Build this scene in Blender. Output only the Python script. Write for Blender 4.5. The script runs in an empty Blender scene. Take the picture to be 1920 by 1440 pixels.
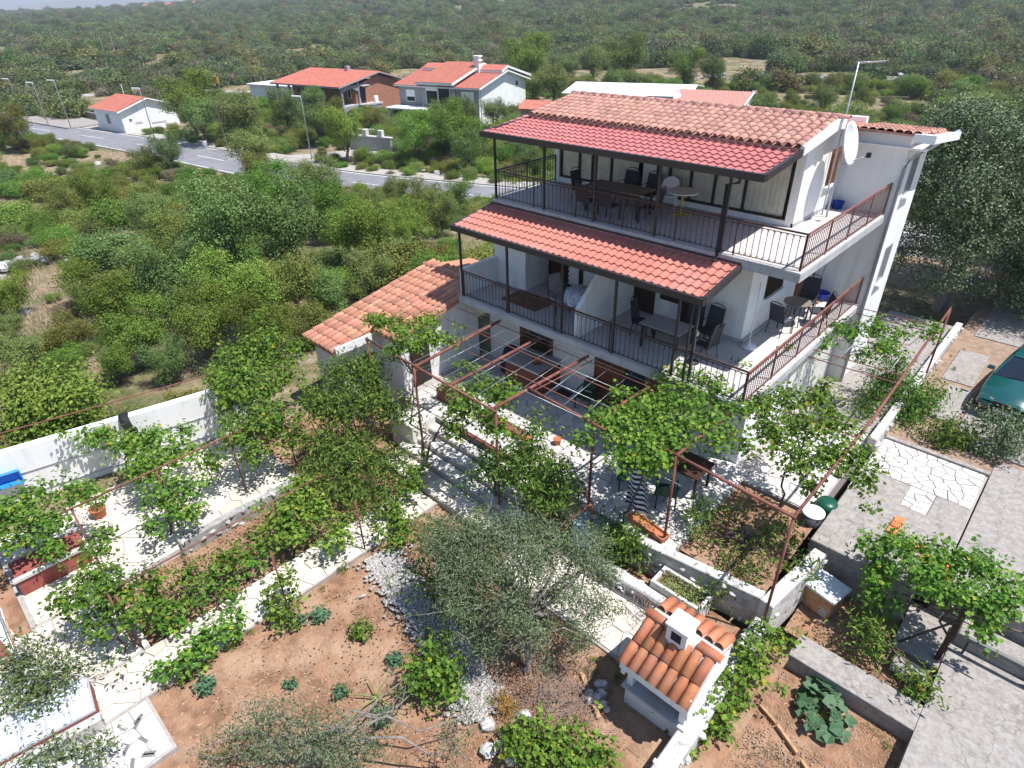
import bpy, math, random
import numpy as np
from math import sin, cos, pi, radians, hypot, atan2, sqrt
from mathutils import Vector, Matrix

scene = bpy.context.scene
C = scene.collection

# ---------------------------------------------------------------- camera, sky, sun, exposure
CAM = (4.651, -14.455, 11.061)
YAW, PITCH, ROLL = -0.7715, 0.5510, -0.02274
cam_d = bpy.data.cameras.new('camera')
cam_d.sensor_fit = 'HORIZONTAL'; cam_d.sensor_width = 36.0
cam_d.lens = 1168.25 / 1920.0 * 36.0
cam_d.clip_start = 0.1; cam_d.clip_end = 30000.0
cam = bpy.data.objects.new('camera', cam_d); C.objects.link(cam)
_f = Vector((sin(YAW) * cos(PITCH), cos(YAW) * cos(PITCH), -sin(PITCH)))
_r0 = Vector((cos(YAW), -sin(YAW), 0)); _u0 = _r0.cross(_f)
_r = _r0 * cos(ROLL) + _u0 * sin(ROLL); _u = _r.cross(_f)
cam.matrix_world = Matrix(((_r.x, _u.x, -_f.x, CAM[0]), (_r.y, _u.y, -_f.y, CAM[1]), (_r.z, _u.z, -_f.z, CAM[2]), (0, 0, 0, 1)))
scene.camera = cam

SUN_TO = Vector((0.42, 0.17, 1.0)).normalized()
world = bpy.data.worlds.new('World'); scene.world = world; world.use_nodes = True
wn = world.node_tree.nodes; wl = world.node_tree.links; wn.clear()
sky = wn.new('ShaderNodeTexSky'); sky.sky_type = 'NISHITA'; sky.sun_disc = False
sky.sun_elevation = math.asin(SUN_TO.z); sky.sun_rotation = atan2(SUN_TO.x, SUN_TO.y)
sky.air_density = 1.0; sky.dust_density = 0.4; sky.ozone_density = 3.0
bgn = wn.new('ShaderNodeBackground'); bgn.inputs['Strength'].default_value = 0.112
wo = wn.new('ShaderNodeOutputWorld')
wl.new(sky.outputs['Color'], bgn.inputs['Color']); wl.new(bgn.outputs['Background'], wo.inputs['Surface'])
sun_d = bpy.data.lights.new('sun', 'SUN'); sun_d.energy = 4.9; sun_d.angle = radians(0.53); sun_d.color = (1.0, 0.975, 0.94)
sun = bpy.data.objects.new('sun', sun_d); C.objects.link(sun)
sun.rotation_euler = SUN_TO.to_track_quat('Z', 'Y').to_euler(); sun.location = (30, 12, 70)
scene.view_settings.view_transform = 'Standard'
scene.view_settings.look = 'None'
scene.view_settings.exposure = 0.60
scene.view_settings.gamma = 1.0
scene.render.engine = 'CYCLES'
scene.cycles.max_bounces = 6; scene.cycles.diffuse_bounces = 3; scene.cycles.glossy_bounces = 3
scene.cycles.transmission_bounces = 4; scene.cycles.transparent_max_bounces = 8
scene.cycles.caustics_reflective = False; scene.cycles.caustics_refractive = False
scene.cycles.use_denoising = True
scene.cycles.volume_bounces = 0

RNG = random.Random(7)
NR = np.random.RandomState(11)

# ---------------------------------------------------------------- mesh helpers
class MB:
    def __init__(s): s.v = []; s.f = []; s.m = []
    def add(s, vs, fs, m=0):
        b = len(s.v); s.v.extend([tuple(q) for q in vs])
        for f in fs: s.f.append(tuple(b + i for i in f)); s.m.append(m)
        return s
    def box(s, x0, x1, y0, y1, z0, z1, m=0):
        vs = [(x0,y0,z0),(x1,y0,z0),(x1,y1,z0),(x0,y1,z0),(x0,y0,z1),(x1,y0,z1),(x1,y1,z1),(x0,y1,z1)]
        return s.add(vs, [(0,3,2,1),(4,5,6,7),(0,1,5,4),(1,2,6,5),(2,3,7,6),(3,0,4,7)], m)
    def rbox(s, x0, x1, y0, y1, z0, z1, b=0.01, m=0):      # box with chamfered top edge
        vs = [(x0,y0,z0),(x1,y0,z0),(x1,y1,z0),(x0,y1,z0),(x0,y0,z1-b),(x1,y0,z1-b),(x1,y1,z1-b),(x0,y1,z1-b),
              (x0+b,y0+b,z1),(x1-b,y0+b,z1),(x1-b,y1-b,z1),(x0+b,y1-b,z1)]
        return s.add(vs, [(0,3,2,1),(0,1,5,4),(1,2,6,5),(2,3,7,6),(3,0,4,7),(4,5,9,8),(5,6,10,9),(6,7,11,10),(7,4,8,11),(8,9,10,11)], m)
    def prism(s, poly, z0, z1, m=0, b=0.0):
        n = len(poly)
        if b:
            cx = sum(q[0] for q in poly) / n; cy = sum(q[1] for q in poly) / n
            R = max(hypot(q[0]-cx, q[1]-cy) for q in poly) or 1; k = 1 - b / R
            top = [(cx+(q[0]-cx)*k, cy+(q[1]-cy)*k) for q in poly]
            vs = [(q[0],q[1],z0) for q in poly] + [(q[0],q[1],z1-b) for q in poly] + [(q[0],q[1],z1) for q in top]
            fs = [tuple(range(2*n, 3*n))]
            for i in range(n):
                j = (i+1) % n
                fs += [(i,j,n+j,n+i), (n+i,n+j,2*n+j,2*n+i)]
            return s.add(vs, fs, m)
        vs = [(q[0],q[1],z0) for q in poly] + [(q[0],q[1],z1) for q in poly]
        fs = [tuple(range(n-1,-1,-1)), tuple(range(n, 2*n))]
        for i in range(n):
            j = (i+1) % n; fs.append((i,j,n+j,n+i))
        return s.add(vs, fs, m)
    def tube(s, pts, r, n=6, r2=None, m=0, cap=True):
        pts = [Vector(q) for q in pts]; k = len(pts); rings = []
        if r2 is None: r2 = r
        for i, q in enumerate(pts):
            d = (pts[min(i+1,k-1)] - pts[max(i-1,0)])
            if d.length < 1e-9: d = Vector((0,0,1))
            d.normalize()
            a = Vector((0,0,1)) if abs(d.z) < .9 else Vector((1,0,0))
            e1 = d.cross(a).normalized(); e2 = d.cross(e1)
            rr = r + (r2 - r) * i / max(1, k-1)
            rings.append([q + (e1*cos(2*pi*t/n) + e2*sin(2*pi*t/n))*rr for t in range(n)])
        vs = [w for g in rings for w in g]; fs = []
        for i in range(k-1):
            for t in range(n):
                u = (t+1) % n; fs.append((i*n+t, i*n+u, (i+1)*n+u, (i+1)*n+t))
        if cap: fs += [tuple(range(n-1,-1,-1)), tuple(range((k-1)*n, k*n))]
        return s.add(vs, fs, m)
    def bar(s, p, q, w, h, m=0):                             # rectangular bar from p to q
        p = Vector(p); q = Vector(q); d = (q-p).normalized()
        a = Vector((0,0,1)) if abs(d.z) < .95 else Vector((0,1,0))
        e1 = d.cross(a).normalized()*w/2; e2 = e1.cross(d).normalized()*h/2
        vs = [p-e1-e2,p+e1-e2,p+e1+e2,p-e1+e2,q-e1-e2,q+e1-e2,q+e1+e2,q-e1+e2]
        return s.add(vs, [(0,1,2,3),(7,6,5,4),(0,4,5,1),(1,5,6,2),(2,6,7,3),(3,7,4,0)], m)
    def disc(s, c, r, z0, z1, n=20, m=0, ry=None):
        ry = ry or r
        return s.prism([(c[0]+r*cos(2*pi*i/n), c[1]+ry*sin(2*pi*i/n)) for i in range(n)], z0, z1, m)
    def lathe(s, c, prof, n=16, m=0):                        # prof [(r,z)]
        vs = []; fs = []
        for r, z in prof: vs += [(c[0]+r*cos(2*pi*t/n), c[1]+r*sin(2*pi*t/n), c[2]+z) for t in range(n)]
        for i in range(len(prof)-1):
            for t in range(n):
                u = (t+1) % n; fs.append((i*n+t, i*n+u, (i+1)*n+u, (i+1)*n+t))
        return s.add(vs, fs, m)
    def grid(s, nx, ny, fn, m=0):
        vs = [fn(i/(nx), j/(ny)) for j in range(ny+1) for i in range(nx+1)]
        fs = [(j*(nx+1)+i, j*(nx+1)+i+1, (j+1)*(nx+1)+i+1, (j+1)*(nx+1)+i) for j in range(ny) for i in range(nx)]
        return s.add(vs, fs, m)
    def mesh(s, name, mats, smooth=False):
        me = bpy.data.meshes.new(name); me.from_pydata(s.v, [], s.f)
        for q in (mats if isinstance(mats, (list, tuple)) else [mats]): me.materials.append(MT[q])
        me.polygons.foreach_set('material_index', s.m)
        if smooth: me.polygons.foreach_set('use_smooth', [True]*len(s.f))
        me.update(); return me
    def build(s, name, mats, parent=None, smooth=False, **kw):
        return link(name, s.mesh(name, mats, smooth), parent, **kw)

def link(name, data, parent=None, loc=None, rot=None, scale=None, label=None, cat=None, group=None, kind=None):
    o = bpy.data.objects.new(name, data); C.objects.link(o)
    if parent is not None: o.parent = parent
    if loc is not None: o.location = loc
    if rot is not None: o.rotation_euler = rot if isinstance(rot, (tuple, list)) else (0, 0, rot)
    if scale is not None: o.scale = scale if isinstance(scale, (tuple, list)) else (scale,)*3
    if label: o['label'] = label
    if cat: o['category'] = cat
    if group: o['group'] = group
    if kind: o['kind'] = kind
    return o
def thing(name, label, cat, loc=(0,0,0), rot=0, group=None, scale=None):
    return link(name, None, None, loc, rot, scale, label, cat, group)
def struct(name, mb, mats, smooth=False, parent=None):
    return mb.build(name, mats, parent, smooth, kind=None if parent else 'structure')
def kids(o): return [c for c in bpy.data.objects if c.parent is o]
def copy_tree(root, loc, rot=0, label=None, scale=None):
    ch = {}
    for o in bpy.data.objects: ch.setdefault(o.parent, []).append(o)
    def cp(o, par):
        c = o.copy(); C.objects.link(c); c.parent = par
        for k in ch.get(o, []): cp(k, c)
        return c
    r = cp(root, None); r.location = loc; r.rotation_euler = (0,0,rot)
    if scale: r.scale = (scale,)*3
    if label: r['label'] = label
    return r

# ---------------------------------------------------------------- materials
MT = {}
def nt(name):
    m = bpy.data.materials.new(name); m.use_nodes = True; MT[name] = m
    n = m.node_tree.nodes; b = n['Principled BSDF']
    return m, n, m.node_tree.links, b
def mat(name, col, rough=.7, var=.12, scale=3.0, col2=None, bump=0.0, bscale=None, metal=0.0, spec=.3, objvar=0.0, detail=4, c2lo=.5, c2hi=.75, streak=None, crack=None):
    m, n, l, b = nt(name)
    b.inputs['Roughness'].default_value = rough; b.inputs['Metallic'].default_value = metal
    b.inputs['Specular IOR Level'].default_value = spec
    tc = n.new('ShaderNodeTexCoord'); ns = n.new('ShaderNodeTexNoise')
    ns.inputs['Scale'].default_value = scale; ns.inputs['Detail'].default_value = detail
    geo = n.new('ShaderNodeNewGeometry'); l.new(geo.outputs['Position'], ns.inputs['Vector'])
    cr = n.new('ShaderNodeValToRGB'); l.new(ns.outputs['Fac'], cr.inputs['Fac'])
    a = tuple(max(0, c*(1-var)) for c in col) + (1,); bb = tuple(min(1, c*(1+var)) for c in col) + (1,)
    cr.color_ramp.elements[0].position = .38; cr.color_ramp.elements[0].color = a
    cr.color_ramp.elements[1].position = .62; cr.color_ramp.elements[1].color = bb
    out = cr.outputs['Color']
    if col2:
        n2 = n.new('ShaderNodeTexNoise'); n2.inputs['Scale'].default_value = scale*.35; n2.inputs['Detail'].default_value = 6; n2.inputs['Roughness'].default_value = .65
        l.new(geo.outputs['Position'], n2.inputs['Vector'])
        mr = n.new('ShaderNodeMapRange'); mr.inputs['From Min'].default_value = c2lo; mr.inputs['From Max'].default_value = c2hi
        l.new(n2.outputs['Fac'], mr.inputs['Value'])
        mx = n.new('ShaderNodeMix'); mx.data_type = 'RGBA'
        l.new(mr.outputs['Result'], mx.inputs['Factor']); l.new(out, mx.inputs['A']); mx.inputs['B'].default_value = tuple(col2) + (1,)
        out = mx.outputs['Result']
    if streak:
        mp = n.new('ShaderNodeVectorMath'); mp.operation = 'MULTIPLY'; mp.inputs[1].default_value = streak[1]; l.new(geo.outputs['Position'], mp.inputs[0])
        n3 = n.new('ShaderNodeTexNoise'); n3.inputs['Scale'].default_value = 1.0; n3.inputs['Detail'].default_value = 7; n3.inputs['Roughness'].default_value = .7; l.new(mp.outputs[0], n3.inputs['Vector'])
        ms = n.new('ShaderNodeMapRange'); ms.inputs['From Min'].default_value = .52; ms.inputs['From Max'].default_value = .72; ms.inputs['To Max'].default_value = streak[2]; l.new(n3.outputs['Fac'], ms.inputs['Value'])
        mx3 = n.new('ShaderNodeMix'); mx3.data_type = 'RGBA'; l.new(ms.outputs['Result'], mx3.inputs['Factor']); l.new(out, mx3.inputs['A']); mx3.inputs['B'].default_value = tuple(streak[0]) + (1,); out = mx3.outputs['Result']
    if crack:
        wv = n.new('ShaderNodeTexNoise'); wv.inputs['Scale'].default_value = 3; l.new(geo.outputs['Position'], wv.inputs['Vector'])
        av = n.new('ShaderNodeVectorMath'); av.operation = 'MULTIPLY_ADD'; av.inputs[1].default_value = (.5,.5,.5); l.new(wv.outputs['Color'], av.inputs[0]); l.new(geo.outputs['Position'], av.inputs[2])
        vo = n.new('ShaderNodeTexVoronoi'); vo.feature = 'DISTANCE_TO_EDGE'; vo.inputs['Scale'].default_value = crack; l.new(av.outputs[0], vo.inputs['Vector'])
        mc = n.new('ShaderNodeMapRange'); mc.inputs['From Min'].default_value = .004; mc.inputs['From Max'].default_value = .014; mc.inputs['To Min'].default_value = .3; mc.inputs['To Max'].default_value = 0; l.new(vo.outputs['Distance'], mc.inputs['Value'])
        mx4 = n.new('ShaderNodeMix'); mx4.data_type = 'RGBA'; l.new(mc.outputs['Result'], mx4.inputs['Factor']); l.new(out, mx4.inputs['A']); mx4.inputs['B'].default_value = (.07,.065,.06,1); out = mx4.outputs['Result']
    if objvar:
        oi = n.new('ShaderNodeObjectInfo'); hs = n.new('ShaderNodeHueSaturation')
        mr2 = n.new('ShaderNodeMapRange'); mr2.inputs['To Min'].default_value = 1-objvar; mr2.inputs['To Max'].default_value = 1+objvar
        l.new(oi.outputs['Random'], mr2.inputs['Value']); l.new(mr2.outputs['Result'], hs.inputs['Value'])
        mu = n.new('ShaderNodeMath'); mu.operation = 'MULTIPLY'; mu.inputs[1].default_value = 7.31
        fr = n.new('ShaderNodeMath'); fr.operation = 'FRACT'; l.new(oi.outputs['Random'], mu.inputs[0]); l.new(mu.outputs[0], fr.inputs[0])
        mr3 = n.new('ShaderNodeMapRange'); mr3.inputs['To Min'].default_value = .5-.006*objvar/.15; mr3.inputs['To Max'].default_value = .5+.006*objvar/.15
        l.new(fr.outputs[0], mr3.inputs['Value']); l.new(mr3.outputs['Result'], hs.inputs['Hue'])
        l.new(out, hs.inputs['Color']); out = hs.outputs['Color']
    l.new(out, b.inputs['Base Color'])
    if bump:
        nb = n.new('ShaderNodeTexNoise'); nb.inputs['Scale'].default_value = bscale or scale*6; nb.inputs['Detail'].default_value = 5
        l.new(geo.outputs['Position'], nb.inputs['Vector'])
        bp = n.new('ShaderNodeBump'); bp.inputs['Strength'].default_value = bump; bp.inputs['Distance'].default_value = .03
        l.new(nb.outputs['Fac'], bp.inputs['Height']); l.new(bp.outputs['Normal'], b.inputs['Normal'])
    return m
def leafmat(name, cols, trans=.35, objvar=.25, rough=.5, spec=.12):
    """leaf with a colour of its own per leaf and per plant, some light coming through"""
    m, n, l, b = nt(name)
    geo = n.new('ShaderNodeNewGeometry'); cr = n.new('ShaderNodeValToRGB')
    l.new(geo.outputs['Random Per Island'], cr.inputs['Fac'])
    els = cr.color_ramp.elements
    while len(els) < len(cols): els.new(.5)
    for i, (p, c) in enumerate(cols): els[i].position = p; els[i].color = tuple(c) + (1,)
    oi = n.new('ShaderNodeObjectInfo'); hs = n.new('ShaderNodeHueSaturation')
    mr = n.new('ShaderNodeMapRange'); mr.inputs['To Min'].default_value = 1-objvar; mr.inputs['To Max'].default_value = 1+objvar
    l.new(oi.outputs['Random'], mr.inputs['Value']); l.new(mr.outputs['Result'], hs.inputs['Value'])
    mu = n.new('ShaderNodeMath'); mu.operation = 'MULTIPLY'; mu.inputs[1].default_value = 5.77
    fr = n.new('ShaderNodeMath'); fr.operation = 'FRACT'; l.new(oi.outputs['Random'], mu.inputs[0]); l.new(mu.outputs[0], fr.inputs[0])
    m3 = n.new('ShaderNodeMapRange'); m3.inputs['To Min'].default_value = .5-.12*objvar; m3.inputs['To Max'].default_value = .5+.1*objvar
    l.new(fr.outputs[0], m3.inputs['Value']); l.new(m3.outputs['Result'], hs.inputs['Hue'])
    l.new(cr.outputs['Color'], hs.inputs['Color'])
    b.inputs['Roughness'].default_value = rough; b.inputs['Specular IOR Level'].default_value = spec
    l.new(hs.outputs['Color'], b.inputs['Base Color'])
    tr = n.new('ShaderNodeBsdfTranslucent'); l.new(hs.outputs['Color'], tr.inputs['Color'])
    mx = n.new('ShaderNodeMixShader'); mx.inputs['Fac'].default_value = trans
    l.new(b.outputs['BSDF'], mx.inputs[1]); l.new(tr.outputs['BSDF'], mx.inputs[2])
    l.new(mx.outputs['Shader'], n['Material Output'].inputs['Surface'])
    return m

mat('plaster', (.80,.80,.79), .85, .03, 1.2, bump=.05, bscale=40, col2=(.72,.71,.69), c2lo=.55, c2hi=.85, streak=((.50,.48,.45),(3.5,3.5,.45),.55))
mat('plaster_warm', (.66,.64,.58), .85, .04, 1.2, bump=.05, bscale=40)
mat('white_paint', (.80,.80,.80), .5, .02)
mat('slab_concrete', (.42,.42,.43), .8, .08, 2, streak=((.24,.23,.22),(5,5,1.2),.7))
mat('floor_tile', (.50,.47,.455), .55, .07, 6, streak=((.36,.34,.33),(2,2,2),.5))
mat('tile_old', (0.500,0.260,0.205), .85, .12, 6, col2=(0.400,0.235,0.200), bump=.1, bscale=30, objvar=.16, c2lo=.5, c2hi=.8)
mat('tile_annex', (0.480,0.215,0.140), .85, .12, 6, col2=(0.500,0.290,0.210), bump=.1, bscale=30, objvar=.2, c2lo=.5, c2hi=.8)
mat('tile_oven', (0.460,0.175,0.085), .8, .10, 6, col2=(0.400,0.210,0.140), bump=.08, bscale=30, objvar=.16)
mat('sheet_rose', (.40,.135,.130), .6, .08, 2, col2=(.43,.18,.165), streak=((.26,.10,.09),(6,1.2,1.2),.5))
mat('sheet_red', (.44,.160,.125), .6, .08, 2, col2=(.46,.20,.16), streak=((.28,.11,.09),(6,1.2,1.2),.5))
mat('roof_far', (0.470,0.155,0.115), .8, .10, 1.5, objvar=.08)
mat('mortar', (.45,.42,.40), .9, .1, 8, bump=.2)
mat('dark_metal', (.035,.030,.032), .45, .1, 4, spec=.4)
mat('fascia', (.040,.032,.036), .4, .08, 2, spec=.45)
mat('rail_shaded', (.060,.034,.030), .5, .15, 5)  # iron of the shaded front rails, the shade put into its colour
mat('rail_sunlit', (.20,.085,.070), .6, .2, 5, col2=(.14,.06,.05))  # same iron, painted lighter and redder for the sunlit side rails
mat('rust_pipe', (0.200,0.075,0.055), .7, .2, 6, col2=(.13,.05,.04))
mat('galv', (.45,.46,.48), .4, .1, 6, metal=.6)
mat('grey_pipe', (.36,.37,.40), .5, .05)
mat('wood_dark', (.045,.022,.014), .55, .2, 12)
mat('wood_brown', (.16,.065,.035), .6, .15, 10)
mat('wood_plank', (.40,.24,.13), .8, .15, 8, objvar=.1)
mat('curtain', (0.850,0.800,0.660), .9, .08, 3)
mat('interior_shade', (.03,.03,.035), .9, .1)  # near-black that stands for the shade inside rooms and openings
mat('plastic_white', (.78,.78,.78), .35, .02)
mat('plastic_yellow', (.62,.42,.03), .4, .05)
mat('plastic_blue', (.02,.055,.40), .35, .05)
mat('plastic_lightblue', (.03,.23,.72), .35, .05)
mat('plastic_green', (.012,.05,.03), .4, .1)
mat('plastic_black', (.018,.018,.02), .5, .1)
mat('chair_fabric', (.045,.048,.06), .85, .1, 20)
mat('table_brown', (.21,.17,.14), .45, .08, 8)
mat('cushion_grey', (.42,.40,.46), .9, .05)
mat('cloth_tan', (.30,.26,.25), .9, .08)
mat('marble_top', (.34,.32,.33), .4, .1, 10)
mat('counter_red', (.19,.075,.055), .7, .12, 8)
mat('pot_clay', (.42,.15,.075), .8, .12, 8)
mat('rubber', (.014,.014,.015), .75, .1)
mat('soil', (.250,.138,.082), .95, .24, 3, col2=(.37,.245,.165), bump=.9, bscale=16, c2lo=.46, c2hi=.66, streak=((.14,.072,.044),(1.6,1.6,1.6),.6))
mat('soil_dry', (0.270,0.185,0.135), .95, .16, 5, col2=(0.320,0.250,0.190), bump=.6, bscale=22)
mat('concrete', (.270,.243,.226), .9, .13, 18, col2=(.34,.315,.295), bump=.2, bscale=60, c2lo=.45, c2hi=.62, streak=((.17,.15,.14),(2.4,2.4,2.4),.55), detail=9, crack=.55)
mat('concrete_dark', (0.160,0.157,0.157), .9, .10, 2.2, col2=(0.210,0.205,0.200), bump=.15, bscale=40)
mat('flag_white', (0.570,0.540,0.515), .8, .06, 3, bump=.08, bscale=25, objvar=.17, streak=((.34,.30,.27),(2.2,2.2,2.2),.6))
mat('flag_cream', (0.620,0.560,0.480), .8, .06, 3, bump=.08, bscale=25, objvar=.17, streak=((.40,.34,.27),(2.2,2.2,2.2),.6))
mat('flag_joint', (0.360,0.325,0.305), .95, .1, 8, bump=.2)
mat('limestone', (0.360,0.350,0.335), .9, .18, 5, bump=.4, bscale=18, objvar=.15, col2=(0.270,0.260,0.250))
mat('limestone_white', (.54,.52,.495), .9, .12, 5, bump=.4, bscale=18, objvar=.12, streak=((.26,.25,.24),(4,4,4),.8))
mat('pebble', (.36,.34,.32), .9, .5, 26, objvar=.1)
mat('planter_red', (0.270,0.075,0.060), .8, .1, 5)
mat('brick_orange', (.62,.20,.075), .85, .12, 8, objvar=.1)
mat('brick_far', (0.360,0.165,0.110), .9, .12, 3, bump=.2)
mat('render_grey', (0.300,0.295,0.305), .9, .06, 1.0)
mat('asphalt', (.20,.195,.21), .9, .08, .9, bump=.1, bscale=30, col2=(.235,.23,.242), streak=((.13,.128,.135),(.5,.5,.5),.5))
mat('road_paint', (0.600,0.600,0.600), .7, .06, 4)
mat('gravel_verge', (0.360,0.330,0.295), .95, .15, 3, bump=.3, bscale=14)
mat('asbestos', (0.660,0.660,0.650), .8, .05, 2)
mat('bark', (.115,.085,.068), .9, .25, 9, bump=.4, bscale=30)
mat('bark_grey', (.22,.19,.175), .9, .2, 9, bump=.4, bscale=30)
mat('twig', (.20,.15,.13), .9, .2, 9)
mat('dry_grass', (0.360,0.280,0.190), .95, .2, 2)
mat('car_paint', (.006,.070,.068), .22, .02, spec=.6)
MT['car_paint'].node_tree.nodes['Principled BSDF'].inputs['Coat Weight'].default_value = .6
mat('car_glass', (.010,.016,.03), .05, .02, spec=.8)
mat('car_trim', (.03,.03,.032), .6, .05)
mat('lamp_glass', (.55,.56,.58), .15, .02, spec=.7)
mat('chrome', (.6,.6,.62), .2, .02, metal=.9)
mat('cover_blue', (.42,.52,.62), .6, .06, 3)
mat('stripe_navy', (.020,.028,.085), .9, .05)
mat('stripe_white', (.74,.74,.76), .9, .03)
mat('rug', (.20,.10,.06), .95, .25, 14)
mat('carton', (.40,.22,.12), .8, .12, 6)
mat('yellow_sign', (.75,.42,.02), .5, .04)
mat('flower', (.80,.72,.72), .7, .05)
mat('flower_yellow', (.80,.55,.03), .7, .05)
mat('moss_gold', (.26,.15,.04), .9, .25, 10)
mat('litter', (.26,.17,.10), .9, .35, 20)
# glass panes: see the curtains and reflect the sky
m, n, l, b = nt('pane_glass')
gl = n.new('ShaderNodeBsdfGlossy'); gl.inputs['Roughness'].default_value = .03; gl.inputs['Color'].default_value = (.9,.93,1,1)
tp = n.new('ShaderNodeBsdfTransparent'); tp.inputs['Color'].default_value = (1,1,1,1)
fr = n.new('ShaderNodeFresnel'); fr.inputs['IOR'].default_value = 1.25
mx = n.new('ShaderNodeMixShader'); l.new(fr.outputs[0], mx.inputs['Fac']); l.new(tp.outputs[0], mx.inputs[1]); l.new(gl.outputs[0], mx.inputs[2])
l.new(mx.outputs[0], n['Material Output'].inputs['Surface'])
mat('window_dark', (.02,.025,.03), .08, .02, spec=.7)
# leaves
leafmat('leaf_grape', [(0,(0.063,0.137,0.021)),(0.45,(0.112,0.227,0.034)),(0.85,(0.183,0.319,0.049)),(0.97,(0.267,0.390,0.065)),(1,(0.420,0.380,0.030))], .38, .14)
leafmat('leaf_peach', [(0,(0.059,0.125,0.022)),(0.5,(0.112,0.210,0.037)),(0.92,(0.190,0.300,0.062)),(1,(0.315,0.338,0.075))], .32, .16)
leafmat('leaf_olive', [(0,(0.078,0.110,0.050)),(0.5,(0.140,0.185,0.090)),(0.9,(0.224,0.263,0.157)),(1,(0.202,0.179,0.090))], .2, .12)
leafmat('leaf_oak', [(0,(0.065,0.098,0.047)),(0.5,(0.130,0.179,0.086)),(0.85,(0.227,0.280,0.156)),(1,(0.312,0.351,0.234))], .15, .10, .4)
leafmat('leaf_oleander', [(0,(0.054,0.102,0.030)),(0.5,(0.120,0.174,0.060)),(0.85,(0.192,0.240,0.102)),(0.92,(0.450,0.420,0.420)),(1,(0.580,0.550,0.550))], .3, .1)
leafmat('leaf_squash', [(0,(.055,.125,.06)),(.6,(.10,.19,.10)),(1,(.15,.25,.145))], .25, .1)
leafmat('leaf_succulent', [(0,(.14,.19,.05)),(.6,(.24,.29,.10)),(1,(.36,.40,.18))], .2, .1)
SCRUB = []
for i, (a, bq, cq) in enumerate([((0.078,0.141,0.024),(0.149,0.242,0.046),(0.235,0.336,0.070)), ((0.091,0.139,0.042),(0.165,0.232,0.072),(0.256,0.322,0.114)), ((0.100,0.122,0.030),(0.196,0.214,0.055),(0.279,0.305,0.086)), ((0.125,0.112,0.063),(0.217,0.191,0.113),(0.307,0.264,0.164))]):
    leafmat('leaf_scrub%d' % i, [(0,a),(.55,bq),(1,cq)], .30, .28, .7, .04); SCRUB.append('leaf_scrub%d' % i)
mat('pane_shade_grey', (.20,.21,.23), .3, .05)  # shade of the recessed stair windows, painted as flat grey panes
mat('clod', (.36,.235,.165), .95, .25, 9)
FARM = []
for i, (a, bq, cq) in enumerate([((0.078,0.115,0.039),(0.142,0.196,0.067),(0.216,0.270,0.103)), ((0.084,0.110,0.052),(0.146,0.182,0.087),(0.222,0.253,0.129)), ((0.120,0.127,0.045),(0.198,0.205,0.076),(0.276,0.276,0.112)), ((0.120,0.109,0.067),(0.192,0.172,0.112),(0.264,0.230,0.157))]):
    leafmat('leaf_far%d' % i, [(0,a),(.55,bq),(1,cq)], .3, .38, .8, .02); FARM.append('leaf_far%d' % i)
leafmat('leafpad', [(0,(.03,.07,.02)),(1,(.05,.10,.03))], .05, .05)
mat('cloth_pattern', (.46,.52,.66), .9, .35, 14, col2=(.70,.72,.78), c2lo=.45, c2hi=.6)
mat('drum_green', (.010,.075,.045), .35, .05)
mat('basket_grey', (.08,.085,.095), .6, .3, 60)
mat('galv_white', (.62,.64,.68), .45, .12, 14)
mat('pane_white', (.66,.72,.78), .12, .05, spec=.6)
mat('slab_white', (.78,.77,.75), .8, .04, 2)
# ================================================================ land
def smooth01(t):
    t = np.clip(t, 0, 1); return t*t*(3-2*t)
def base_h(x, y):
    r = np.hypot(np.asarray(x, float)-CAM[0], np.asarray(y, float)-CAM[1])
    return -0.75 - 4.25*smooth01((r-24)/56.0)
ROAD = np.array([(-190,-6),(-150,4),(-121,10.8),(-101.5,15),(-85,17.4),(-71,19.2),(-58,20.7),(-47,21.6),(-37.7,21.8),(-25,22.6),(-8,25),(12,30),(40,42)], float)
def resample(pts, step):
    pts = np.asarray(pts, float); d = np.r_[0, np.cumsum(np.hypot(*np.diff(pts, axis=0).T))]
    t = np.arange(0, d[-1], step); return np.c_[np.interp(t, d, pts[:,0]), np.interp(t, d, pts[:,1])]
def smooth_line(pts, step=1.5, k=9):
    q = resample(pts, step); pad = np.pad(q, ((k,k),(0,0)), mode='edge'); ker = np.ones(2*k+1)/(2*k+1)
    return np.c_[np.convolve(pad[:,0], ker, 'valid'), np.convolve(pad[:,1], ker, 'valid')]
ROADC = smooth_line(ROAD)
ROAD2 = smooth_line([(-230,8),(-174,15.5),(-169,29),(-160,46),(-146,53),(-120,62),(-100,80)])   # far branch behind the small house
def line_dist(x, y, line):
    x = np.asarray(x, float).ravel(); y = np.asarray(y, float).ravel()
    out = np.full(x.shape, 1e9)
    for a in line[::2]: out = np.minimum(out, np.hypot(x-a[0], y-a[1]))
    return out
def vnoise(x, y, s, seed=0):
    """cheap smooth value noise, vectorised"""
    x = np.asarray(x, float)/s; y = np.asarray(y, float)/s
    xi = np.floor(x).astype(np.int64); yi = np.floor(y).astype(np.int64); xf = x-xi; yf = y-yi
    def h(i, j):
        v = (i*374761393 + j*668265263 + seed*974711) & 0x7fffffff
        v = ((v ^ (v >> 13))*1274126177) & 0x7fffffff
        return ((v ^ (v >> 16)) & 0xffff)/65535.0
    u = xf*xf*(3-2*xf); w = yf*yf*(3-2*yf)
    return (h(xi,yi)*(1-u)+h(xi+1,yi)*u)*(1-w) + (h(xi,yi+1)*(1-u)+h(xi+1,yi+1)*u)*w
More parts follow.
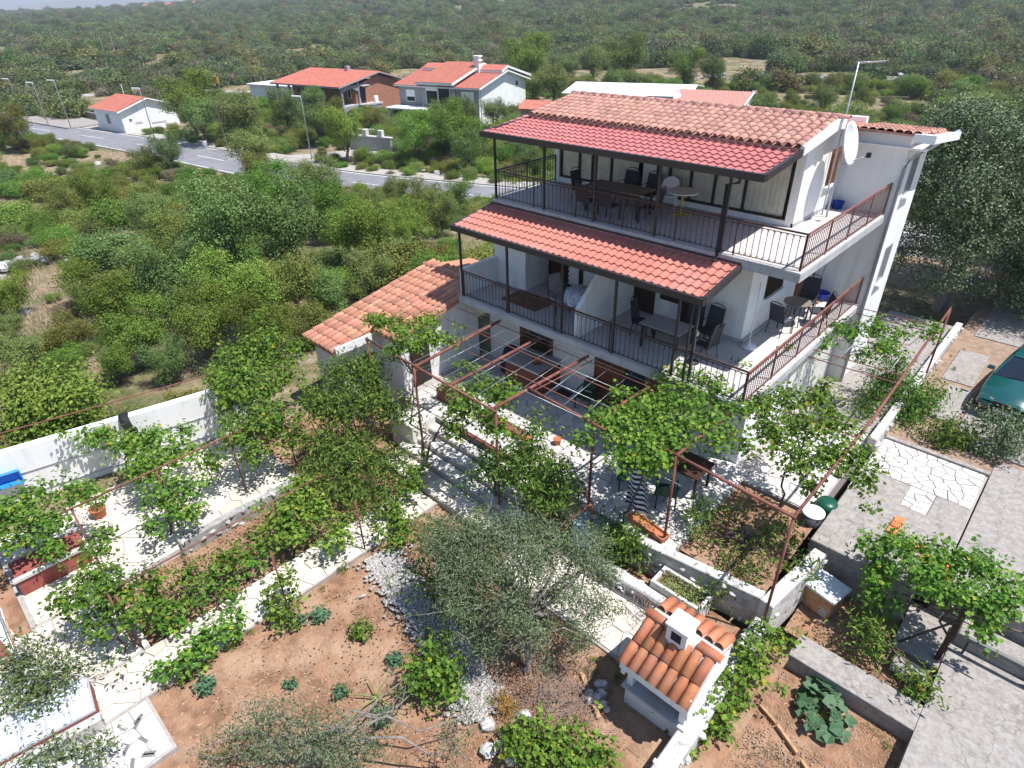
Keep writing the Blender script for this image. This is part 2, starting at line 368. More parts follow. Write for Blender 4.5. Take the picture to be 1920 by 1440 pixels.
def land_h(x, y):
    x = np.asarray(x, float); y = np.asarray(y, float)
    dx = x-CAM[0]; dy = y-CAM[1]; r = np.hypot(dx, dy)
    az = np.arctan2(dx, dy) - YAW
    az = (az + pi) % (2*pi) - pi
    h = base_h(x, y)
    near = smooth01((r-26)/15.0)*smooth01((900-r)/500.0)
    flat = smooth01((line_dist(x, y, ROADC).reshape(r.shape) - 5)/6.0)*smooth01((line_dist(x, y, ROAD2).reshape(r.shape) - 4)/6.0)
    h = h + near*flat*(vnoise(x, y, 7, 1)*.5 + vnoise(x, y, 23, 2)*1.2 - .8)
    amp = 11 + 46*smooth01((np.degrees(az)+40)/58.0)
    h = h + smooth01((r-220)/1100.0)*(amp + 9*(vnoise(x, y, 260, 3)-.5) + 5*(vnoise(x, y, 90, 4)-.5))
    h = h + smooth01((r-260)/500.0)*8*smooth01((np.degrees(az)-5)/25.0)
    # the land falls away beyond the near ridge, mountains stand far behind it
    h = h - smooth01((r-1500)/900.0)*70
    h = h + smooth01((r-3800)/1500.0)*(118 + 44*(vnoise(x, y, 900, 5)-.5) + 18*(vnoise(x, y, 300, 6)-.5))
    # garden and terrace plots are cut into the slope
    g = smooth01((x+13.2)/1.0)*smooth01((9.5-x)/1.0)*smooth01((y+21)/2.0)*smooth01((13-y)/2.0)
    return h - .75*g

rr = np.concatenate([np.linspace(.01, 14, 8), np.linspace(15, 40, 60), np.geomspace(40.6, 260, 150), np.geomspace(266, 9000, 80)])
angs = np.concatenate([np.radians(np.arange(-46, 46.01, .5)) + YAW, np.radians(np.arange(50, 311, 5)) + YAW])
A, R = np.meshgrid(angs, rr); X = CAM[0] + R*np.sin(A); Y = CAM[1] + R*np.cos(A); Z = land_h(X, Y)
na = len(angs); verts = np.c_[X.ravel(), Y.ravel(), Z.ravel()]
ii, jj = np.meshgrid(np.arange(len(rr)-1), np.arange(na), indexing='ij'); j2 = (jj+1) % na
faces = np.stack([ii*na+jj, (ii+1)*na+jj, (ii+1)*na+j2, ii*na+j2], -1).reshape(-1, 4)[:, ::-1]

# ground material: dry grass, low green herbs, pale limestone; far slopes greener
m, n, l, b = nt('land'); b.inputs['Roughness'].default_value = .95; b.inputs['Specular IOR Level'].default_value = .1
geo = n.new('ShaderNodeNewGeometry')
def noise(sc, det=5, ro=.6):
    q = n.new('ShaderNodeTexNoise'); q.inputs['Scale'].default_value = sc; q.inputs['Detail'].default_value = det; q.inputs['Roughness'].default_value = ro
    l.new(geo.outputs['Position'], q.inputs['Vector']); return q.outputs['Fac']
def ramp(fac, els):
    q = n.new('ShaderNodeValToRGB'); l.new(fac, q.inputs['Fac']); e = q.color_ramp.elements
    while len(e) < len(els): e.new(.5)
    for i, (p, c) in enumerate(els): e[i].position = p; e[i].color = tuple(c)+(1,)
    return q.outputs['Color']
def mixc(fac, a, bb):
    q = n.new('ShaderNodeMix'); q.data_type = 'RGBA'; l.new(fac, q.inputs['Factor']); l.new(a, q.inputs['A']); l.new(bb, q.inputs['B']); return q.outputs['Result']
dry = ramp(noise(1.7), [(.3,(.17,.125,.08)),(.5,(.27,.20,.135)),(.7,(.36,.28,.19))])
herb = ramp(noise(2.3), [(.3,(.075,.085,.035)),(.7,(.16,.155,.075))])
near = mixc(ramp(noise(.22, 6, .7), [(.44,(0,0,0)),(.58,(1,1,1))]), dry, herb)
stone = ramp(noise(6), [(.3,(.36,.35,.34)),(.7,(.55,.53,.51))])
near = mixc(ramp(noise(.6, 8, .75), [(.62,(0,0,0)),(.68,(1,1,1))]), near, stone)
far = ramp(noise(.045, 8, .7), [(.3,(.060,.080,.040)),(.48,(.095,.115,.055)),(.60,(.16,.155,.09)),(.70,(.42,.40,.36))])
ln = n.new('ShaderNodeVectorMath'); ln.operation = 'LENGTH'; l.new(geo.outputs['Position'], ln.inputs[0])
mr = n.new('ShaderNodeMapRange'); mr.inputs['From Min'].default_value = 260; mr.inputs['From Max'].default_value = 900; l.new(ln.outputs['Value'], mr.inputs['Value'])
col = mixc(mr.outputs['Result'], near, far)
rock = ramp(noise(.004, 6, .6), [(.35,(.17,.16,.14)),(.6,(.26,.235,.20)),(.72,(.48,.42,.36))])
mr2 = n.new('ShaderNodeMapRange'); mr2.inputs['From Min'].default_value = 3200; mr2.inputs['From Max'].default_value = 4600; l.new(ln.outputs['Value'], mr2.inputs['Value'])
col = mixc(mr2.outputs['Result'], col, rock)
l.new(col, b.inputs['Base Color'])
bp = n.new('ShaderNodeBump'); bp.inputs['Strength'].default_value = .7; bp.inputs['Distance'].default_value = .12
l.new(noise(5, 6), bp.inputs['Height']); l.new(bp.outputs['Normal'], b.inputs['Normal'])

def np_mesh(name, verts, faces, mats, midx=None, smooth=False):
    verts = np.ascontiguousarray(verts, np.float32); faces = np.ascontiguousarray(faces, np.int32); k = faces.shape[1]
    me = bpy.data.meshes.new(name); me.vertices.add(len(verts)); me.vertices.foreach_set('co', verts.ravel())
    me.loops.add(faces.size); me.loops.foreach_set('vertex_index', faces.ravel())
    me.polygons.add(len(faces)); me.polygons.foreach_set('loop_start', np.arange(0, faces.size, k, dtype=np.int32))
    for q in mats: me.materials.append(MT[q])
    if midx is not None: me.polygons.foreach_set('material_index', np.ascontiguousarray(midx, np.int32))
    me.polygons.foreach_set('use_smooth', np.full(len(faces), smooth))
    me.update(calc_edges=True); me.validate(); return me
link('ground', np_mesh('ground', verts, faces, ['land'], smooth=True), kind='structure')

def ribbon(name, line, w0, w1, dz, matn, th=.25):
    """strip along a line between offsets w0..w1 (left is +), following the land, with side skirts"""
    t = np.gradient(line, axis=0); t /= np.hypot(t[:,0], t[:,1])[:,None]; nrm = np.c_[-t[:,1], t[:,0]]
    a = line + nrm*w0; c = line + nrm*w1; z = base_h(line[:,0], line[:,1]) + dz
    mb = MB(); k = len(line); vs = []
    for i in range(k): vs += [(a[i,0],a[i,1],z[i]-th), (a[i,0],a[i,1],z[i]), (c[i,0],c[i,1],z[i]), (c[i,0],c[i,1],z[i]-th)]
    fs = []
    for i in range(k-1):
        for q in range(3): fs.append((4*i+q, 4*i+4+q, 4*i+5+q, 4*i+q+1))
    mb.add(vs, fs); return struct(name, mb, matn)
ribbon('road', ROADC, -3.6, 3.6, .10, 'asphalt')
ribbon('road_verge', ROADC, 3.9, 6.2, .09, 'gravel_verge')
for w in (-3.35, 3.25): ribbon('road_edge_line', ROADC, w, w+.16, .106, 'road_paint', .004)
for i0 in range(4, len(ROADC)-8, 10): ribbon('road_centre_dash', ROADC[i0:i0+5], -.07, .07, .106, 'road_paint', .004)
ribbon('side_road', ROAD2, -2.4, 2.4, .12, 'gravel_verge')
ribbon('driveway_track', smooth_line([(-71,23),(-68,28),(-66,33),(-60,38)], 1.0, 3), -2.2, 2.2, .10, 'gravel_verge')
ribbon('field_lane', smooth_line([(-60,128),(-50,110),(-44,95),(-41,84)], 1.5, 3), -1.1, 1.1, .55, 'concrete')
# concrete bus bay beside the road, with low curved walls
pf = struct('bus_bay', MB().prism([(-142,9.5),(-119,13.2),(-119.5,19.0),(-146,17.5)], -5.4, -4.72), 'concrete')

# ================================================================ foliage makers
LEAF = {  # outline of one leaf in its own plane (x across, y along), folded on the midrib
 'broad': ([(0,.12,0),(-.26,-.02,.05),(-.54,.34,.13),(-.28,.48,.04),(-.38,.82,.10),(0,1.05,-.10),(.38,.82,.10),(.28,.48,.04),(.54,.34,.13),(.26,-.02,.05)], [(0,1,2,3),(0,3,4,5),(0,5,6,7),(0,7,8,9)]),
 'slim':  ([(0,0,0),(-.17,.45,.05),(0,1,-.14),(.17,.45,.05)], [(0,1,2),(0,2,3)]),
 'oval':  ([(0,0,0),(-.32,.5,.07),(0,1,-.05),(.32,.5,.07)], [(0,1,2),(0,2,3)]),
}
def leaf_arrays(P, N, size, kind, rs, tilt=.6):
    """leaves at points P facing roughly along N"""
    shp, fcs = LEAF[kind]; shp = np.array(shp); k = len(shp); n = len(P)
    N = N + rs.normal(0, tilt, (n,3)); N /= np.linalg.norm(N, axis=1)[:,None] + 1e-9
    T = rs.normal(0, 1, (n,3)); T -= (T*N).sum(1)[:,None]*N; T /= np.linalg.norm(T, axis=1)[:,None] + 1e-9
    if kind == 'slim': T[:,2] -= .35; T /= np.linalg.norm(T, axis=1)[:,None]
    B = np.cross(N, T); s = size*rs.uniform(.65, 1.3, n)
    V = P[:,None,:] + s[:,None,None]*(shp[None,:,0,None]*B[:,None,:] + (shp[None,:,1,None]-.3)*T[:,None,:] + shp[None,:,2,None]*N[:,None,:])
    off = (np.arange(n)*k)[:,None,None]; Fc = (np.array(fcs)[None] + off).reshape(-1, len(fcs[0]))
    return V.reshape(-1,3), Fc
def blob_points(blobs, n, rs, shell=.55):
    """points through lumpy ellipsoids; weight by volume; blobs (x,y,z,r,rz)"""
    w = np.array([b[3]*b[3]*max(b[4],.2) for b in blobs]); w = w/w.sum(); idx = rs.choice(len(blobs), n, p=w)
    D = rs.normal(0,1,(n,3)); D /= np.linalg.norm(D,axis=1)[:,None]
    rad = (shell + (1-shell)*rs.rand(n)**.5)*rs.uniform(.62,1.22,n)
    Bq = np.array([(b[0],b[1],b[2]) for b in blobs])[idx]; S = np.array([(b[3],b[3],b[4]) for b in blobs])[idx]
    return Bq + D*rad[:,None]*S, D
def clump_points(P, D, per, spread, rs):
    P2 = np.repeat(P, per, 0) + rs.normal(0, spread, (len(P)*per,3)); return P2, np.repeat(D, per, 0)
def crown_mesh(name, blobs, n, size, kind, matn, rs, up=.5, per=5, spread=None, tilt=.6, shell=.55):
    P, D = blob_points(blobs, max(1, n//per), rs, shell)
    P, D = clump_points(P, D, per, spread if spread else size*1.1, rs)
    V, Fc = leaf_arrays(P, D + np.array([0,0,up]), size, kind, rs, tilt)
    return np_mesh(name, V, Fc, [matn])
def limb(mb, p, q, r0, r1, rs, wob=.12, seg=5, n=6, m=0):
    p = np.array(p, float); q = np.array(q, float); L = np.linalg.norm(q-p)
    pts = [p + (q-p)*t + (rs.normal(0, wob*L*.35, 3) if 0 < t < 1 else 0) for t in np.linspace(0,1,seg)]
    mb.tube([tuple(a) for a in pts], r0, n, r1, m); return pts

# wild bushes and small trees: a few shapes, shared by many
def lumpy(R, h, nb, rs, flat=.75):
    bl = [(0,0,h*.55,R*.75,h*.42)]
    for i in range(nb):
        a = rs.uniform(0,2*pi); d = R*rs.uniform(.35,.8); z = h*rs.uniform(.3,.88)
        bl.append((d*cos(a), d*sin(a), z, R*rs.uniform(.22,.45), h*rs.uniform(.14,.26)))
    for i in range(nb*2):                                              # sprigs standing out of the mass
        a = rs.uniform(0,2*pi); d = R*rs.uniform(.2,1.15); z = h*rs.uniform(.35,1.12)*(1-.35*d/R)
        bl.append((d*cos(a), d*sin(a), z, R*rs.uniform(.08,.18), h*rs.uniform(.07,.16)))
    return bl
rs0 = np.random.RandomState(5)
BUSH = []
for i in range(10):
    R = 1.0; h = rs0.uniform(1.05,1.6); bl = lumpy(R, h, 11, rs0)
    BUSH.append(crown_mesh('scrub_bush', bl, 8800, .070, 'oval', SCRUB[[0,0,1,1,2,0,1,2,3,0][i]], rs0, .6, 5, .085, .7))
FARB = []
for i in range(8):
    bl = lumpy(1.0, rs0.uniform(.8,1.4), 7, rs0)
    me = crown_mesh('far_bush', bl, 1300, .165, 'oval', FARM[[0,1,1,2,0,3,0,1][i]], rs0, .6, 4, .14, .7); FARB.append(me)
TREE = []
for i in range(5):
    h = rs0.uniform(3.2,4.2); bl = [(0,0,h*.62,1.25,1.0)]
    mb = MB(); limb(mb, (0,0,-.3), (rs0.normal(0,.15),rs0.normal(0,.15),h*.6), .13, .06, rs0)
    for q in range(11):
        a = rs0.uniform(0,2*pi); d = rs0.uniform(.6,1.35); z = h*rs0.uniform(.22,.95)
        bl.append((d*cos(a), d*sin(a), z, rs0.uniform(.45,.75), rs0.uniform(.35,.55)))
        if q < 6: limb(mb, (0,0,h*rs0.uniform(.2,.45)), (d*cos(a)*.8, d*sin(a)*.8, z), .05, .02, rs0, .2)
    tm = mb.mesh('trunk', 'bark')
    TREE.append((tm, crown_mesh('crown', bl, 14000, .085, 'oval', SCRUB[[0,1,0,2,1][i]], rs0, .6, 6, .08, .65)))
OAK = []
for i in range(3):
    h = 7.2; bl = [(0,0,4.2,2.6,2.4)]
    mb = MB(); limb(mb, (0,0,-.3), (.2,.1,3.6), .28, .18, rs0)
    for q in range(40):
        a = rs0.uniform(0,2*pi); d = rs0.uniform(1.2,3.0); z = rs0.uniform(.7,6.6)
        d *= (1.0 if z < 5.3 else .6)
        bl.append((d*cos(a), d*sin(a), z, rs0.uniform(.7,1.15), rs0.uniform(.6,.95)))
        if q < 10: limb(mb, (0,0,rs0.uniform(1.5,3.4)), (d*cos(a)*.8, d*sin(a)*.8, z), .10, .03, rs0, .2)
    OAK.append((mb.mesh('trunk', 'bark_grey'), crown_mesh('crown', bl, 68000, .092, 'oval', 'leaf_oak', rs0, .55, 9, .10, .75)))
# ================================================================ main house
ZU, ZL = 5.6, 2.75
house = thing('apartment_house', 'white three-storey house with red tiled roofs and two railed balconies', 'house', (-5.5, 4.0, 0))
_off = Vector((-5.5, 4.0, 0))
class HB(MB):            # parts given in world coordinates, stored relative to their thing
    def __init__(s, off): super().__init__(); s.off = off
    def build(s, name, mats, parent, smooth=False, **kw):
        s.v = [(q[0]-s.off[0], q[1]-s.off[1], q[2]-s.off[2]) for q in s.v]
        return super().build(name, mats, parent, smooth, **kw)
def hb(): return HB(_off)
def rel(p, off=None): o = off if off is not None else _off; return (p[0]-o[0], p[1]-o[1], p[2]-o[2])

def half_tile(name, L, W, matn, rise=1.0):
    mb = MB(); n = 7; vs = []
    for (y, k) in ((0, 1.0), (L, .84)):
        for i in range(n):
            a = pi*i/(n-1); vs.append((-cos(a)*W/2*k, y, sin(a)*W/2*k*rise))
    for i in range(n):
        a = pi*i/(n-1); vs.append((-cos(a)*(W/2-.016), .0, sin(a)*(W/2*rise-.016)))
    fs = [(i, i+1, n+i+1, n+i) for i in range(n-1)] + [(2*n+i, 2*n+i+1, i+1, i) for i in range(n-1)]
    mb.add(vs, fs); me = mb.mesh(name, matn, True); return me
def lay_tiles(parent, off, me, x0, x1, y0, z0, y1, z1, pitch, expo, L, rng, skip=None, jitter=.008, dirx=False):
    """cover tiles in columns from the eave (y0,z0) to the ridge (y1,z1)"""
    S = hypot(y1-y0, z1-z0); a = atan2(z1-z0, y1-y0); nc = int(round((x1-x0)/pitch)); pitch = (x1-x0)/nc; cnt = 0
    for c in range(nc):
        x = x0 + (c+.5)*pitch; s = rng.uniform(-.015,.015); r = 0
        while s < S - .08:
            y = y0 + cos(a)*s; z = z0 + sin(a)*s
            if not (skip and skip(x, y)):
                link('tile', me, parent, (x+rng.uniform(-jitter,jitter)-off[0], y-off[1], z+.045-off[2]),
                     (a-.035+rng.uniform(-.012,.012), rng.uniform(-.03,.03), rng.uniform(-.02,.02))); cnt += 1
            s += expo*rng.uniform(.985,1.015); r += 1
    return cnt
def sheet(x0, x1, y0, z0, y1, z1, pitch, rows, amp=.032, off=None):
    """pressed metal roof sheet with tile waves and steps"""
    mb = HB(off) if off is not None else hb(); nx = int((x1-x0)/pitch*8); lines = []
    for r in range(rows): lines += [(r/rows, .0), ((r+.97)/rows, -.034)]
    lines += [(1.0, .0)]
    lines = [(t, d) for t, d in lines]
    vs = []
    for (t, d) in lines:
        y = y0+(y1-y0)*t; z = z0+(z1-z0)*t
        for i in range(nx+1):
            x = x0+(x1-x0)*i/nx; ph = 2*pi*(x-x0)/pitch
            vs.append((x, y - .02*max(0, cos(ph)) if d == 0 else y, z + amp*cos(ph)*(1 if cos(ph) > 0 else .5) + d + .03))
    k = nx+1; fs = [(j*k+i, j*k+i+1, (j+1)*k+i+1, (j+1)*k+i) for j in range(len(lines)-1) for i in range(nx)]
    mb.add(vs, fs); return mb

# ---- walls
w = hb()
w.box(-10.0,-.35,-.45,8.2,-.9,2.5)                                 # ground floor
w.build('ground_floor_wall', 'plaster', house)
w = hb()
w.box(-10.0,-1.5,1.1,8.2,2.7,5.35)
w.box(-10.0,-8.57,-.1,1.098,2.72,5.35)
w.build('first_floor_wall', 'plaster', house)
w = hb()                                                            # top floor: hollow, glazed front
w.box(-10.0,-9.78,3.0,8.2,5.55,7.95);  w.box(-9.778,-1.682,8.0,8.2,5.55,7.8)
w.box(-9.778,-1.682,3.02,3.2,5.55,5.74); w.box(-9.778,-1.682,3.02,3.2,7.62,7.85); w.box(-6.36,-5.9,3.01,3.22,5.742,7.618)
w.box(-9.778,-1.682,3.2,7.99,5.50,5.60)
pr_ = [(3.0,5.55),(8.0,5.55),(8.0,7.42),(3.9,8.14),(3.0,8.0)]; w.add([(x_,a_,z_) for x_ in (-1.68,-1.45) for a_, z_ in pr_], [(0,1,2,3,4),(9,8,7,6,5),(0,5,6,1),(1,6,7,2),(2,7,8,3),(3,8,9,4),(4,9,5,0)])
w.prism([(-1.68,2.05),(-1.452,2.05),(-1.452,3.0),(-1.68,3.0)], 7.6, 7.9)
w.build('top_floor_wall', 'plaster', house)
w = hb(); w.box(-9.7,-1.7,5.2,5.3,5.61,7.7); w.build('room_shade_backing', 'interior_shade', house)  # near-black backing, the room's unlit depth put into its colour
w = hb(); w.box(-1.449,.16,5.96,8.22,-.9,7.38); w.add([(-1.449,5.96,7.38),(.16,5.96,7.38),(.16,8.22,7.38),(-1.449,8.22,7.38),(-1.449,5.96,7.74),(.16,5.96,7.74),(.16,8.22,7.46),(-1.449,8.22,7.46)],[(0,1,5,4),(1,2,6,5),(4,5,6,7),(3,0,4,7)]); w.build('stair_tower_wall', 'plaster', house)
w = hb()                                                            # balcony side walls
w.prism([(-10.0,-1.73),(-9.86,-1.73),(-9.86,-.102),(-10.0,-.102)], 2.55, 3.66)
ww = [(-10.0,-.102),(-9.86,-.102),(-9.86,1.09),(-10.0,1.09)]
w.build('balcony_end_wall', 'plaster', house)
w = hb()
x0, x1 = -5.26, -5.12
vs = []
for x in (x0, x1): vs += [(x,-1.65,2.72),(x,1.098,2.72),(x,1.098,5.33),(x,.35,5.33),(x,-1.65,3.62)]
w.add(vs, [(0,4,3,2,1),(5,6,7,8,9),(0,1,6,5),(1,2,7,6),(2,3,8,7),(3,4,9,8),(4,0,5,9)])
w.build('balcony_divider', 'plaster', house)
# ---- slabs
s1 = hb(); s1.box(-9.98,.08,-1.86,-.452,2.52,2.72); s1.box(-.348,.08,-.451,5.955,2.52,2.72); s1.build('first_floor_slab', 'slab_concrete', house)
s1 = hb(); s1.box(-9.855,.06,-1.84,1.097,2.721,2.75); s1.box(-1.497,.06,1.098,5.955,2.721,2.75); s1.build('first_floor_tiling', 'floor_tile', house)
s2 = hb(); s2.box(-9.98,.08,-.16,5.955,5.36,5.56); s2.build('top_floor_slab', 'slab_concrete', house)
s2 = hb(); s2.box(-9.97,.07,-.15,3.015,5.561,5.59); s2.box(-1.447,.07,3.016,5.955,5.561,5.59); s2.build('top_floor_tiling', 'floor_tile', house)
for bx_ in ((-1.5,-1.438,3.0,5.95,5.592,5.70),(-1.496,-1.432,1.098,5.95,2.752,2.86),(-2.7,-1.5,1.04,1.097,2.752,2.86)):
    s3 = hb(); s3.box(*bx_); s3.build('skirting', 'slab_concrete', house)

# ---- main tile roof
RX0, RX1 = -9.98, -1.10; EY, EZ, AY, AZ = 1.72, 7.90, 3.9, 8.28
rf = hb()
rf.add([(RX0,EY,EZ),(RX1,EY,EZ),(RX1,AY,AZ),(RX0,AY,AZ),(RX0,8.6,7.55),(RX1-.3,8.6,7.55),
        (RX0,EY,EZ-.10),(RX1,EY,EZ-.10),(RX1,AY,AZ-.12),(RX0,AY,AZ-.12),(RX0,8.6,7.43),(RX1-.3,8.6,7.43)],
       [(0,1,2,3),(3,2,5,4),(6,9,8,7),(9,10,11,8),(0,6,7,1),(0,3,9,6),(3,4,10,9),(4,5,11,10),(2,8,11,5)])
roof = rf.build('roof', 'tile_old', house)
me_t = half_tile('tile', .40, .235, 'tile_old', .72)
rng = random.Random(3)
lay_tiles(roof, _off, me_t, RX0, RX1-.05, EY-.06, EZ, AY, AZ, .245, .295, .40, rng)
me_r = half_tile('ridge_tile', .46, .26, 'tile_old', .8)
x = RX0
while x < RX1-.2:
    link('ridge_tile', me_r, roof, rel((x, AY, AZ+.05)), (0, 0, -pi/2)); x += .41
vb = hb()                                                           # white verge board and gable
vb.add([(RX1+.005,EY-.02,EZ-.16),(RX1+.005,AY,AZ-.22),(RX1+.005,AY,AZ+.06),(RX1+.005,EY-.02,EZ+.06),(RX1-.10,EY-.02,EZ-.16),(RX1-.10,AY,AZ-.22),(RX1-.10,AY,AZ+.06),(RX1-.10,EY-.02,EZ+.06)],
       [(0,1,2,3),(4,7,6,5),(3,2,6,7),(0,4,5,1),(0,3,7,4)])
vb.add([(RX1+.005,AY,AZ-.22),(RX1+.005,4.3,AZ-.27),(RX1+.005,4.3,AZ+.0),(RX1+.005,AY,AZ+.06),(RX1-.10,AY,AZ-.22),(RX1-.10,4.3,AZ-.27),(RX1-.10,4.3,AZ+.0),(RX1-.10,AY,AZ+.06)],
       [(0,1,2,3),(4,7,6,5),(3,2,6,7),(0,4,5,1),(1,5,6,2)])
vb.build('verge_board', 'white_paint', house)
# stair tower roof, sloping gently to the back, tiles seen along its edge
tr = hb()
tr.box(-1.38,.62,5.80,8.65,7.40,7.46)
tr.build('tower_roof_slab', 'white_paint', house)
tr = hb()
tr.add([(-1.4,5.75,7.86),(.30,5.75,7.80),(.66,8.6,7.52),(-1.4,8.6,7.58),(-1.4,5.75,7.80),(.30,5.75,7.75),(.66,8.6,7.42),(-1.4,8.6,7.48)], [(0,1,2,3),(0,4,5,1),(1,5,6,2)])
troof = tr.build('tower_roof', 'tile_old', house)
lay_tiles(troof, _off, me_t, -1.38, .42, 5.70, 7.79, 8.6, 7.50, .22, .36, .46, rng)
tb = hb(); tb.box(.25,.78,5.66,5.80,7.62,7.84); tb.add([(.66,5.80,7.62),(.78,5.80,7.62),(.78,8.7,7.32),(.66,8.7,7.32),(.66,5.80,7.83),(.78,5.80,7.83),(.78,8.7,7.54),(.66,8.7,7.54)],[(0,3,2,1),(4,5,6,7),(0,1,5,4),(1,2,6,5),(2,3,7,6),(3,0,4,7)]); tb.build('eave_board', 'white_paint', house)
tb = hb(); tb.tube([(.72,5.9,7.60),(.72,8.6,7.56)], .05, 8); tb.tube([(.70,6.0,7.58),(.24,6.0,7.12),(.20,5.90,6.9),(.20,5.90,-.6)], .048, 8)
tb.build('downpipe', 'grey_pipe', house, True)
for z0 in (6.25, 3.5):                                               # tall narrow stair windows on the sunny side
    wd = hb(); wd.box(.150,.172,6.75,7.45,z0-.3,z0+.9); wf = wd.build('stair_window', 'slab_concrete', house)
    wd = hb(); wd.box(.16,.30,6.70,7.50,z0-.36,z0-.302); wd.build('sill', 'white_paint', wf)
    wd = hb(); wd.box(.173,.178,6.80,7.40,z0-.25,z0+.85); wd.build('pane', 'pane_shade_grey', wf)

# ---- metal canopies
cu = sheet(-10.25, -1.22, -.14, 7.60, 1.9, 7.84, .225, 7); cu.build('upper_canopy', 'sheet_rose', house)
cl = sheet(-10.0, -1.42, -1.80, 5.09, -.17, 5.40, .225, 5, .034); cl.build('lower_canopy', 'sheet_red', house)
fb = hb()
fb.bar((-10.34,-.20,7.56),(-1.13,-.20,7.56), .09, .17); fb.bar((-1.165,-.155,7.57),(-1.165,1.72,7.80), .09, .17); fb.bar((-10.305,-.155,7.57),(-10.0,1.75,7.79), .08, .16)
fb.bar((-10.25,.5,7.56),(-1.22,.5,7.56), .05, .08); fb.bar((-10.2,1.3,7.65),(-1.22,1.3,7.65), .05, .08)
for x in (-9.93,-7.9,-5.98,-3.95,-2.0): fb.bar((x,-.14,7.47),(x,1.9,7.70), .05, .07)
fb.build('upper_gutter', 'fascia', house)
fb = hb()
fb.bar((-10.1,-1.87,5.04),(-1.33,-1.87,5.04), .10, .17); fb.bar((-1.37,-1.82,5.06),(-1.37,-.16,5.36), .10, .18); fb.bar((-10.06,-1.82,5.06),(-10.0,-.16,5.36), .08, .16)
fb.bar((-10.0,-.165,5.475),(-1.35,-.165,5.475), .03, .06)
fb.bar((-10.0,-1.0,5.10),(-1.4,-1.0,5.10), .05, .08)
fb.build('lower_gutter', 'fascia', house)
for x in (-9.93,-7.87,-5.98,-3.95,-2.02):
    q = hb(); q.box(x-.03,x+.03,-.03,.03,5.592,7.5); q.build('upper_post', 'dark_metal', house)
for x in (-9.88,-7.8,-5.65,-3.85,-2.0,-1.5):
    q = hb(); q.box(x-.03,x+.03,-1.78,-1.72,2.752,4.97); q.build('lower_post', 'dark_metal', house)
dp = hb(); dp.tube([(-1.75,-.14,7.45),(-1.78,-.06,7.35),(-2.08,-.06,7.25),(-2.08,-.06,5.62),(-1.98,-.22,5.58),(-1.95,-.45,5.50)], .04, 8)
dp.tube([(-1.62,-1.82,4.95),(-1.62,-1.74,4.8),(-1.60,-1.84,4.6),(-1.60,-1.86,2.2),(-1.60,-1.9,0)], .035, 8); dp.build('rainwater_pipe', 'dark_metal', house, True)

# ---- railings with curled balusters
def bal_mesh(h, lean, matn):
    mb = MB(); r = .0085
    pts = [(0,0,.03)] + [(.0, 0, .06+(h-.2)*t) for t in (0,.5,1)]
    mb.tube([(0,0,.02),(0,0,h-.02)], r, 5)
    for (zc, s) in ((h-.07, 1), (.035, -1)):                         # scrolls at head and foot
        mb.tube([(0, 0, zc)] + [(.028*s*sin(t), 0, zc + .028*(1-cos(t))*.9) for t in (.8,1.6,2.4,3.2,4.0,4.8)], .007, 4)
    mb.lathe((0,0,h-.12), [(.004,-.018),(.016,0),(.004,.018)], 6)
    return mb.mesh('baluster', matn)
bal_shaded = bal_mesh(.78, 0, 'rail_shaded'); bal_sunlit = bal_mesh(.78, 0, 'rail_sunlit')
def railing(p, q, z, n, bal, matn, posts):
    p = Vector((p[0],p[1],z)); q = Vector((q[0],q[1],z)); d = q-p; L = d.length; ang = atan2(d.y, d.x)
    mb = hb(); up = Vector((0,0,1))
    mb.bar(p+up*.87, q+up*.87, .045, .035); mb.bar(p+up*.80, q+up*.80, .02, .014); mb.bar(p+up*.06, q+up*.06, .024, .016)
    for i in range(posts+1):
        a = p + d*(i/posts); mb.bar(a+up*.001, a+up*.85, .032, .032)
    r = mb.build('railing', matn, house)
    for i in range(1, n):
        a = p + d*(i/n); link('baluster', bal, r, rel((a.x, a.y, z+.03)), (0,0,ang))
    return r
railing((-9.94,0),(-.02,0), 5.592, 66, bal_shaded, 'rail_shaded', 6)
railing((0,.0),(0,5.93), 5.592, 46, bal_sunlit, 'rail_sunlit', 4)
railing((-9.94,.03),(-9.94,2.98), 5.592, 22, bal_shaded, 'rail_shaded', 2)
railing((-9.80,-1.75),(-.06,-1.75), 2.752, 66, bal_shaded, 'rail_shaded', 5)
railing((-.03,-1.75),(-.03,5.93), 2.752, 58, bal_sunlit, 'rail_sunlit', 5)

# ---- top floor glazing, curtains behind it
rng = random.Random(21)
def glazed(xs, z0, z1, y):
    wv = hb(); fr = .05
    for i, x in enumerate(xs): wv.box(x-fr/2, x+fr/2, y-.005, y+.09, z0+.06, z1-.06)
    wv.box(xs[0]-.03, xs[-1]+.03, y-.01, y+.10, z0, z0+.058); wv.box(xs[0]-.03, xs[-1]+.03, y-.01, y+.10, z1-.058, z1)
    win = wv.build('sliding_window', 'wood_dark', house)
    for a, c in zip(xs[:-1], xs[1:]):
        q = hb(); q.box(a+.03, c-.03, y+.03, y+.036, z0+.06, z1-.06); q.build('pane', 'pane_glass', win)
    for a, c in zip(xs[:-1], xs[1:]):
        t0, t1 = a+.04, c-.04
        if c-a > 1.0: t1 = a + (c-a)*rng.uniform(.80,.97)
        q = hb(); q.grid(int((t1-t0)*40)+4, 2, lambda u, v: (t0+(t1-t0)*u, y+.075+.016*sin(u*(t1-t0)*42+.6*sin(u*9)), z0+.04+(z1-z0-.1)*v))
        q.build('curtain', 'curtain', win, True)
glazed([-9.75,-8.95,-8.40,-7.63,-6.39], 5.745, 7.615, 3.06)
glazed([-5.87,-5.45,-4.72,-3.94,-3.0,-1.72], 5.745, 7.615, 3.06)

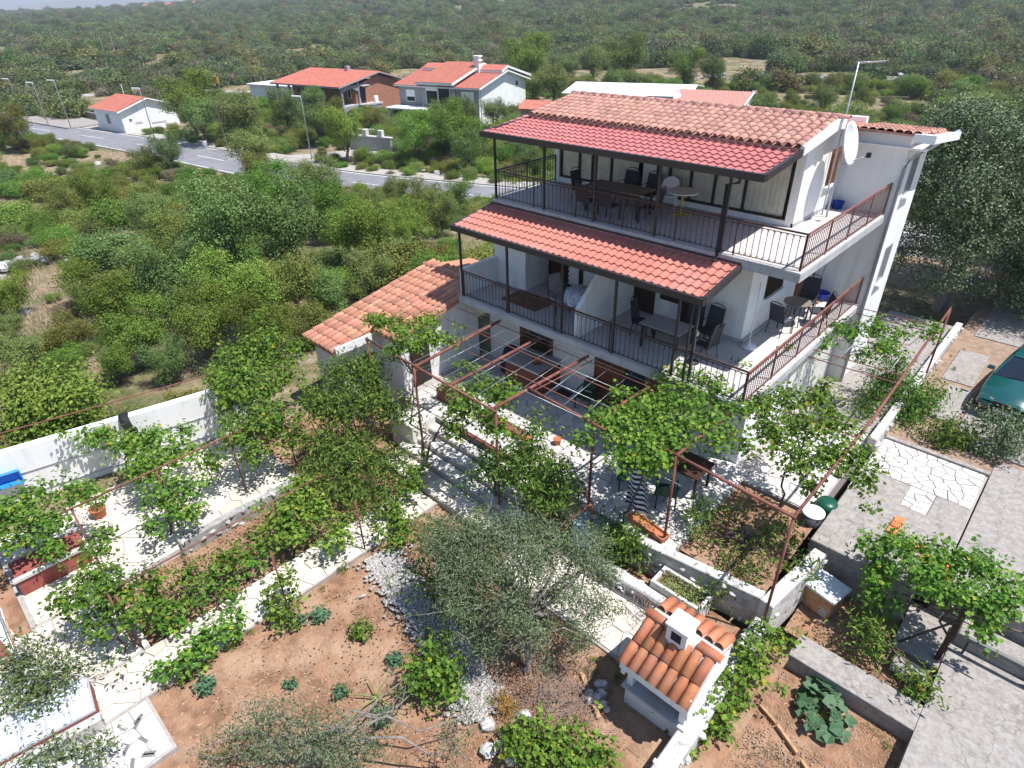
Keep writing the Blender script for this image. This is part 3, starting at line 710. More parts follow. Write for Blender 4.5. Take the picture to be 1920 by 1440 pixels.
# ---- doors, shutters and windows on the lower floors
def leaf_door(name, x0, x1, z0, z1, y, matn='wood_dark', slats=0, smat=None, handle=True):
    q = hb(); t = .035
    q.box(x0-.06, x1+.06, y-.02, y+.02, z1, z1+.06); q.box(x0-.06, x0, y-.02, y+.02, z0, z1); q.box(x1, x1+.06, y-.02, y+.02, z0, z1)
    q.box(x0+.002, x1-.002, y-.012, y+.012, z0, z1-.002)
    d = q.build(name, matn, house)
    for (a, c) in ((z0+.12, z0+(z1-z0)*.42), (z0+(z1-z0)*.48, z1-.12)):
        pq = hb(); pq.box(x0+.10, x1-.10, y-.024, y-.014, a, c); pq.build('panel', smat or matn, d)
    if slats:
        for i in range(slats):
            z = z0+.14+(z1-z0-.28)*i/slats; pq = hb(); pq.box(x0+.08, x1-.08, y-.05, y-.026, z, z+.05); pq.build('slat', smat or matn, d)
    if handle:
        pq = hb(); pq.box(x1-.12, x1-.09, y-.07, y-.026, z0+.95, z0+1.10); pq.build('handle', 'chrome', d)
    return d
leaf_door('balcony_door', -8.50,-7.85, 2.76, 4.75, 1.08)
leaf_door('shutter_door', -7.75,-7.15, 2.76, 4.70, 1.08, 'wood_dark', 10, 'white_paint')
leaf_door('balcony_door', -5.02,-4.40, 2.76, 4.85, 1.08)
leaf_door('balcony_window', -4.10,-3.55, 3.35, 4.75, 1.08, handle=False)
leaf_door('balcony_door', -3.45,-2.75, 2.76, 4.80, 1.08)
d = leaf_door('window_shutter', -8.45,-7.10, .55, 1.95, -.47, 'wood_brown', 9, 'wood_dark', False)
leaf_door('terrace_door', -5.25,-4.25, 0.02, 2.05, -.47, 'wood_brown', 8, 'wood_brown')
q = hb(); q.box(-4.20,-3.45,-.462,-.452,.02,2.05); q.build('doorway_shade', 'interior_shade', house)  # no hole in the wall: dark sheet painted as the doorway's shade
leaf_door('terrace_door', -3.40,-2.75, .02, 2.05, -.47, 'wood_brown', 8, 'wood_brown')
def side_leaf(name, x, y0, y1, z0, z1, slats=12, matn='wood_dark', smat='wood_dark'):
    q = hb(); q.box(x-.01, x+.02, y0, y1, z0, z1); d = q.build(name, matn, house)
    for i in range(slats):
        z = z0+.05+(z1-z0-.1)*i/slats; pq = hb(); pq.box(x+.021, x+.045, y0+.05, y1-.05, z, z+.04); pq.build('slat', smat, d)
    pq = hb(); pq.box(x-.01, x+.10, y0-.06, y1+.06, z0-.06, z0-.002); pq.build('sill', 'white_paint', d)
side_leaf('side_shutter', -1.45, 4.85, 5.55, 6.35, 7.35, 14, 'wood_brown', 'wood_brown')
side_leaf('side_shutter', -1.50, 2.15, 3.35, 3.75, 4.85, 12)
q = hb(); q.box(-1.499,-1.46,4.55,5.35,2.752,4.75); q.build('side_door', 'wood_brown', house)
q = hb(); q.box(-1.499,-1.22,1.25,1.95,4.95,5.22); ac = q.build('air_conditioner', 'white_paint', house)
for k in range(3): q = hb(); q.box(-1.215,-1.210,1.45+.09*k,1.50+.09*k,5.12,5.17); q.build('vent', 'dark_metal', ac)
# corner column of the ground floor and stone plinth at the side
q = hb(); q.box(-.34,-.30,2.2,5.9,.0,2.5); q.build('side_panel_wall', 'plaster_warm', house)

# ================================================================ annex with tiled lean roof
annex = thing('annex', 'low white annex with sloping orange tile roof left of the house', 'annex', (-11.6,-3,0)); _ao = Vector((-11.6,-3,0))
def ab(): return HB(_ao)
AX0, AX1, AY0, AZ0, AY1, AZ1 = -13.1, -10.03, -6.05, 1.80, -.75, 2.72
def az(y): return AZ0 + (AZ1-AZ0)*(y-AY0)/(AY1-AY0)
q = ab()
def wedge(mb, x0, x1, y0, y1, zb):
    mb.add([(x0,y0,zb),(x1,y0,zb),(x1,y1,zb),(x0,y1,zb),(x0,y0,az(y0)-.12),(x1,y0,az(y0)-.12),(x1,y1,az(y1)-.12),(x0,y1,az(y1)-.12)],
           [(4,5,6,7),(0,1,5,4),(1,2,6,5),(2,3,7,6),(3,0,4,7)])
wedge(q, -12.9, -11.40, -5.8, -4.252, -.9); wedge(q, -12.9, -10.25, -4.25, -.8, -.9)
q.build('wall', 'plaster', annex)
q = ab()
for (x0, x1, y0) in ((AX0, -11.25, AY0), (-11.249, AX1, -4.55)):
    q.add([(x0,y0,az(y0)),(x1,y0,az(y0)),(x1,AY1,AZ1),(x0,AY1,AZ1),(x0,y0,az(y0)-.1),(x1,y0,az(y0)-.1),(x1,AY1,AZ1-.1),(x0,AY1,AZ1-.1)],
      [(0,1,2,3),(0,4,5,1),(4,7,6,5),(0,3,7,4),(1,5,6,2)])
q.add([(AX0,AY1,AZ1),(AX1,AY1,AZ1),(AX1,1.6,2.35),(AX0,1.6,2.35)], [(0,1,2,3)])
aroof = q.build('roof', 'tile_annex', annex)
rng = random.Random(8)
me_a = half_tile('tile', .52, .25, 'tile_annex', .85)
lay_tiles(aroof, _ao, me_a, AX0, -11.25, AY0-.05, AZ0-.01, AY1, AZ1, .262, .41, .52, rng, jitter=.012)
lay_tiles(aroof, _ao, me_a, -11.25, AX1, -4.60, az(-4.60)-.01, AY1, AZ1, .262, .41, .52, rng, jitter=.012)
me_ar = half_tile('ridge_tile', .50, .28, 'tile_annex', .8)
x = AX0
while x < AX1-.3: link('ridge_tile', me_ar, aroof, rel((x, AY1, AZ1+.05), _ao), (0,0,-pi/2)); x += .44
q = ab(); q.box(-11.25,-11.17,-6.0,-4.6,1.72,1.98); q.build('verge_board', 'white_paint', annex)
q = ab(); q.box(-11.43,-11.395,-5.2,-4.5,-.7,1.2); q.build('door', 'window_dark', annex)
q = ab(); q.box(-10.255,-10.235,-3.9,-3.1,-.3,1.6); dq = q.build('door', 'interior_shade', annex)  # dark sheet painted as the shade behind the door leaf
q = ab(); q.box(-10.234,-10.20,-3.86,-3.5,-.25,1.55); q.build('door_leaf', 'wood_dark', dq)
# ================================================================ terrace, paths, walls, garden levels
GZ = -.80
def clip_poly(poly, nx, ny, d):                                        # keep nx*x+ny*y <= d
    out = []
    for i in range(len(poly)):
        a, b2 = poly[i], poly[(i+1) % len(poly)]; fa = nx*a[0]+ny*a[1]-d; fb = nx*b2[0]+ny*b2[1]-d
        if fa <= 0: out.append(a)
        if (fa < 0) != (fb < 0) and abs(fa-fb) > 1e-12:
            t = fa/(fa-fb); out.append((a[0]+(b2[0]-a[0])*t, a[1]+(b2[1]-a[1])*t))
    return out
def crazy_cells(x0, x1, y0, y1, size, gap, seed):
    """irregular stone outlines filling a rectangle (voronoi cells pulled in by the joint)"""
    rs = np.random.RandomState(seed); nx = max(1, int(round((x1-x0)/size))); ny = max(1, int(round((y1-y0)/size)))
    sx, sy = (x1-x0)/nx, (y1-y0)/ny
    pts = np.array([(x0+(i+.5+rs.uniform(-.42,.42))*sx, y0+(j+.5+rs.uniform(-.42,.42))*sy) for j in range(ny) for i in range(nx)])
    cells = []
    for k, p in enumerate(pts):
        poly = [(x0+gap/2,y0+gap/2),(x1-gap/2,y0+gap/2),(x1-gap/2,y1-gap/2),(x0+gap/2,y1-gap/2)]
        d2 = ((pts-p)**2).sum(1); near = np.argsort(d2)[1:15]
        for q in near:
            dx, dy = pts[q]-p; L = hypot(dx, dy); ux, uy = dx/L, dy/L; mid = (p+pts[q])/2
            poly = clip_poly(poly, ux, uy, ux*mid[0]+uy*mid[1]-gap/2*rs.uniform(.6,1.4))
            if len(poly) < 3: break
        if len(poly) >= 3:
            ar = abs(sum(poly[i][0]*poly[(i+1)%len(poly)][1]-poly[(i+1)%len(poly)][0]*poly[i][1] for i in range(len(poly))))/2
            if ar > .008: cells.append(poly)
    return cells
STONES = 0
def flagging(parent, rects, size, gap, z, matn, seed, th=.03, keep=None, name='flagstone', cap=300):
    """each stone its own piece; past the cap they stay real geometry in one part"""
    rng = random.Random(seed); n = 0; rest = MB()
    cells = []
    for i, (x0, x1, y0, y1) in enumerate(rects): cells += crazy_cells(x0, x1, y0, y1, size, gap, seed+i)
    if keep: cells = [c for c in cells if keep(sum(q[0] for q in c)/len(c), sum(q[1] for q in c)/len(c))]
    cells.sort(key=lambda c: hypot(c[0][0]-CAM[0], c[0][1]-CAM[1]))
    for c in cells:
        dz = rng.uniform(0,.006)
        if n < cap:
            cx = sum(q[0] for q in c)/len(c); cy = sum(q[1] for q in c)/len(c)
            mb = MB().prism([(q[0]-cx,q[1]-cy) for q in c], -th, dz, 0, .006)
            mb.build(name, matn, parent, loc=(cx, cy, z)); n += 1
        else: rest.prism(c, z-th, z+dz, 0, .006)
    if rest.v: rest.build(name+'_field', matn, parent, kind='stuff')
def stone_mesh(rs, matn, k=9):
    mb = MB(); vs = []
    for z, r in ((-.32,.30),(-.1,.52),(.18,.50),(.36,.26)):
        for i in range(7):
            a = 2*pi*i/7; q = r*rs.uniform(.8,1.15); vs.append((q*cos(a), q*sin(a), z*rs.uniform(.8,1.2)))
    fs = [(j*7+i, j*7+(i+1)%7, (j+1)*7+(i+1)%7, (j+1)*7+i) for j in range(3) for i in range(7)] + [tuple(range(6,-1,-1)), tuple(range(21,28))]
    mb.add(vs, fs); return mb.mesh('stone', matn)
rsS = np.random.RandomState(31)
STONE_G = [stone_mesh(rsS, 'limestone') for _ in range(6)]; STONE_W = [stone_mesh(rsS, 'limestone_white') for _ in range(6)]

# terrace base and side path
tb_ = MB(); tb_.box(-10.25,-4.30,-4.55,-.452,-.9,-.03); tb_.box(-4.299,.10,-4.62,-.452,-.9,-.03); tb_.box(.101,2.0,-1.0,13.0,-.9,-.03); tb_.box(-.348,.1,-.451,13.0,-.9,-.03)
terrace = struct('terrace', tb_, 'flag_joint')
flagging(terrace, [(-9.9,-4.32,-4.5,-.5),(-4.28,.08,-4.58,-.5),(.12,1.95,-.98,3.4)], .36, .022, -.002, 'flag_white', 40)
sp = MB(); sp.box(-.34,1.98,3.45,12.9,-.029,-.004); struct('side_path', sp, 'concrete')
# shallow steps from the terrace down to the garden paths
st = MB()
st.box(-8.6,-4.0,-5.0,-4.63,-.9,-.16); st.box(-8.6,-4.0,-5.45,-5.001,-.9,-.32); st.box(-8.6,-3.6,-5.9,-5.451,-.9,-.48); st.box(-8.6,-3.2,-6.6,-5.901,-.95,-.64)
steps = struct('garden_steps', st, 'flag_joint')
flagging(steps, [(-8.58,-4.02,-4.98,-4.65)], .33, .02, -.135, 'flag_white', 60); flagging(steps, [(-8.58,-4.02,-5.43,-5.02)], .40, .02, -.295, 'flag_white', 61)
flagging(steps, [(-8.58,-3.62,-5.88,-5.47)], .40, .02, -.455, 'flag_white', 62); flagging(steps, [(-8.58,-3.22,-6.58,-5.92)], .5, .02, -.615, 'flag_cream', 63)
MB().box(-7.6,-5.1,-4.62,-4.50,-.02,.10).box(-5.2,-5.1,-4.49,-3.9,-.02,.10).build('step_edging', 'counter_red', label='low red-brown edging at the top of the garden steps', cat='edging')
# garden ground
sg = MB(); nxg = 70
def gfun(u, v):
    x = -14.2+u*17.3; y = -19+v*14.3
    return (x, y, GZ + .06*(vnoise(x*1., y*1., .8, 9)-.5) + .05*(vnoise(x, y, .22, 12)-.5) + .10*(vnoise(x, y, 3.0, 8)-.5) - .05)
sg.grid(240, 200, gfun); struct('garden_soil', sg, 'soil', True)
bx = MB(); bx.grid(26, 30, lambda u, v: (2.6+u*3.0, -13+v*8.9, -1.22+.06*(vnoise((2.6+u*3)*1.0, -13+v*9, .7, 3)-.5))); struct('lower_bed_soil', bx, 'soil', True)
bx = MB(); bx.grid(14, 14, lambda u, v: (.0+u*2.15, -4.2+v*3.15, -.12+.05*(vnoise(u*2, v*3, .5, 3)-.5))); struct('planting_bed_soil', bx, 'soil', True)
# paths of pale stone
pa = MB(); pa.box(-7.1,-5.95,-16.5,-6.62,-1.0,-.76)
pathA = struct('garden_path', pa, 'flag_joint'); flagging(pathA, [(-7.08,-5.97,-16.4,-6.65)], .42, .022, -.73, 'flag_cream', 70)
pb = MB(); pb.box(-13.6,-9.55,-15.5,-8.6,-1.0,-.77); pb.box(-9.549,-7.12,-17.2,-13.95,-1.0,-.77)
patio = struct('cream_patio', pb, 'flag_joint'); flagging(patio, [(-13.5,-9.6,-15.4,-8.7),(-9.5,-7.15,-17.1,-14.0)], .58, .025, -.74, 'flag_cream', 80)
pc = MB(); pc.box(-5.94,-4.5,-17.0,-14.3,-1.0,-.76)
mp = struct('marble_patch', pc, 'flag_joint'); flagging(mp, [(-5.9,-4.55,-16.9,-14.35)], .34, .015, -.735, 'flag_white', 90)
# dark marble slivers set in the white patch
rng = random.Random(5)
for k in range(16):
    x, y, a = rng.uniform(-5.8,-4.7), rng.uniform(-16.4,-14.5), rng.uniform(0,3)
    mb = MB().prism([(-.11,-.03),(.10,-.035),(.12,.03),(-.09,.035)], 0, .012); mb.build('marble_sliver', 'concrete_dark', mp, loc=(x,y,-.735), rot=a)
# concrete kerbs round the beds
kb = [((-9.55,-9.43,-13.9,-8.6),-.62),((-9.42,-7.12,-13.94,-13.82),-.62)]
for k, ((x0,x1,y0,y1), zt) in enumerate(kb):
    MB().rbox(x0,x1,y0,y1,-1.0,zt,.015).build('kerb', 'limestone_white', kind='structure')
# strip of pale gravel beside the olive
gp = MB()
lineg = smooth_line([(-5.9,-8.75),(-5.25,-8.97),(-3.57,-9.16),(-2.03,-9.41),(-1.2,-9.75),(-.5,-10.0)], .25, 3)
for i in range(len(lineg)-1):
    (xa,ya),(xb,yb) = lineg[i], lineg[i+1]; d = Vector((xb-xa,yb-ya,0)).normalized(); nn = Vector((-d.y,d.x,0))*.38
    gp.add([(xa-nn.x,ya-nn.y,-.79),(xb-nn.x,yb-nn.y,-.79),(xb+nn.x,yb+nn.y,-.79),(xa+nn.x,ya+nn.y,-.79)], [(0,1,2,3)])
struct('gravel_strip', gp, 'pebble')
pp = []
for k in range(3000):
    i = rng.randrange(len(lineg)-1); d = (lineg[i+1]-lineg[i]); d = d/np.hypot(*d); o = rng.gauss(0,.24)
    q = lineg[i] + np.array([-d[1], d[0]])*o + d*rng.uniform(0,.25); pp.append((q[0], q[1], -.785, rng.uniform(.022,.075)))
def pebbles(name, pts, matn, label=None, cat=None, kind='stuff', parent=None):
    V = []; Fq = []; rs = np.random.RandomState(4)
    base = np.array([(0,0,.6),(.9,.1,.05),(.2,.8,.1),(-.8,.3,.05),(-.4,-.8,.1),(.5,-.7,.05)])
    fc = np.array([(0,1,2),(0,2,3),(0,3,4),(0,4,5),(0,5,1)])
    P = np.array(pts); n = len(P); a = rs.uniform(0,2*pi,n); ca, sa = np.cos(a), np.sin(a); sx = rs.uniform(.7,1.4,n)
    B = base[None]*np.array([1,1,1])[None]; bx_ = base[None,:,0]*sx[:,None]; by_ = base[None,:,1]/sx[:,None]
    X_ = P[:,0,None]+P[:,3,None]*(bx_*ca[:,None]-by_*sa[:,None]); Y_ = P[:,1,None]+P[:,3,None]*(bx_*sa[:,None]+by_*ca[:,None]); Z_ = P[:,2,None]+P[:,3,None]*base[None,:,2]
    V = np.stack([X_,Y_,Z_],-1).reshape(-1,3); Fq = (fc[None]+(np.arange(n)*6)[:,None,None]).reshape(-1,3)
    return link(name, np_mesh(name, V, Fq, [matn]), parent, kind=kind, label=label, cat=cat)
pebbles('gravel', pp, 'pebble', 'pale gravel along the edge of the red soil', 'gravel')
pp = [(rng.uniform(-5.8,2.0), rng.uniform(-14.5,-8), 0, rng.uniform(.006,.03)**1.0) for _ in range(9000)] + [(rng.uniform(-9.3,-7.2), rng.uniform(-13.8,-8.6), 0, rng.uniform(.008,.03)) for _ in range(2200)]
pp = [(x, y, gfun((x+14.2)/17.3, (y+19)/14.3)[2], r) for x, y, _, r in pp]
pp += [(rng.uniform(2.7,5.4), rng.uniform(-12,-4.6), -1.21, rng.uniform(.006,.028)) for _ in range(5500)]
pebbles('loose_stones', pp, 'clod', 'small pale stones strewn over the red garden soil', 'stones')

# ---- garden walls, each built of stones on a core
def wall_run(name, label, p, q, z0, z1, th, core='limestone_white', cat='wall', stones=0, seed=1, meshes=None, top=True):
    p = Vector((p[0],p[1],0)); q = Vector((q[0],q[1],0)); d = q-p; L = d.length; a = atan2(d.y,d.x)
    o = thing(name, label, cat, (p.x,p.y,z0), a)
    MB().rbox(0, L, -th/2, th/2, 0, z1-z0, .02).build('core', core, o)
    rng = random.Random(seed); meshes = meshes or STONE_W
    for k in range(stones):
        s = rng.uniform(.10,.18); side = rng.choice((-1,-1,1,0))
        if side == 0 and top: loc = (rng.uniform(0,L), rng.uniform(-th/2,th/2)*.8, z1-z0-.02)
        else: loc = (rng.uniform(0,L), side*(th/2-.01) if side else -th/2+.01, rng.uniform(.05, max(.06,z1-z0-.08)))
        link('stone', rng.choice(meshes), o, loc, (rng.uniform(-.4,.4), rng.uniform(-.4,.4), rng.uniform(0,6)), (s*1.3, s*.8, s*.7))
    return o
ww = thing('boundary_wall', 'long white rendered wall at the scrub edge with blue tub and tyre', 'wall', (-15.45,-17.2,-.9), atan2(9.2, 2.1))
MB().rbox(0,9.6,-.12,.12,0,1.82,.02).build('core', 'plaster', ww)
MB().box(-.02,9.62,-.15,-.122,.35,.37).box(-.02,9.62,-.15,-.122,1.05,1.07).build('groove', 'slab_concrete', ww)
wall_run('path_wall', 'low white stone wall between the house path and the driveway verge', (2.12,2.7), (2.12,12.6), -.2, .34, .22, 'limestone_white', stones=60, seed=3)
wall_run('planter_wall', 'grey stone retaining wall below the terrace along the planting bed', (-1.2,-4.75), (2.2,-4.30), -.9, .06, .26, 'limestone_white', stones=70, seed=4, meshes=STONE_W)
wall_run('bed_side_wall', 'thick pale concrete wall between planting bed and carton heap', (2.34,-4.5), (2.62,-2.25), -1.1, .10, .30, 'limestone_white', stones=10, seed=5)
wall_run('vine_wall', 'long white stone wall running behind the tiled barbecue', (2.52,-12.5), (2.40,-4.6), -1.15, -.30, .34, 'limestone_white', stones=130, seed=6)
wall_run('terrace_end_wall', 'pale wall block beside the steps under the annex vine', (-9.3,-5.15), (-8.2,-5.15), -.9, .18, .9, 'plaster_warm', seed=8)
wall_run('kerb_wall', 'low stone kerb between the soil bed and the barbecue path', (-1.6,-5.5), (1.2,-5.5), -.9, -.45, .3, 'limestone_white', stones=30, seed=9)
wall_run('shade_wall', 'low grey stepped wall beside the cream patio slabs', (-9.45,-12.2), (-9.45,-8.7), -.9, -.42, .22, 'limestone', stones=40, seed=10, meshes=STONE_G)
# brick path in front of the barbecue
bp_ = MB(); bp_.box(-3.2,.9,-7.2,-5.72,-.95,-.77); bpath = struct('lower_path', bp_, 'flag_joint'); flagging(bpath, [(-3.15,.85,-7.15,-5.75)], .48, .025, -.745, 'flag_cream', 95)

# ---- upper yard on the right: flagstones, concrete slabs, driveway
dv = MB(); dv.grid(30, 40, lambda u, v: (2.25+u*14, 3.7+v*30, -.02+.05*(vnoise(u*14, v*30, 1.5, 2)-.5)))
dv.box(2.25,16.2,3.66,3.7,-1.2,-.03); struct('driveway', dv, 'soil_dry', True)
dp_ = MB()
for (x0,x1,y0,y1) in ((2.9,3.6,5.6,8.0),(2.6,3.5,8.3,11.0),(3.7,6.5,4.6,7.0),(2.7,6.5,12.5,17.0)): dp_.rbox(x0,x1,y0,y1,-.05,.035,.01)
struct('driveway_slabs', dp_, 'concrete')
ys = MB(); ys.box(2.25,4.85,-.65,3.655,-1.3,-.035); yard = struct('flagged_yard', ys, 'flag_joint')
flagging(yard, [(2.3,4.8,1.75,3.5)], .27, .022, -.004, 'flag_white', 120); flagging(yard, [(3.45,4.05,-.1,1.74)], .28, .022, -.004, 'flag_white', 121)
MB().rbox(2.3,4.85,3.52,3.68,-.3,.05,.01).build('yard_kerb', 'concrete', kind='structure')
MB().rbox(4.06,4.83,-.6,1.74,-.3,.0,.006).build('yard_slab', 'concrete', kind='structure')
MB().rbox(2.30,3.42,.70,1.74,-.3,-.005,.006).build('yard_slab', 'concrete', kind='structure')
MB().rbox(4.88,9.5,-1.35,3.68,-1.3,.03,.01).build('yard_slab', 'concrete', kind='structure')
MB().rbox(4.88,9.5,3.70,4.4,-.3,-.005,.006).build('yard_slab', 'concrete', kind='structure')
ci = thing('cistern', 'raised grey concrete cistern block with flat top beside the flagstones', 'cistern', (3.4,-.7,-1.1))
MB().rbox(-1.10,1.12,-1.35,1.33,0,1.22,.015).build('tank', 'concrete', ci); MB().box(-.35,-.27,.55,.62,1.221,1.31).build('hook', 'galv', ci)
lw = MB(); lw.rbox(2.75,6.9,-4.05,-2.2,-1.4,-1.0,.01); struct('lower_walk', MB().box(5.45,9.8,-14,-1.36,-1.6,-.80), 'concrete')
MB().rbox(3.05,5.44,-4.62,-3.95,-1.5,-.80,.012).build('lower_walk_step', 'concrete', kind='structure')
bx = MB(); bx.grid(14, 12, lambda u, v: (2.7+u*2.7, -3.94+v*1.9, -.97+.05*(vnoise(u*2.5, v*2, .4, 6)-.5))); struct('vine_bed_soil', bx, 'soil', True)
MB().rbox(4.55,5.44,-2.85,-1.36,-1.4,-.84,.01).build('lower_walk_slab', 'concrete', kind='structure')
wall_run('yard_step', 'long concrete step with a rail along the lower walk', (5.5,-1.75), (9.6,-1.75), -.8, -.45, .5, 'concrete', 'step', seed=12)
rng = random.Random(17)
for k in range(500): pass
pebbles('rubble', [(rng.uniform(6.2,8.5), rng.uniform(-7,-4.8), -.80, rng.uniform(.01,.05)) for _ in range(900)], 'limestone_white', 'white rubble and chippings on the lower concrete walk', 'rubble')
# ================================================================ pergola pipes
def tubes(name, matn, parent, segs, r=.03, n=8):
    mb = MB()
    for s in segs: mb.tube(s, r, n)
    return mb.build(name, matn, parent, True)
pg = thing('pergola', 'rusty red pipe pergola standing over the terrace in front of the house', 'pergola', (0,0,0))
for (p, q) in (((-10.05,-5.55,2.55),(-4.35,-5.78,2.6)), ((-4.55,-4.45,2.6),(-1.95,-4.62,2.6)), ((-.9,-4.30,2.6),(2.42,-4.52,2.6))): tubes('front_beam', 'rust_pipe', pg, [(p, q)], .035)
for (x, y0, x1, y1) in ((-8.05,-1.87,-7.55,-5.7),(-6.35,-1.87,-6.1,-5.7),(-4.56,-1.87,-4.5,-5.74),(-2.35,-1.87,-2.36,-4.6),(-.25,-1.87,-.25,-4.36)):
    b_ = tubes('cross_beam', 'rust_pipe', pg, [((x,y0,2.44),(x1,y1,2.6))], .045)
for x in (-4.40,-2.2): tubes('brace_beam', 'rust_pipe', pg, [((x,-1.87,2.36),(x,-4.5,2.52))], .018)
for y in (-3.1,-4.1,-2.3): tubes('rod', 'rust_pipe', pg, [((-9.6,y,2.58),(-2.3,y-.05,2.6))], .012, 6)
for k in range(9): tubes('wire', 'galv', pg, [((-8.0+.62*k,-1.9,2.52),(-7.8+.64*k,-5.6 if k < 5 else -4.5,2.60))], .006, 4)
for k in range(4): tubes('wire', 'galv', pg, [((-9.2,-2.1-.85*k,2.585),(-2.3,-2.2-.8*k,2.61))], .006, 4)
for (x, y, z0) in ((-7.52,-5.76,-.48),(-4.40,-5.74,-.48),(-2.36,-4.52,0),(-.24,-4.36,0),(-10.0,-5.55,-.8)):
    tubes('post', 'rust_pipe', pg, [((x,y,z0),(x,y,2.6))], .035)
tubes('side_beam', 'rust_pipe', pg, [((2.38,-4.52,2.6),(2.40,.0,2.6),(2.2,7.8,2.62))], .035)
for (y, z) in ((2.35,2.6),(2.15,2.45),(6.0,2.62),(5.8,2.5),(-1.2,2.6)): tubes('side_rod', 'rust_pipe', pg, [((.05,y,z),(2.38,y+.1,z))], .014, 6)
for k in range(5): tubes('wire', 'galv', pg, [((.4+.4*k,2.3,2.61),(.4+.4*k,6.0,2.63))], .006, 4)
tubes('side_post', 'rust_pipe', pg, [((2.38,-4.5,-.9),(2.38,-4.5,2.6))], .03)
tubes('side_post', 'rust_pipe', pg, [((2.22,7.7,.0),(2.22,7.7,2.6))], .03)
pg2 = thing('stub_pergola', 'short rusty pipe frame over the blue covered table', 'pipe frame', (-1.9,-5.0,-.8))
tubes('post', 'rust_pipe', pg2, [((0,0,0),(0,0,1.45))], .03); tubes('arm', 'rust_pipe', pg2, [((0,0,1.45),(-.15,-.75,1.30))], .035); tubes('arm', 'rust_pipe', pg2, [((0,0,1.45),(-.95,.35,1.45))], .03)
vf = thing('vine_trellis', 'low rusty pipe frame along the cream patio carrying vines', 'pipe frame', (0,0,0))
tubes('rail', 'rust_pipe', vf, [((-10.38,-14.0,1.2),(-10.42,-8.3,1.22))], .025)
for y in (-13.8,-11.9,-10.0,-8.4): tubes('post', 'rust_pipe', vf, [((-10.4,y,-.77),(-10.4,y,1.2))], .022)
tubes('rail', 'rust_pipe', vf, [((-7.45,-14.2,.9),(-7.45,-9.0,.9))], .018)
for (x, y) in ((-7.35,-14.05),(-7.25,-13.95),(-7.45,-10.4),(-6.0,-11.2),(-6.0,-9.0)): tubes('post', 'rust_pipe', vf, [((x,y,-.8),(x,y,.92))], .022)
wr = thing('wall_rail', 'thin brown pipe rail running above the white boundary wall', 'rail', (0,0,0))
tubes('rail', 'rust_pipe', wr, [((-15.95,-15.9,1.05),(-15.0,-11.5,1.02),(-14.2,-7.6,1.0))], .022)
for (x, y) in ((-15.42,-14.2),(-14.75,-11.4),(-14.1,-8.6)): tubes('post', 'rust_pipe', wr, [((x-.02,y,-.3),(x-.02,y,1.03))], .018)
pr = thing('vine_post', 'dark wooden post propping the vine above the lower walk', 'post', (5.35,-2.6,-1.0))
MB().bar((0,0,0),(.05,.05,2.0), .10, .10).build('shaft', 'wood_dark', pr); tubes('brace', 'bark', pr, [((-.75,-.1,.05),(.0,.0,1.35))], .025); tubes('arm', 'bark', pr, [((-1.0,.1,1.25),(1.3,.2,1.75))], .02)
hp = thing('hose_hoops', 'white plastic hose loops hanging beside the cistern', 'hose', (4.6,-1.75,-.4))
for k in range(4): MB().tube([(.25*k+.28*cos(t),-.1*k,.1+.42*sin(t)) for t in np.linspace(-.4,pi*.75,9)], .010, 5).build('hoop', 'plastic_white', hp, True)
MB().tube([(-.2,-.2,.35),(.5,-.25,.45)], .012, 5).build('rod', 'plastic_white', hp)

# ================================================================ satellite dish, aerial, cleaning things
ds = thing('satellite_dish', 'large white satellite dish on a pole at the top balcony', 'satellite dish', (-1.02,4.35,ZU))
tubes('pole', 'galv', ds, [((-.10,.25,-.0),(-.10,.25,2.35))], .028)
mb = MB(); R_ = .52; rings = 6; ns = 24; vs = [(0,0,0)]
for j in range(1, rings+1):
    r = R_*j/rings
    for i in range(ns): vs.append((r*cos(2*pi*i/ns), r*sin(2*pi*i/ns)*1.08, .16*(r/R_)**2))
fs = [(0, 1+i, 1+(i+1)%ns) for i in range(ns)] + [(1+(j-1)*ns+i, 1+j*ns+i, 1+j*ns+(i+1)%ns, 1+(j-1)*ns+(i+1)%ns) for j in range(1, rings) for i in range(ns)]
mb.add(vs, fs); nb_ = len(vs)
mb.add([(v[0], v[1], v[2]-.02) for v in vs], [f[::-1] for f in fs])
b0, b1 = 1+(rings-1)*ns, nb_+1+(rings-1)*ns
for i in range(ns): mb.f.append((b0+i, b1+i, b1+(i+1)%ns, b0+(i+1)%ns)); mb.m.append(0)
dish = mb.build('reflector', 'plastic_white', ds, True, loc=(0,0,2.03), rot=(radians(76), 0, radians(90)))
tubes('feed_arm', 'galv', ds, [((.02,-.02,1.52),(.62,.06,1.80))], .014); MB().box(.58,.68,.0,.12,1.76,1.88).build('receiver', 'plastic_black', ds)
an = thing('television_aerial', 'tall thin television aerial with a horizontal boom above the ridge', 'aerial', (-1.3,4.75,ZU))
tubes('mast', 'galv', an, [((0,0,0),(0,0,3.95))], .022)
tubes('boom', 'galv', an, [((0,.02,3.93),(.42,.75,3.93))], .022)
for k in range(9): t = k/8; tubes('element', 'galv', an, [((.42*t-.08,.02+.73*t+.05,3.95),(.42*t+.08,.02+.73*t-.05,3.95))], .006, 4)
def bucket(label, loc, matn, r=.17, h=.22):
    o = thing('wash_bucket', label, 'bucket', loc)
    MB().lathe((0,0,0), [(0,.005),(r*.75,.0),(r,h),(r+.02,h),(r-.015,h-.01),(r*.72,.02),(0,.02)], 16).build('shell', matn, o, True)
    return o
bucket('blue wash bucket in the top balcony corner under the dish', (-1.20,5.65,ZU-.01), 'plastic_blue')
bucket('blue wash basin on the first floor balcony beside the broom', (-.98,5.55,ZL), 'plastic_blue', .24, .24)
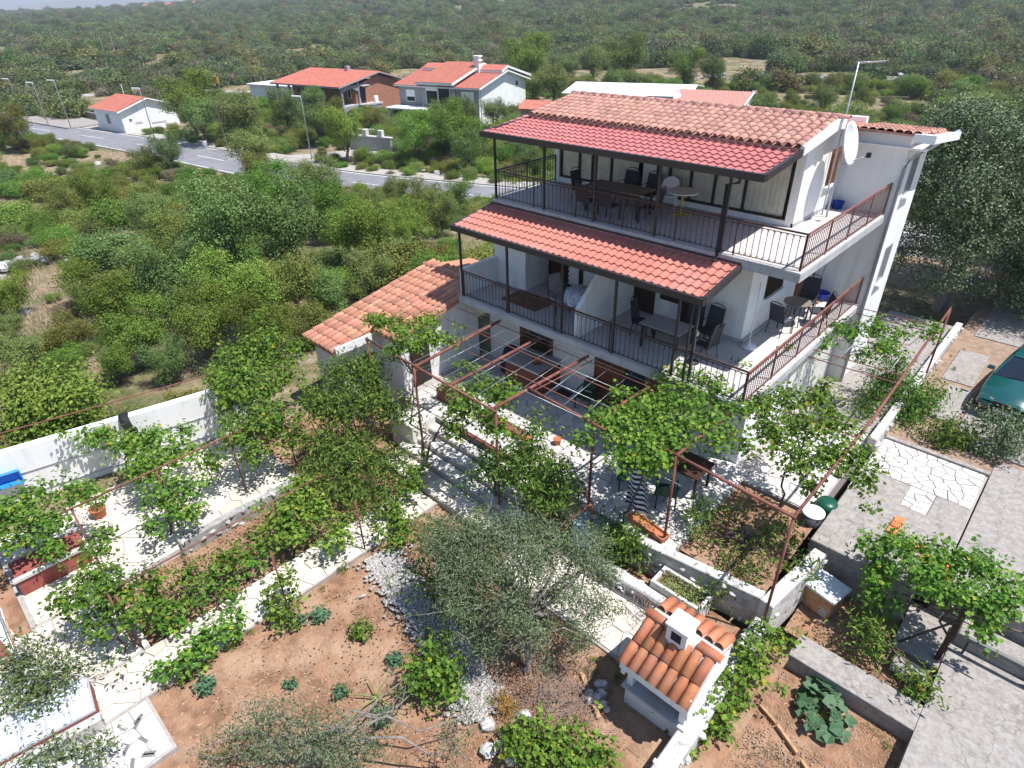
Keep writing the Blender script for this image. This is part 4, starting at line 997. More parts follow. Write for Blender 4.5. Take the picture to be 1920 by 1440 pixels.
br = thing('broom', 'broom leaning on the wall beside the blue wash basin', 'broom', (-1.05,5.15,ZL)); tubes('handle', 'wood_plank', br, [((0,0,.06),(-.1,.75,1.35))], .012); MB().box(-.16,.16,-.03,.03,0,.07).build('head', 'wood_plank', br)
mo = thing('mop', 'white mop standing in the top balcony corner', 'mop', (-1.30,5.75,ZU)); tubes('handle', 'plastic_white', mo, [((0,0,.05),(-.02,.12,1.25))], .013); MB().lathe((0,0,0), [(.05,0),(.02,.08)], 8).build('head', 'stripe_white', mo)

# ================================================================ furniture
def metal_chair(name, label, loc, rot, group=None, fab='chair_fabric', hi=.0):
    o = thing(name, label, 'chair', loc, rot, group)
    MB().rbox(-.24,.24,-.23,.22,.41,.45,.012).build('seat', fab, o)
    mb = MB(); mb.add([(-.23,.20,.45),(.23,.20,.45),(.21,.31,.95+hi),(-.21,.31,.95+hi),(-.23,.225,.45),(.23,.225,.45),(.21,.335,.95+hi),(-.21,.335,.95+hi)], [(0,1,2,3),(5,4,7,6),(0,3,7,4),(1,5,6,2),(3,2,6,7)]); mb.build('backrest', fab, o)
    mb = MB(); mb.tube([(-.245,.21,.43),(-.225,.33,.96+hi),(-.13,.345,1.02+hi),(0,.35,1.035+hi),(.13,.345,1.02+hi),(.225,.33,.96+hi),(.245,.21,.43)], .013, 6); mb.build('back_frame', 'dark_metal', o, True)
    for s in (-1, 1):
        MB().tube([(s*.25,-.24,0),(s*.25,-.22,.62),(s*.255,-.10,.655),(s*.25,.26,.66)], .013, 6).build('armrest', 'dark_metal', o, True)
        MB().tube([(s*.24,.28,0),(s*.235,.20,.43)], .013, 6).build('leg', 'dark_metal', o); MB().tube([(s*.22,-.22,0),(s*.22,-.21,.43)], .013, 6).build('leg', 'dark_metal', o)
    return o
def plastic_chair(name, label, loc, rot, matn, cush=None, group=None):
    o = thing(name, label, 'chair', loc, rot, group)
    MB().rbox(-.24,.24,-.24,.22,.40,.44,.015).build('seat', cush or matn, o)
    mb = MB()
    mb.grid(8, 6, lambda u, v: ((u-.5)*(.46+.06*sin(pi*v)), .22+.12*v+.05*(1-(2*u-1)**2), .44+.44*v - .10*v*(2*u-1)**2))
    mb.grid(8, 6, lambda u, v: ((.5-u)*(.46+.06*sin(pi*v)), .245+.12*v+.05*(1-(2*u-1)**2), .44+.44*v - .10*v*(2*u-1)**2)); mb.build('backrest', matn, o, True)
    for s in (-1, 1):
        MB().tube([(s*.26,-.22,0),(s*.25,-.23,.60),(s*.255,-.1,.64),(s*.255,.24,.66)], .026, 6).build('armrest', matn, o, True)
        MB().tube([(s*.24,.27,0),(s*.23,.22,.42)], .026, 6).build('leg', matn, o)
    return o
def rect_table(label, loc, rot, lx, ly, h, topm, legm, split=False, glass=False):
    o = thing('dining_table', label, 'table', loc, rot)
    if split:
        MB().rbox(-lx/2,-.006,-ly/2,ly/2,h-.03,h,.006).build('top_leaf', topm, o); MB().rbox(.006,lx/2,-ly/2,ly/2,h-.03,h,.006).build('top_leaf', topm, o)
    else: MB().rbox(-lx/2,lx/2,-ly/2,ly/2,h-.025,h,.006).build('top', topm, o)
    MB().box(-lx/2+.06,lx/2-.06,-ly/2+.06,-ly/2+.09,h-.10,h-.031).box(-lx/2+.06,lx/2-.06,ly/2-.09,ly/2-.06,h-.10,h-.031).build('apron', legm, o)
    for sx in (-1,1):
        for sy in (-1,1): MB().box(sx*(lx/2-.09)-.03,sx*(lx/2-.09)+.03,sy*(ly/2-.09)-.03,sy*(ly/2-.09)+.03,0,h-.101).build('leg', legm, o)
    return o
def round_table(label, loc, r, h, topm, legm, pedestal=True):
    o = thing('round_table', label, 'table', loc)
    MB().disc((0,0), r, h-.03, h, 28).build('top', topm, o)
    if pedestal:
        MB().tube([(0,0,.03),(0,0,h-.031)], .035, 10).build('column', legm, o)
        for k in range(4): a = pi/4+k*pi/2; MB().bar((0,0,.03),(.30*cos(a),.30*sin(a),.015), .05, .03).build('foot', legm, o)
    else:
        for k in range(4): a = pi/4+k*pi/2; MB().tube([(r*.85*cos(a),r*.85*sin(a),0),(r*.6*cos(a),r*.6*sin(a),h-.031)], .014, 6).build('leg', legm, o)
    return o
rect_table('long brown two-leaf table on the top balcony', (-6.0,1.22,ZU-.01), radians(2), 1.95, .92, .74, 'table_brown', 'dark_metal', True)
gtc = 'dark chairs around the brown balcony table'
metal_chair('garden_chair', 'dark chair at the far short end of the brown balcony table', (-7.45,1.35,ZU-.01), radians(90), gtc)
metal_chair('garden_chair', 'dark chair behind the brown balcony table nearest the white curtain pillar', (-5.55,2.12,ZU-.01), 0, gtc)
metal_chair('garden_chair', 'dark chair behind the middle of the brown balcony table', (-6.35,2.10,ZU-.01), 0, gtc)
metal_chair('garden_chair', 'dark chair before the brown balcony table near its far end', (-6.55,.42,ZU-.01), pi, gtc)
metal_chair('garden_chair', 'dark chair before the brown balcony table near its near end', (-5.75,.40,ZU-.01), pi, gtc)
metal_chair('garden_chair', 'dark chair at the near short end of the brown balcony table', (-4.72,.95,ZU-.01), radians(-80), gtc)
plastic_chair('plastic_armchair', 'white plastic armchair beside the white round table', (-5.05,2.42,ZU-.01), radians(20), 'plastic_white')
round_table('white round table with a yellow pedestal on the top balcony', (-4.40,2.15,ZU-.01), .46, .70, 'plastic_white', 'plastic_yellow')
rect_table('pale glass topped table on the first floor balcony', (-2.95,-.55,ZL), 0, 1.25, .82, .73, 'marble_top', 'dark_metal')
gl_ = 'padded chairs around the glass topped table'
metal_chair('padded_chair', 'padded chair pushed to the far end of the glass topped table', (-3.85,-.30,ZL), radians(100), gl_, hi=.1)
metal_chair('padded_chair', 'padded chair behind the glass topped table beside the double door', (-2.75,.38,ZL), 0, gl_, hi=.1)
metal_chair('padded_chair', 'padded chair behind the glass topped table nearest the house corner', (-2.18,.40,ZL), radians(-8), gl_, hi=.1)
metal_chair('padded_chair', 'padded chair at the near end of the glass topped table behind posts', (-1.85,-.35,ZL), radians(-95), gl_, hi=.1)
st_ = thing('standing_fan', 'small chrome pedestal stand beside the glass topped table', 'stand', (-1.95,-.75,ZL)); tubes('column', 'chrome', st_, [((0,0,.02),(0,0,.8))], .02); MB().lathe((0,0,0), [(.18,0),(.18,.02),(.03,.05)], 16).build('base', 'plastic_black', st_, True); MB().lathe((0,0,.82), [(.07,0),(.09,.05),(.07,.1)], 12).build('head', 'chrome', st_, True)
metal_chair('lounge_chair', 'high backed tan sling chair beside the clothed round table', (-6.75,-.55,ZL), radians(70), None, 'cloth_tan', .15)
o = thing('clothed_table', 'round table under a patterned blue cloth on the first floor balcony', 'table', (-6.15,-.25,ZL))
mb = MB(); nn = 32; vs = [(0,0,.74)]
for (r, z, k) in ((.44,.74,0),(.46,.70,.01),(.48,.50,.035),(.50,.38,.05)):
    for i in range(nn): a = 2*pi*i/nn; vs.append(((r+k*sin(7*a))*cos(a), (r+k*sin(7*a))*sin(a), z))
mb.add(vs, [(0,1+i,1+(i+1)%nn) for i in range(nn)] + [(1+j*nn+i, 1+(j+1)*nn+i, 1+(j+1)*nn+(i+1)%nn, 1+j*nn+(i+1)%nn) for j in range(3) for i in range(nn)])
mb.build('tablecloth', 'cloth_pattern', o, True)
MB().tube([(0,0,0),(0,0,.72)], .04, 8).build('column', 'plastic_white', o); MB().lathe((0,0,0), [(.25,0),(.24,.03),(.04,.06)], 14).build('base', 'plastic_white', o)
MB().rbox(-8.75,-7.2,-1.15,-.15,ZL+.001,ZL+.012,.004).build('doormat_rug', 'rug', label='brown woven rug on the left end of the first floor balcony', cat='rug')
bucket('blue bucket by the dark balcony door behind the sling chair', (-7.55,.55,ZL), 'plastic_blue', .15, .3)
round_table('dark round table on the sunny side balcony', (-.93,3.3,ZL), .38, .70, 'table_brown', 'dark_metal', False)
metal_chair('sling_chair', 'dark chair with a grey cushion on the side balcony', (-.98,2.42,ZL), radians(165), 'chairs at the dark round table')
MB().rbox(-.20,.20,-.20,.18,0,.06,.02).build('seat_cushion', 'cushion_grey', loc=(-.98,2.42,ZL+.452), rot=radians(165), label='grey cushion lying on the side balcony chair seat', cat='cushion')
metal_chair('sling_chair', 'dark high backed chair behind the dark round table', (-.95,4.15,ZL), radians(10), 'chairs at the dark round table', hi=.12)
metal_chair('sling_chair', 'dark chair beside the railing at the dark round table', (-.42,3.65,ZL), radians(-60), 'chairs at the dark round table')
um = thing('parasol_stand', 'white parasol base with a thin pole at the house corner', 'parasol stand', (-1.22,1.02,ZL)); MB().lathe((0,0,0), [(0,.0),(.21,0),(.21,.05),(.05,.09),(.03,.2),(0,.2)], 20).build('base', 'plastic_white', um, True); tubes('pole', 'plastic_white', um, [((0,0,.1),(-.02,.02,1.9))], .014)
# on the terrace under the first floor
plastic_chair('terrace_chair', 'dark green plastic chair with a green seat by the terrace door', (-5.2,-1.0,0), radians(10), 'plastic_green', 'leafpad', None)
plastic_chair('terrace_chair', 'dark plastic chair under the vine pergola beside the striped towel', (-2.0,-3.3,0), radians(40), 'plastic_green')
plastic_chair('terrace_chair', 'dark plastic chair half hidden by vine leaves near the pergola post', (-.95,-3.15,0), radians(-150), 'plastic_green')
rect_table('dark garden table hidden under the vine pergola', (-1.2,-2.2,0), 0, 1.6, .9, .74, 'wood_dark', 'wood_dark')
ct = thing('outdoor_counter', 'red-brown brick counter with a marble top beside the shuttered window', 'counter', (-7.4,-1.3,0))
MB().box(-.75,.70,-.30,.85,0,.90).build('base', 'counter_red', ct); MB().rbox(-.80,.75,-.35,.88,.901,.95,.01).build('worktop', 'marble_top', ct)
def pot(name, label, loc, r, h, matn='pot_clay', leaves=0, lmat='leaf_peach', lr=None, group=None):
    o = thing(name, label, 'flower pot', loc, 0, group)
    MB().lathe((0,0,0), [(0,0),(r*.72,0),(r,h),(r*1.06,h),(r*1.06,h*.9),(r*.9,h*.92),(0,h*.88)], 14).build('pot', matn, o, True)
    if leaves: link('foliage', crown_mesh('foliage', [(0,0,h+(lr or r)*.6,(lr or r)*1.2,(lr or r))], leaves, .06, 'oval', lmat, np.random.RandomState(int(abs(loc[0]*100))), .5, 4), o)
    return o
pot('flower_box', 'orange box of dead plants on the marble counter', (-7.1,-1.2,.951), .16, .16, 'pot_clay')
o = thing('terrace_planter', 'wooden trough of yellow-green foliage beneath the annex vine', 'planter', (-8.6,-3.6,0)); MB().rbox(-.5,.5,-.25,.25,0,.42,.01).build('box', 'counter_red', o); link('foliage', crown_mesh('foliage', [(-.2,0,.55,.3,.2),(.2,0,.6,.3,.25)], 900, .07, 'oval', 'leaf_succulent', np.random.RandomState(2), .5, 4), o)
o = thing('blue_tarpaulin', 'dark blue tarpaulin heaped against the wall behind the counter', 'tarpaulin', (-8.6,-.8,0)); MB().lathe((0,0,0), [(.42,0),(.40,.4),(.28,.8),(.08,.95),(0,.95)], 14).build('sheet', 'stripe_navy', o, True)
o = thing('step_bench', 'brown bench plank on the terrace edge beside clay pots', 'bench', (-6.4,-3.6,0)); MB().box(-.9,.9,-.15,.15,.18,.23).build('plank', 'counter_red', o); MB().box(-.8,-.7,-.12,.12,0,.179).build('leg', 'counter_red', o); MB().box(.7,.8,-.12,.12,0,.179).build('leg', 'counter_red', o)
pot('clay_pot', 'clay pot standing at the end of the brown bench plank', (-5.25,-3.75,0), .17, .26)
pot('clay_pot', 'clay pot beside the green plastic chair on the crazy paving', (-4.6,-3.1,0), .12, .2)
o = thing('floor_cloth', 'small dark tray on the shaded terrace paving by the wall', 'tray', (-6.2,-.85,0)); MB().rbox(-.25,.25,-.18,.18,.0,.05,.01).build('tray', 'plastic_black', o)
# striped towel hanging over a line
o = thing('striped_towel', 'navy and white striped towel hanging under the vine pergola', 'towel', (-1.30,-3.95,.05))
for k in range(18):
    z0, z1 = .07*k, .07*(k+1)
    mb = MB(); mb.grid(10, 1, lambda u, v: (-.34+.68*u*(1-.25*(k/18)), .05*sin(u*9+k*.15)+.10*(z0+(z1-z0)*v)*.5, z0+(z1-z0)*v)); mb.build('stripe', 'stripe_navy' if k % 2 else 'stripe_white', o, True)
tl = thing('washing_line', 'thin line holding the striped towel between pergola pipes', 'line', (0,0,0)); tubes('cord', 'galv', tl, [((-2.36,-3.9,1.45),(-.24,-3.9,1.45))], .006, 4)
# blue covered round table, trough, herb box and ladder by the retaining wall
o = thing('covered_table', 'round table under a pale blue cover below the terrace', 'table', (-1.95,-4.95,-.80)); mb = MB(); nn = 28; vs = [(0,0,.72)]
for (r, z, k) in ((.42,.72,0),(.45,.67,.01),(.48,.25,.04)):
    for i in range(nn): a = 2*pi*i/nn; vs.append(((r+k*sin(6*a))*cos(a), (r+k*sin(6*a))*sin(a), z))
mb.add(vs, [(0,1+i,1+(i+1)%nn) for i in range(nn)] + [(1+j*nn+i, 1+(j+1)*nn+i, 1+(j+1)*nn+(i+1)%nn, 1+j*nn+(i+1)%nn) for j in range(2) for i in range(nn)]); mb.build('cover', 'cover_blue', o, True); MB().tube([(0,0,0),(0,0,.7)], .05, 8).build('column', 'galv', o)
o = thing('clay_trough', 'long orange clay planter trough at the terrace edge', 'planter', (-.72,-4.30,0), radians(-8)); mb = MB(); mb.add([(-.5,-.10,0),(.5,-.10,0),(.5,.10,0),(-.5,.10,0),(-.55,-.14,.2),(.55,-.14,.2),(.55,.14,.2),(-.55,.14,.2),(-.52,-.11,.2),(.52,-.11,.2),(.52,.11,.2),(-.52,.11,.2),(-.5,-.1,.14),(.5,-.1,.14),(.5,.1,.14),(-.5,.1,.14)], [(0,1,5,4),(1,2,6,5),(2,3,7,6),(3,0,4,7),(4,5,9,8),(5,6,10,9),(6,7,11,10),(7,4,8,11),(8,9,13,12),(9,10,14,13),(10,11,15,14),(11,8,12,15),(12,13,14,15)]); mb.build('trough', 'pot_clay', o)
link('foliage', crown_mesh('foliage', [(-.1,0,.25,.25,.1)], 160, .05, 'slim', 'leaf_peach', np.random.RandomState(5), .6, 4), o)
o = thing('herb_box', 'white stone box of yellow-green succulents beside the retaining wall', 'planter', (.68,-5.05,-.80)); 
MB().rbox(-.62,.62,-.30,-.22,0,.55,.01).rbox(-.62,.62,.22,.30,0,.55,.01).rbox(-.62,-.54,-.219,.219,0,.55,.01).rbox(.54,.62,-.219,.219,0,.55,.01).build('box', 'limestone_white', o); MB().box(-.539,.539,-.219,.219,.0,.45).build('soil', 'soil', o)
link('foliage', crown_mesh('foliage', [(-.25,0,.48,.28,.08),(.2,0,.48,.3,.08)], 1600, .05, 'oval', 'leaf_succulent', np.random.RandomState(6), .9, 3), o)
o = thing('aluminium_ladder', 'grey ladder lying on its side along the lower stone kerb', 'ladder', (-.35,-5.78,-.76), radians(4))
for (y, z) in ((0,.05),(.04,.42)): MB().bar((-.95,y,z),(1.0,y,z), .05, .035).build('rail', 'galv', o)
for k in range(7): MB().tube([(-.8+.27*k,0,.06),(-.8+.27*k,.04,.41)], .014, 6).build('rung', 'galv', o)

# ================================================================ tiled barbecue
bq = thing('garden_barbecue', 'small white garden oven with orange barrel tile roof and chimney', 'barbecue', (1.72,-7.2,-.85))
mb = MB(); mb.box(-.62,.62,-.62,.55,0,.55).box(-.62,.62,.30,.55,.551,1.55).box(-.62,-.50,-.60,.299,.551,1.45).box(.50,.62,-.60,.299,.551,1.45); mb.build('body', 'plaster', bq)
MB().rbox(-.68,.68,-.70,.60,.552,.60,.01).build('hearth_slab', 'slab_concrete', bq)
mb = MB(); a0, a1, ym, zf, zm, zb = -.72,.72,.10,1.46,1.92,1.66
mb.add([(a0,-.80,zf),(a1,-.80,zf),(a1,ym,zm),(a0,ym,zm),(a1,.76,zb),(a0,.76,zb),(a0,-.80,zf-.06),(a1,-.80,zf-.06),(a1,ym,zm-.07),(a0,ym,zm-.07),(a1,.76,zb-.06),(a0,.76,zb-.06)],
       [(0,1,2,3),(3,2,4,5),(0,6,7,1),(6,9,8,7),(9,11,10,8),(1,7,8,2),(2,8,10,4),(0,3,9,6),(3,5,11,9),(4,10,11,5)]); broof = mb.build('roof', 'mortar', bq)
mb = MB(); mb.add([(-.60,-.58,.56),(-.60,-.58,1.5),(.60,-.58,1.5),(.60,-.58,.56)], [(0,1,2,3)])
MB().box(-.71,.71,-.79,-.74,1.20,1.40).build('hood', 'plaster', bq); MB().box(-.70,-.62,-.74,.55,1.0,1.42).build('cheek', 'plaster', bq); MB().box(.62,.705,-.74,.74,1.0,1.60).build('cheek', 'plaster', bq)
rng = random.Random(14); me_b = half_tile('tile', .50, .215, 'tile_oven', .95)
sa = atan2(zm-zf, ym+.80); sb = atan2(zm-zb, .76-ym)
for c in range(7):
    x = a0+.10+c*.205
    for r in range(2):
        s = r*.46; link('tile', me_b, broof, (x+rng.uniform(-.01,.01), -.86+cos(sa)*s, zf+.01+sin(sa)*s), (sa-.03, rng.uniform(-.03,.03), rng.uniform(-.03,.03)))
    link('tile', me_b, broof, (x+rng.uniform(-.01,.01), .84, zb+.01), (sb-.03, 0, pi+rng.uniform(-.03,.03)))
for x in (a0-.02, a0+.40, .34): link('ridge_tile', half_tile('ridge_tile', .46, .22, 'tile_oven', .7), broof, (x, ym, zm+.02), (0,0,-pi/2))
mb = MB(); mb.box(-.20,.20,-.16,.20,1.60,2.30); ch = mb.build('chimney', 'plaster', bq); MB().box(-.10,.10,-.165,-.155,1.98,2.20).build('opening_shade', 'interior_shade', ch)  # flue opening is a dark plate, its inner shade painted on
MB().rbox(-.23,.23,-.20,.24,2.301,2.36,.01).build('cap', 'white_paint', ch)
o = thing('barbecue_plank', 'grey plank lying on the soil before the barbecue', 'plank', (.55,-8.2,-.78), radians(-32)); MB().box(-.5,.5,-.04,.04,0,.03).build('board', 'wood_plank', o)
rng = random.Random(23)
for k in range(9): link('white_rock', rng.choice(STONE_W), None, (.75+rng.uniform(-.28,.28), -8.05+rng.uniform(-.22,.22), -.77), (rng.uniform(0,1),rng.uniform(0,1),rng.uniform(0,6)), rng.uniform(.14,.24), 'white rock in the small pile left of the barbecue', 'rock', 'white rocks piled by the barbecue')
for k in range(6):
    s = rng.uniform(.15,.3); link('pale_rock', rng.choice(STONE_W), None, (-.2+rng.uniform(-.4,.5), -9.9+rng.uniform(-.5,.5), -.77), (0,rng.uniform(0,1),rng.uniform(0,6)), s, 'pale rock lying on the gravel strip beside the red soil', 'rock', 'pale rocks on the gravel strip')

# ================================================================ right-hand yard things
def hollow_brick(loc, rot, label):
    o = thing('hollow_brick', label, 'brick', loc, rot, 'hollow orange bricks on the concrete')
    MB().box(-.14,.14,-.10,.10,0,.19).build('block', 'brick_orange', o)
    for k in range(5): MB().box(-.139,.139,-.09+.042*k,-.068+.042*k,.191,.198).build('rib', 'brick_orange', o)
    return o
for k in range(3): hollow_brick((3.62+.01*k, -.52+.21*k, .0), radians(88+2*k), 'hollow orange brick standing in the row along the cistern edge')
for (x, y, a) in ((4.25,-.75,20),(4.45,-.95,75),(4.75,-.8,40),(4.95,-1.05,95)): hollow_brick((x,y,.03), radians(a), 'hollow orange brick lying under the sprawling vine')
o = thing('water_drum', 'dark green plastic drum behind the white laundry basket', 'drum', (2.13,-.55,-.72)); MB().lathe((0,0,0), [(0,0),(.24,0),(.27,.1),(.27,.8),(.22,.9),(0,.9)], 20).build('drum', 'drum_green', o, True); MB().box(-.07,.07,-.285,-.268,.5,.62).build('label', 'plastic_white', o)
o = thing('laundry_basket', 'dark grey basket with a white lid standing by the cistern', 'basket', (2.02,-1.22,-.42)); MB().lathe((0,0,0), [(0,0),(.20,0),(.25,.62),(.235,.62),(.19,.03),(0,.03)], 22).build('basket', 'basket_grey', o, True); MB().lathe((0,0,.62), [(.27,0),(.27,.03),(.22,.05),(.12,.02),(0,.02)], 22).build('lid', 'plastic_white', o, True)
o = thing('storage_crate', 'brown carton crate under a white sheet metal lid', 'crate', (2.95,-2.75,-.95), radians(-12))
MB().box(-.42,.42,-.28,.28,0,.60).build('box', 'carton', o); MB().rbox(-.48,.48,-.34,.36,.601,.66,.01).build('lid', 'galv_white', o); MB().box(.20,.38,-.287,-.281,.05,.28).build('patch', 'slab_concrete', o)
pot('white_bucket', 'white bucket in shade at the right edge by the rail', (7.0,-1.3,-.8), .18, .3, 'plastic_white')
o = thing('grey_sheet', 'grey sheet leaning on the cistern behind the thin stakes', 'sheet', (5.0,-3.35,-.84)); MB().box(-.3,.3,-.2,.2,0,.12).build('block', 'concrete', o)
o = thing('door_rail', 'dark steel frame rail along the lower concrete step', 'rail', (5.6,-2.15,-.8)); MB().bar((0,0,.45),(3.6,0,.45), .08, .10).build('top_rail', 'concrete_dark', o)
for k in range(4): MB().bar((.1+1.1*k,0,.0),(.1+1.1*k,0,.44), .04, .04).build('post', 'dark_metal', o)
MB().bar((0,0,0.03),(.75,.0,.03), .10, .04).build('wood_edging', 'wood_plank', loc=(3.02,-5.0,-1.2), rot=radians(-100), label='upright brown plank edge beside the courgette bed', cat='plank')
for (x, y, a) in ((3.2,-5.9,-20),(3.75,-6.15,-28),(4.35,-6.5,-30)): MB().box(-.28,.28,-.03,.03,0,.10).build('edging_brick', 'wood_plank', loc=(x,y,-1.22), rot=radians(a), label='half buried brick edging in the courgette bed soil', cat='edging', group='brick edging of the courgette bed')
# courgette plant: stalks and lobed leaves from one heart
o = thing('courgette_plant', 'big blue-green courgette plant in the right soil bed', 'plant', (4.02,-5.25,-1.20))
rs = np.random.RandomState(77); mb = MB(); Pn = []; Nn = []
for k in range(46):
    a = rs.uniform(0,2*pi); L = rs.uniform(.18,.62); h = .38*rs.uniform(.5,1.0)*(1-.45*L); tip = (L*cos(a), L*sin(a), h)
    mb.tube([(0,0,.04),(tip[0]*.5,tip[1]*.5,h*.8),tip], .010, 4, .006); Pn.append(tip); Nn.append((.3*cos(a), .3*sin(a), 1))
mb.build('stalks', 'leaf_succulent', o)
V, Fq = leaf_arrays(np.array(Pn), np.array(Nn), .27, 'broad', rs, .25); link('leaves', np_mesh('leaves', V, Fq, ['leaf_squash']), o)

# ================================================================ left-hand planters, cold frame, tub, tyre
o = thing('red_planter', 'red painted planter trough with white rim under the vine', 'planter', (-11.2,-14.6,-.77)); MB().box(-.45,.45,-.75,.75,0,.50).build('box', 'planter_red', o); MB().rbox(-.50,-.38,-.80,.80,.501,.58,.01).rbox(.38,.50,-.80,.80,.501,.58,.01).build('rim', 'limestone_white', o)
o = thing('red_wall', 'low red painted wall with white coping at the left edge', 'wall', (-9.3,-16.0,-.77), radians(8)); MB().box(-2.0,1.8,-.14,.14,0,.48).build('core', 'planter_red', o); MB().rbox(-2.05,1.85,.0,.24,.481,.54,.01).build('coping', 'limestone_white', o)
o = thing('cold_frame', 'glass topped cold frame on a red base at the lower left corner', 'cold frame', (-6.55,-16.0,-.77), radians(-8))
MB().box(-.48,.40,-.95,.95,0,.42).build('base', 'planter_red', o); MB().rbox(.41,.60,-.97,1.0,0,.36,.01).build('kerb', 'limestone_white', o)
MB().box(-.50,-.45,-.97,.97,.421,.50).box(.36,.41,-.97,.97,.421,.46).build('rim', 'grey_pipe', o)
for k in range(6): MB().bar((-.45,-.95+.38*k,.49),(.36,-.95+.38*k,.455), .04, .03).build('glazing_bar', 'grey_pipe', o)
for k in range(5): mb = MB(); mb.add([(-.45,-.93+.38*k,.482),(.36,-.93+.38*k,.447),(.36,-.59+.38*k,.447),(-.45,-.59+.38*k,.482)], [(0,1,2,3)]); mb.build('pane', 'pane_white', o)
o = thing('shade_cloth', 'pointed white shade cloth at the lower left edge', 'shade cloth', (-5.4,-15.9,-.55)); mb = MB(); mb.add([(-.9,-.8,.1),(.25,.35,.25),(.2,-1.4,.0),(-.9,-.8,.09),(.25,.35,.24),(.2,-1.4,-.01)], [(0,2,1),(3,4,5),(0,1,4,3),(1,2,5,4),(2,0,3,5)]); mb.build('cloth', 'plastic_white', o)
pw = thing('pipe_trellis', 'thin grey pipe trellis leaning over the red wall', 'trellis', (-8.9,-15.6,-.7))
for k in range(4): tubes('stake', 'wood_plank' if k % 2 else 'galv', pw, [((-.9+.5*k,-.3,0),(-1.4+.5*k,-.1,1.1))], .02, 6)
tubes('crossbar', 'galv', pw, [((-1.6,-.2,.75),(.6,-.2,.75))], .014, 6)
o = thing('blue_tub', 'bright blue plastic tub hanging on the white wall', 'tub', (-14.72,-14.56,.16), radians(77.2)); mb = MB(); mb.add([(-.30,0,-.16),(.30,0,-.16),(.30,0,.16),(-.30,0,.16),(-.36,-.20,-.20),(.36,-.20,-.20),(.36,-.20,.20),(-.36,-.20,.20),(-.32,-.19,-.17),(.32,-.19,-.17),(.32,-.19,.17),(-.32,-.19,.17),(-.27,-.03,-.13),(.27,-.03,-.13),(.27,-.03,.13),(-.27,-.03,.13)], [(0,4,5,1),(1,5,6,2),(2,6,7,3),(3,7,4,0),(4,8,9,5),(5,9,10,6),(6,10,11,7),(7,11,8,4),(8,12,13,9),(9,13,14,10),(10,14,15,11),(11,15,12,8),(12,15,14,13),(0,1,2,3)]); mb.build('shell', 'plastic_lightblue', o)
def tyre_mesh(R, w, matn, name='tyre'):
    mb = MB(); prof = [(R*.62,-w*.5),(R*.9,-w*.55),(R,-w*.4),(R,w*.4),(R*.9,w*.55),(R*.62,w*.5),(R*.62,-w*.5)]; mb.lathe((0,0,0), prof, 24); return mb.mesh(name, matn, True)
o = link('tyre', tyre_mesh(.36,.22,'rubber'), None, (-13.96,-11.50,.72), (radians(80),0,radians(167)), 1, 'black car tyre hanging on the white boundary wall', 'tyre')
for (x, y, l_) in ((-15.25,-13.2,'small white wall lamp on the boundary wall'),): 
    o = thing('wall_light', l_, 'lamp', (-14.42,-13.30,.33)); MB().box(-.03,.05,-.04,.04,0,.06).build('head', 'plastic_white', o); tubes('arm', 'galv', o, [((0,0,.06),(-.1,-.03,.42))], .008, 5)
pot('patio_pot', 'clay pot on the cream patio beside the kerb', (-12.4,-13.2,-.74), .2, .3, 'pot_clay', 260)
# scrap timber and bags left of the annex door
rng = random.Random(91)
for k in range(5): MB().box(-.6,.6,-.06,.06,0,.04).build('scrap_board', 'wood_plank', loc=(-11.0+rng.uniform(-.7,.7), -7.2+rng.uniform(-.4,.4), -.76+.06*k), rot=(0,rng.uniform(-.05,.05),rng.uniform(0,3)), label='scrap board on the heap before the annex', cat='board', group='scrap boards heaped before the annex')

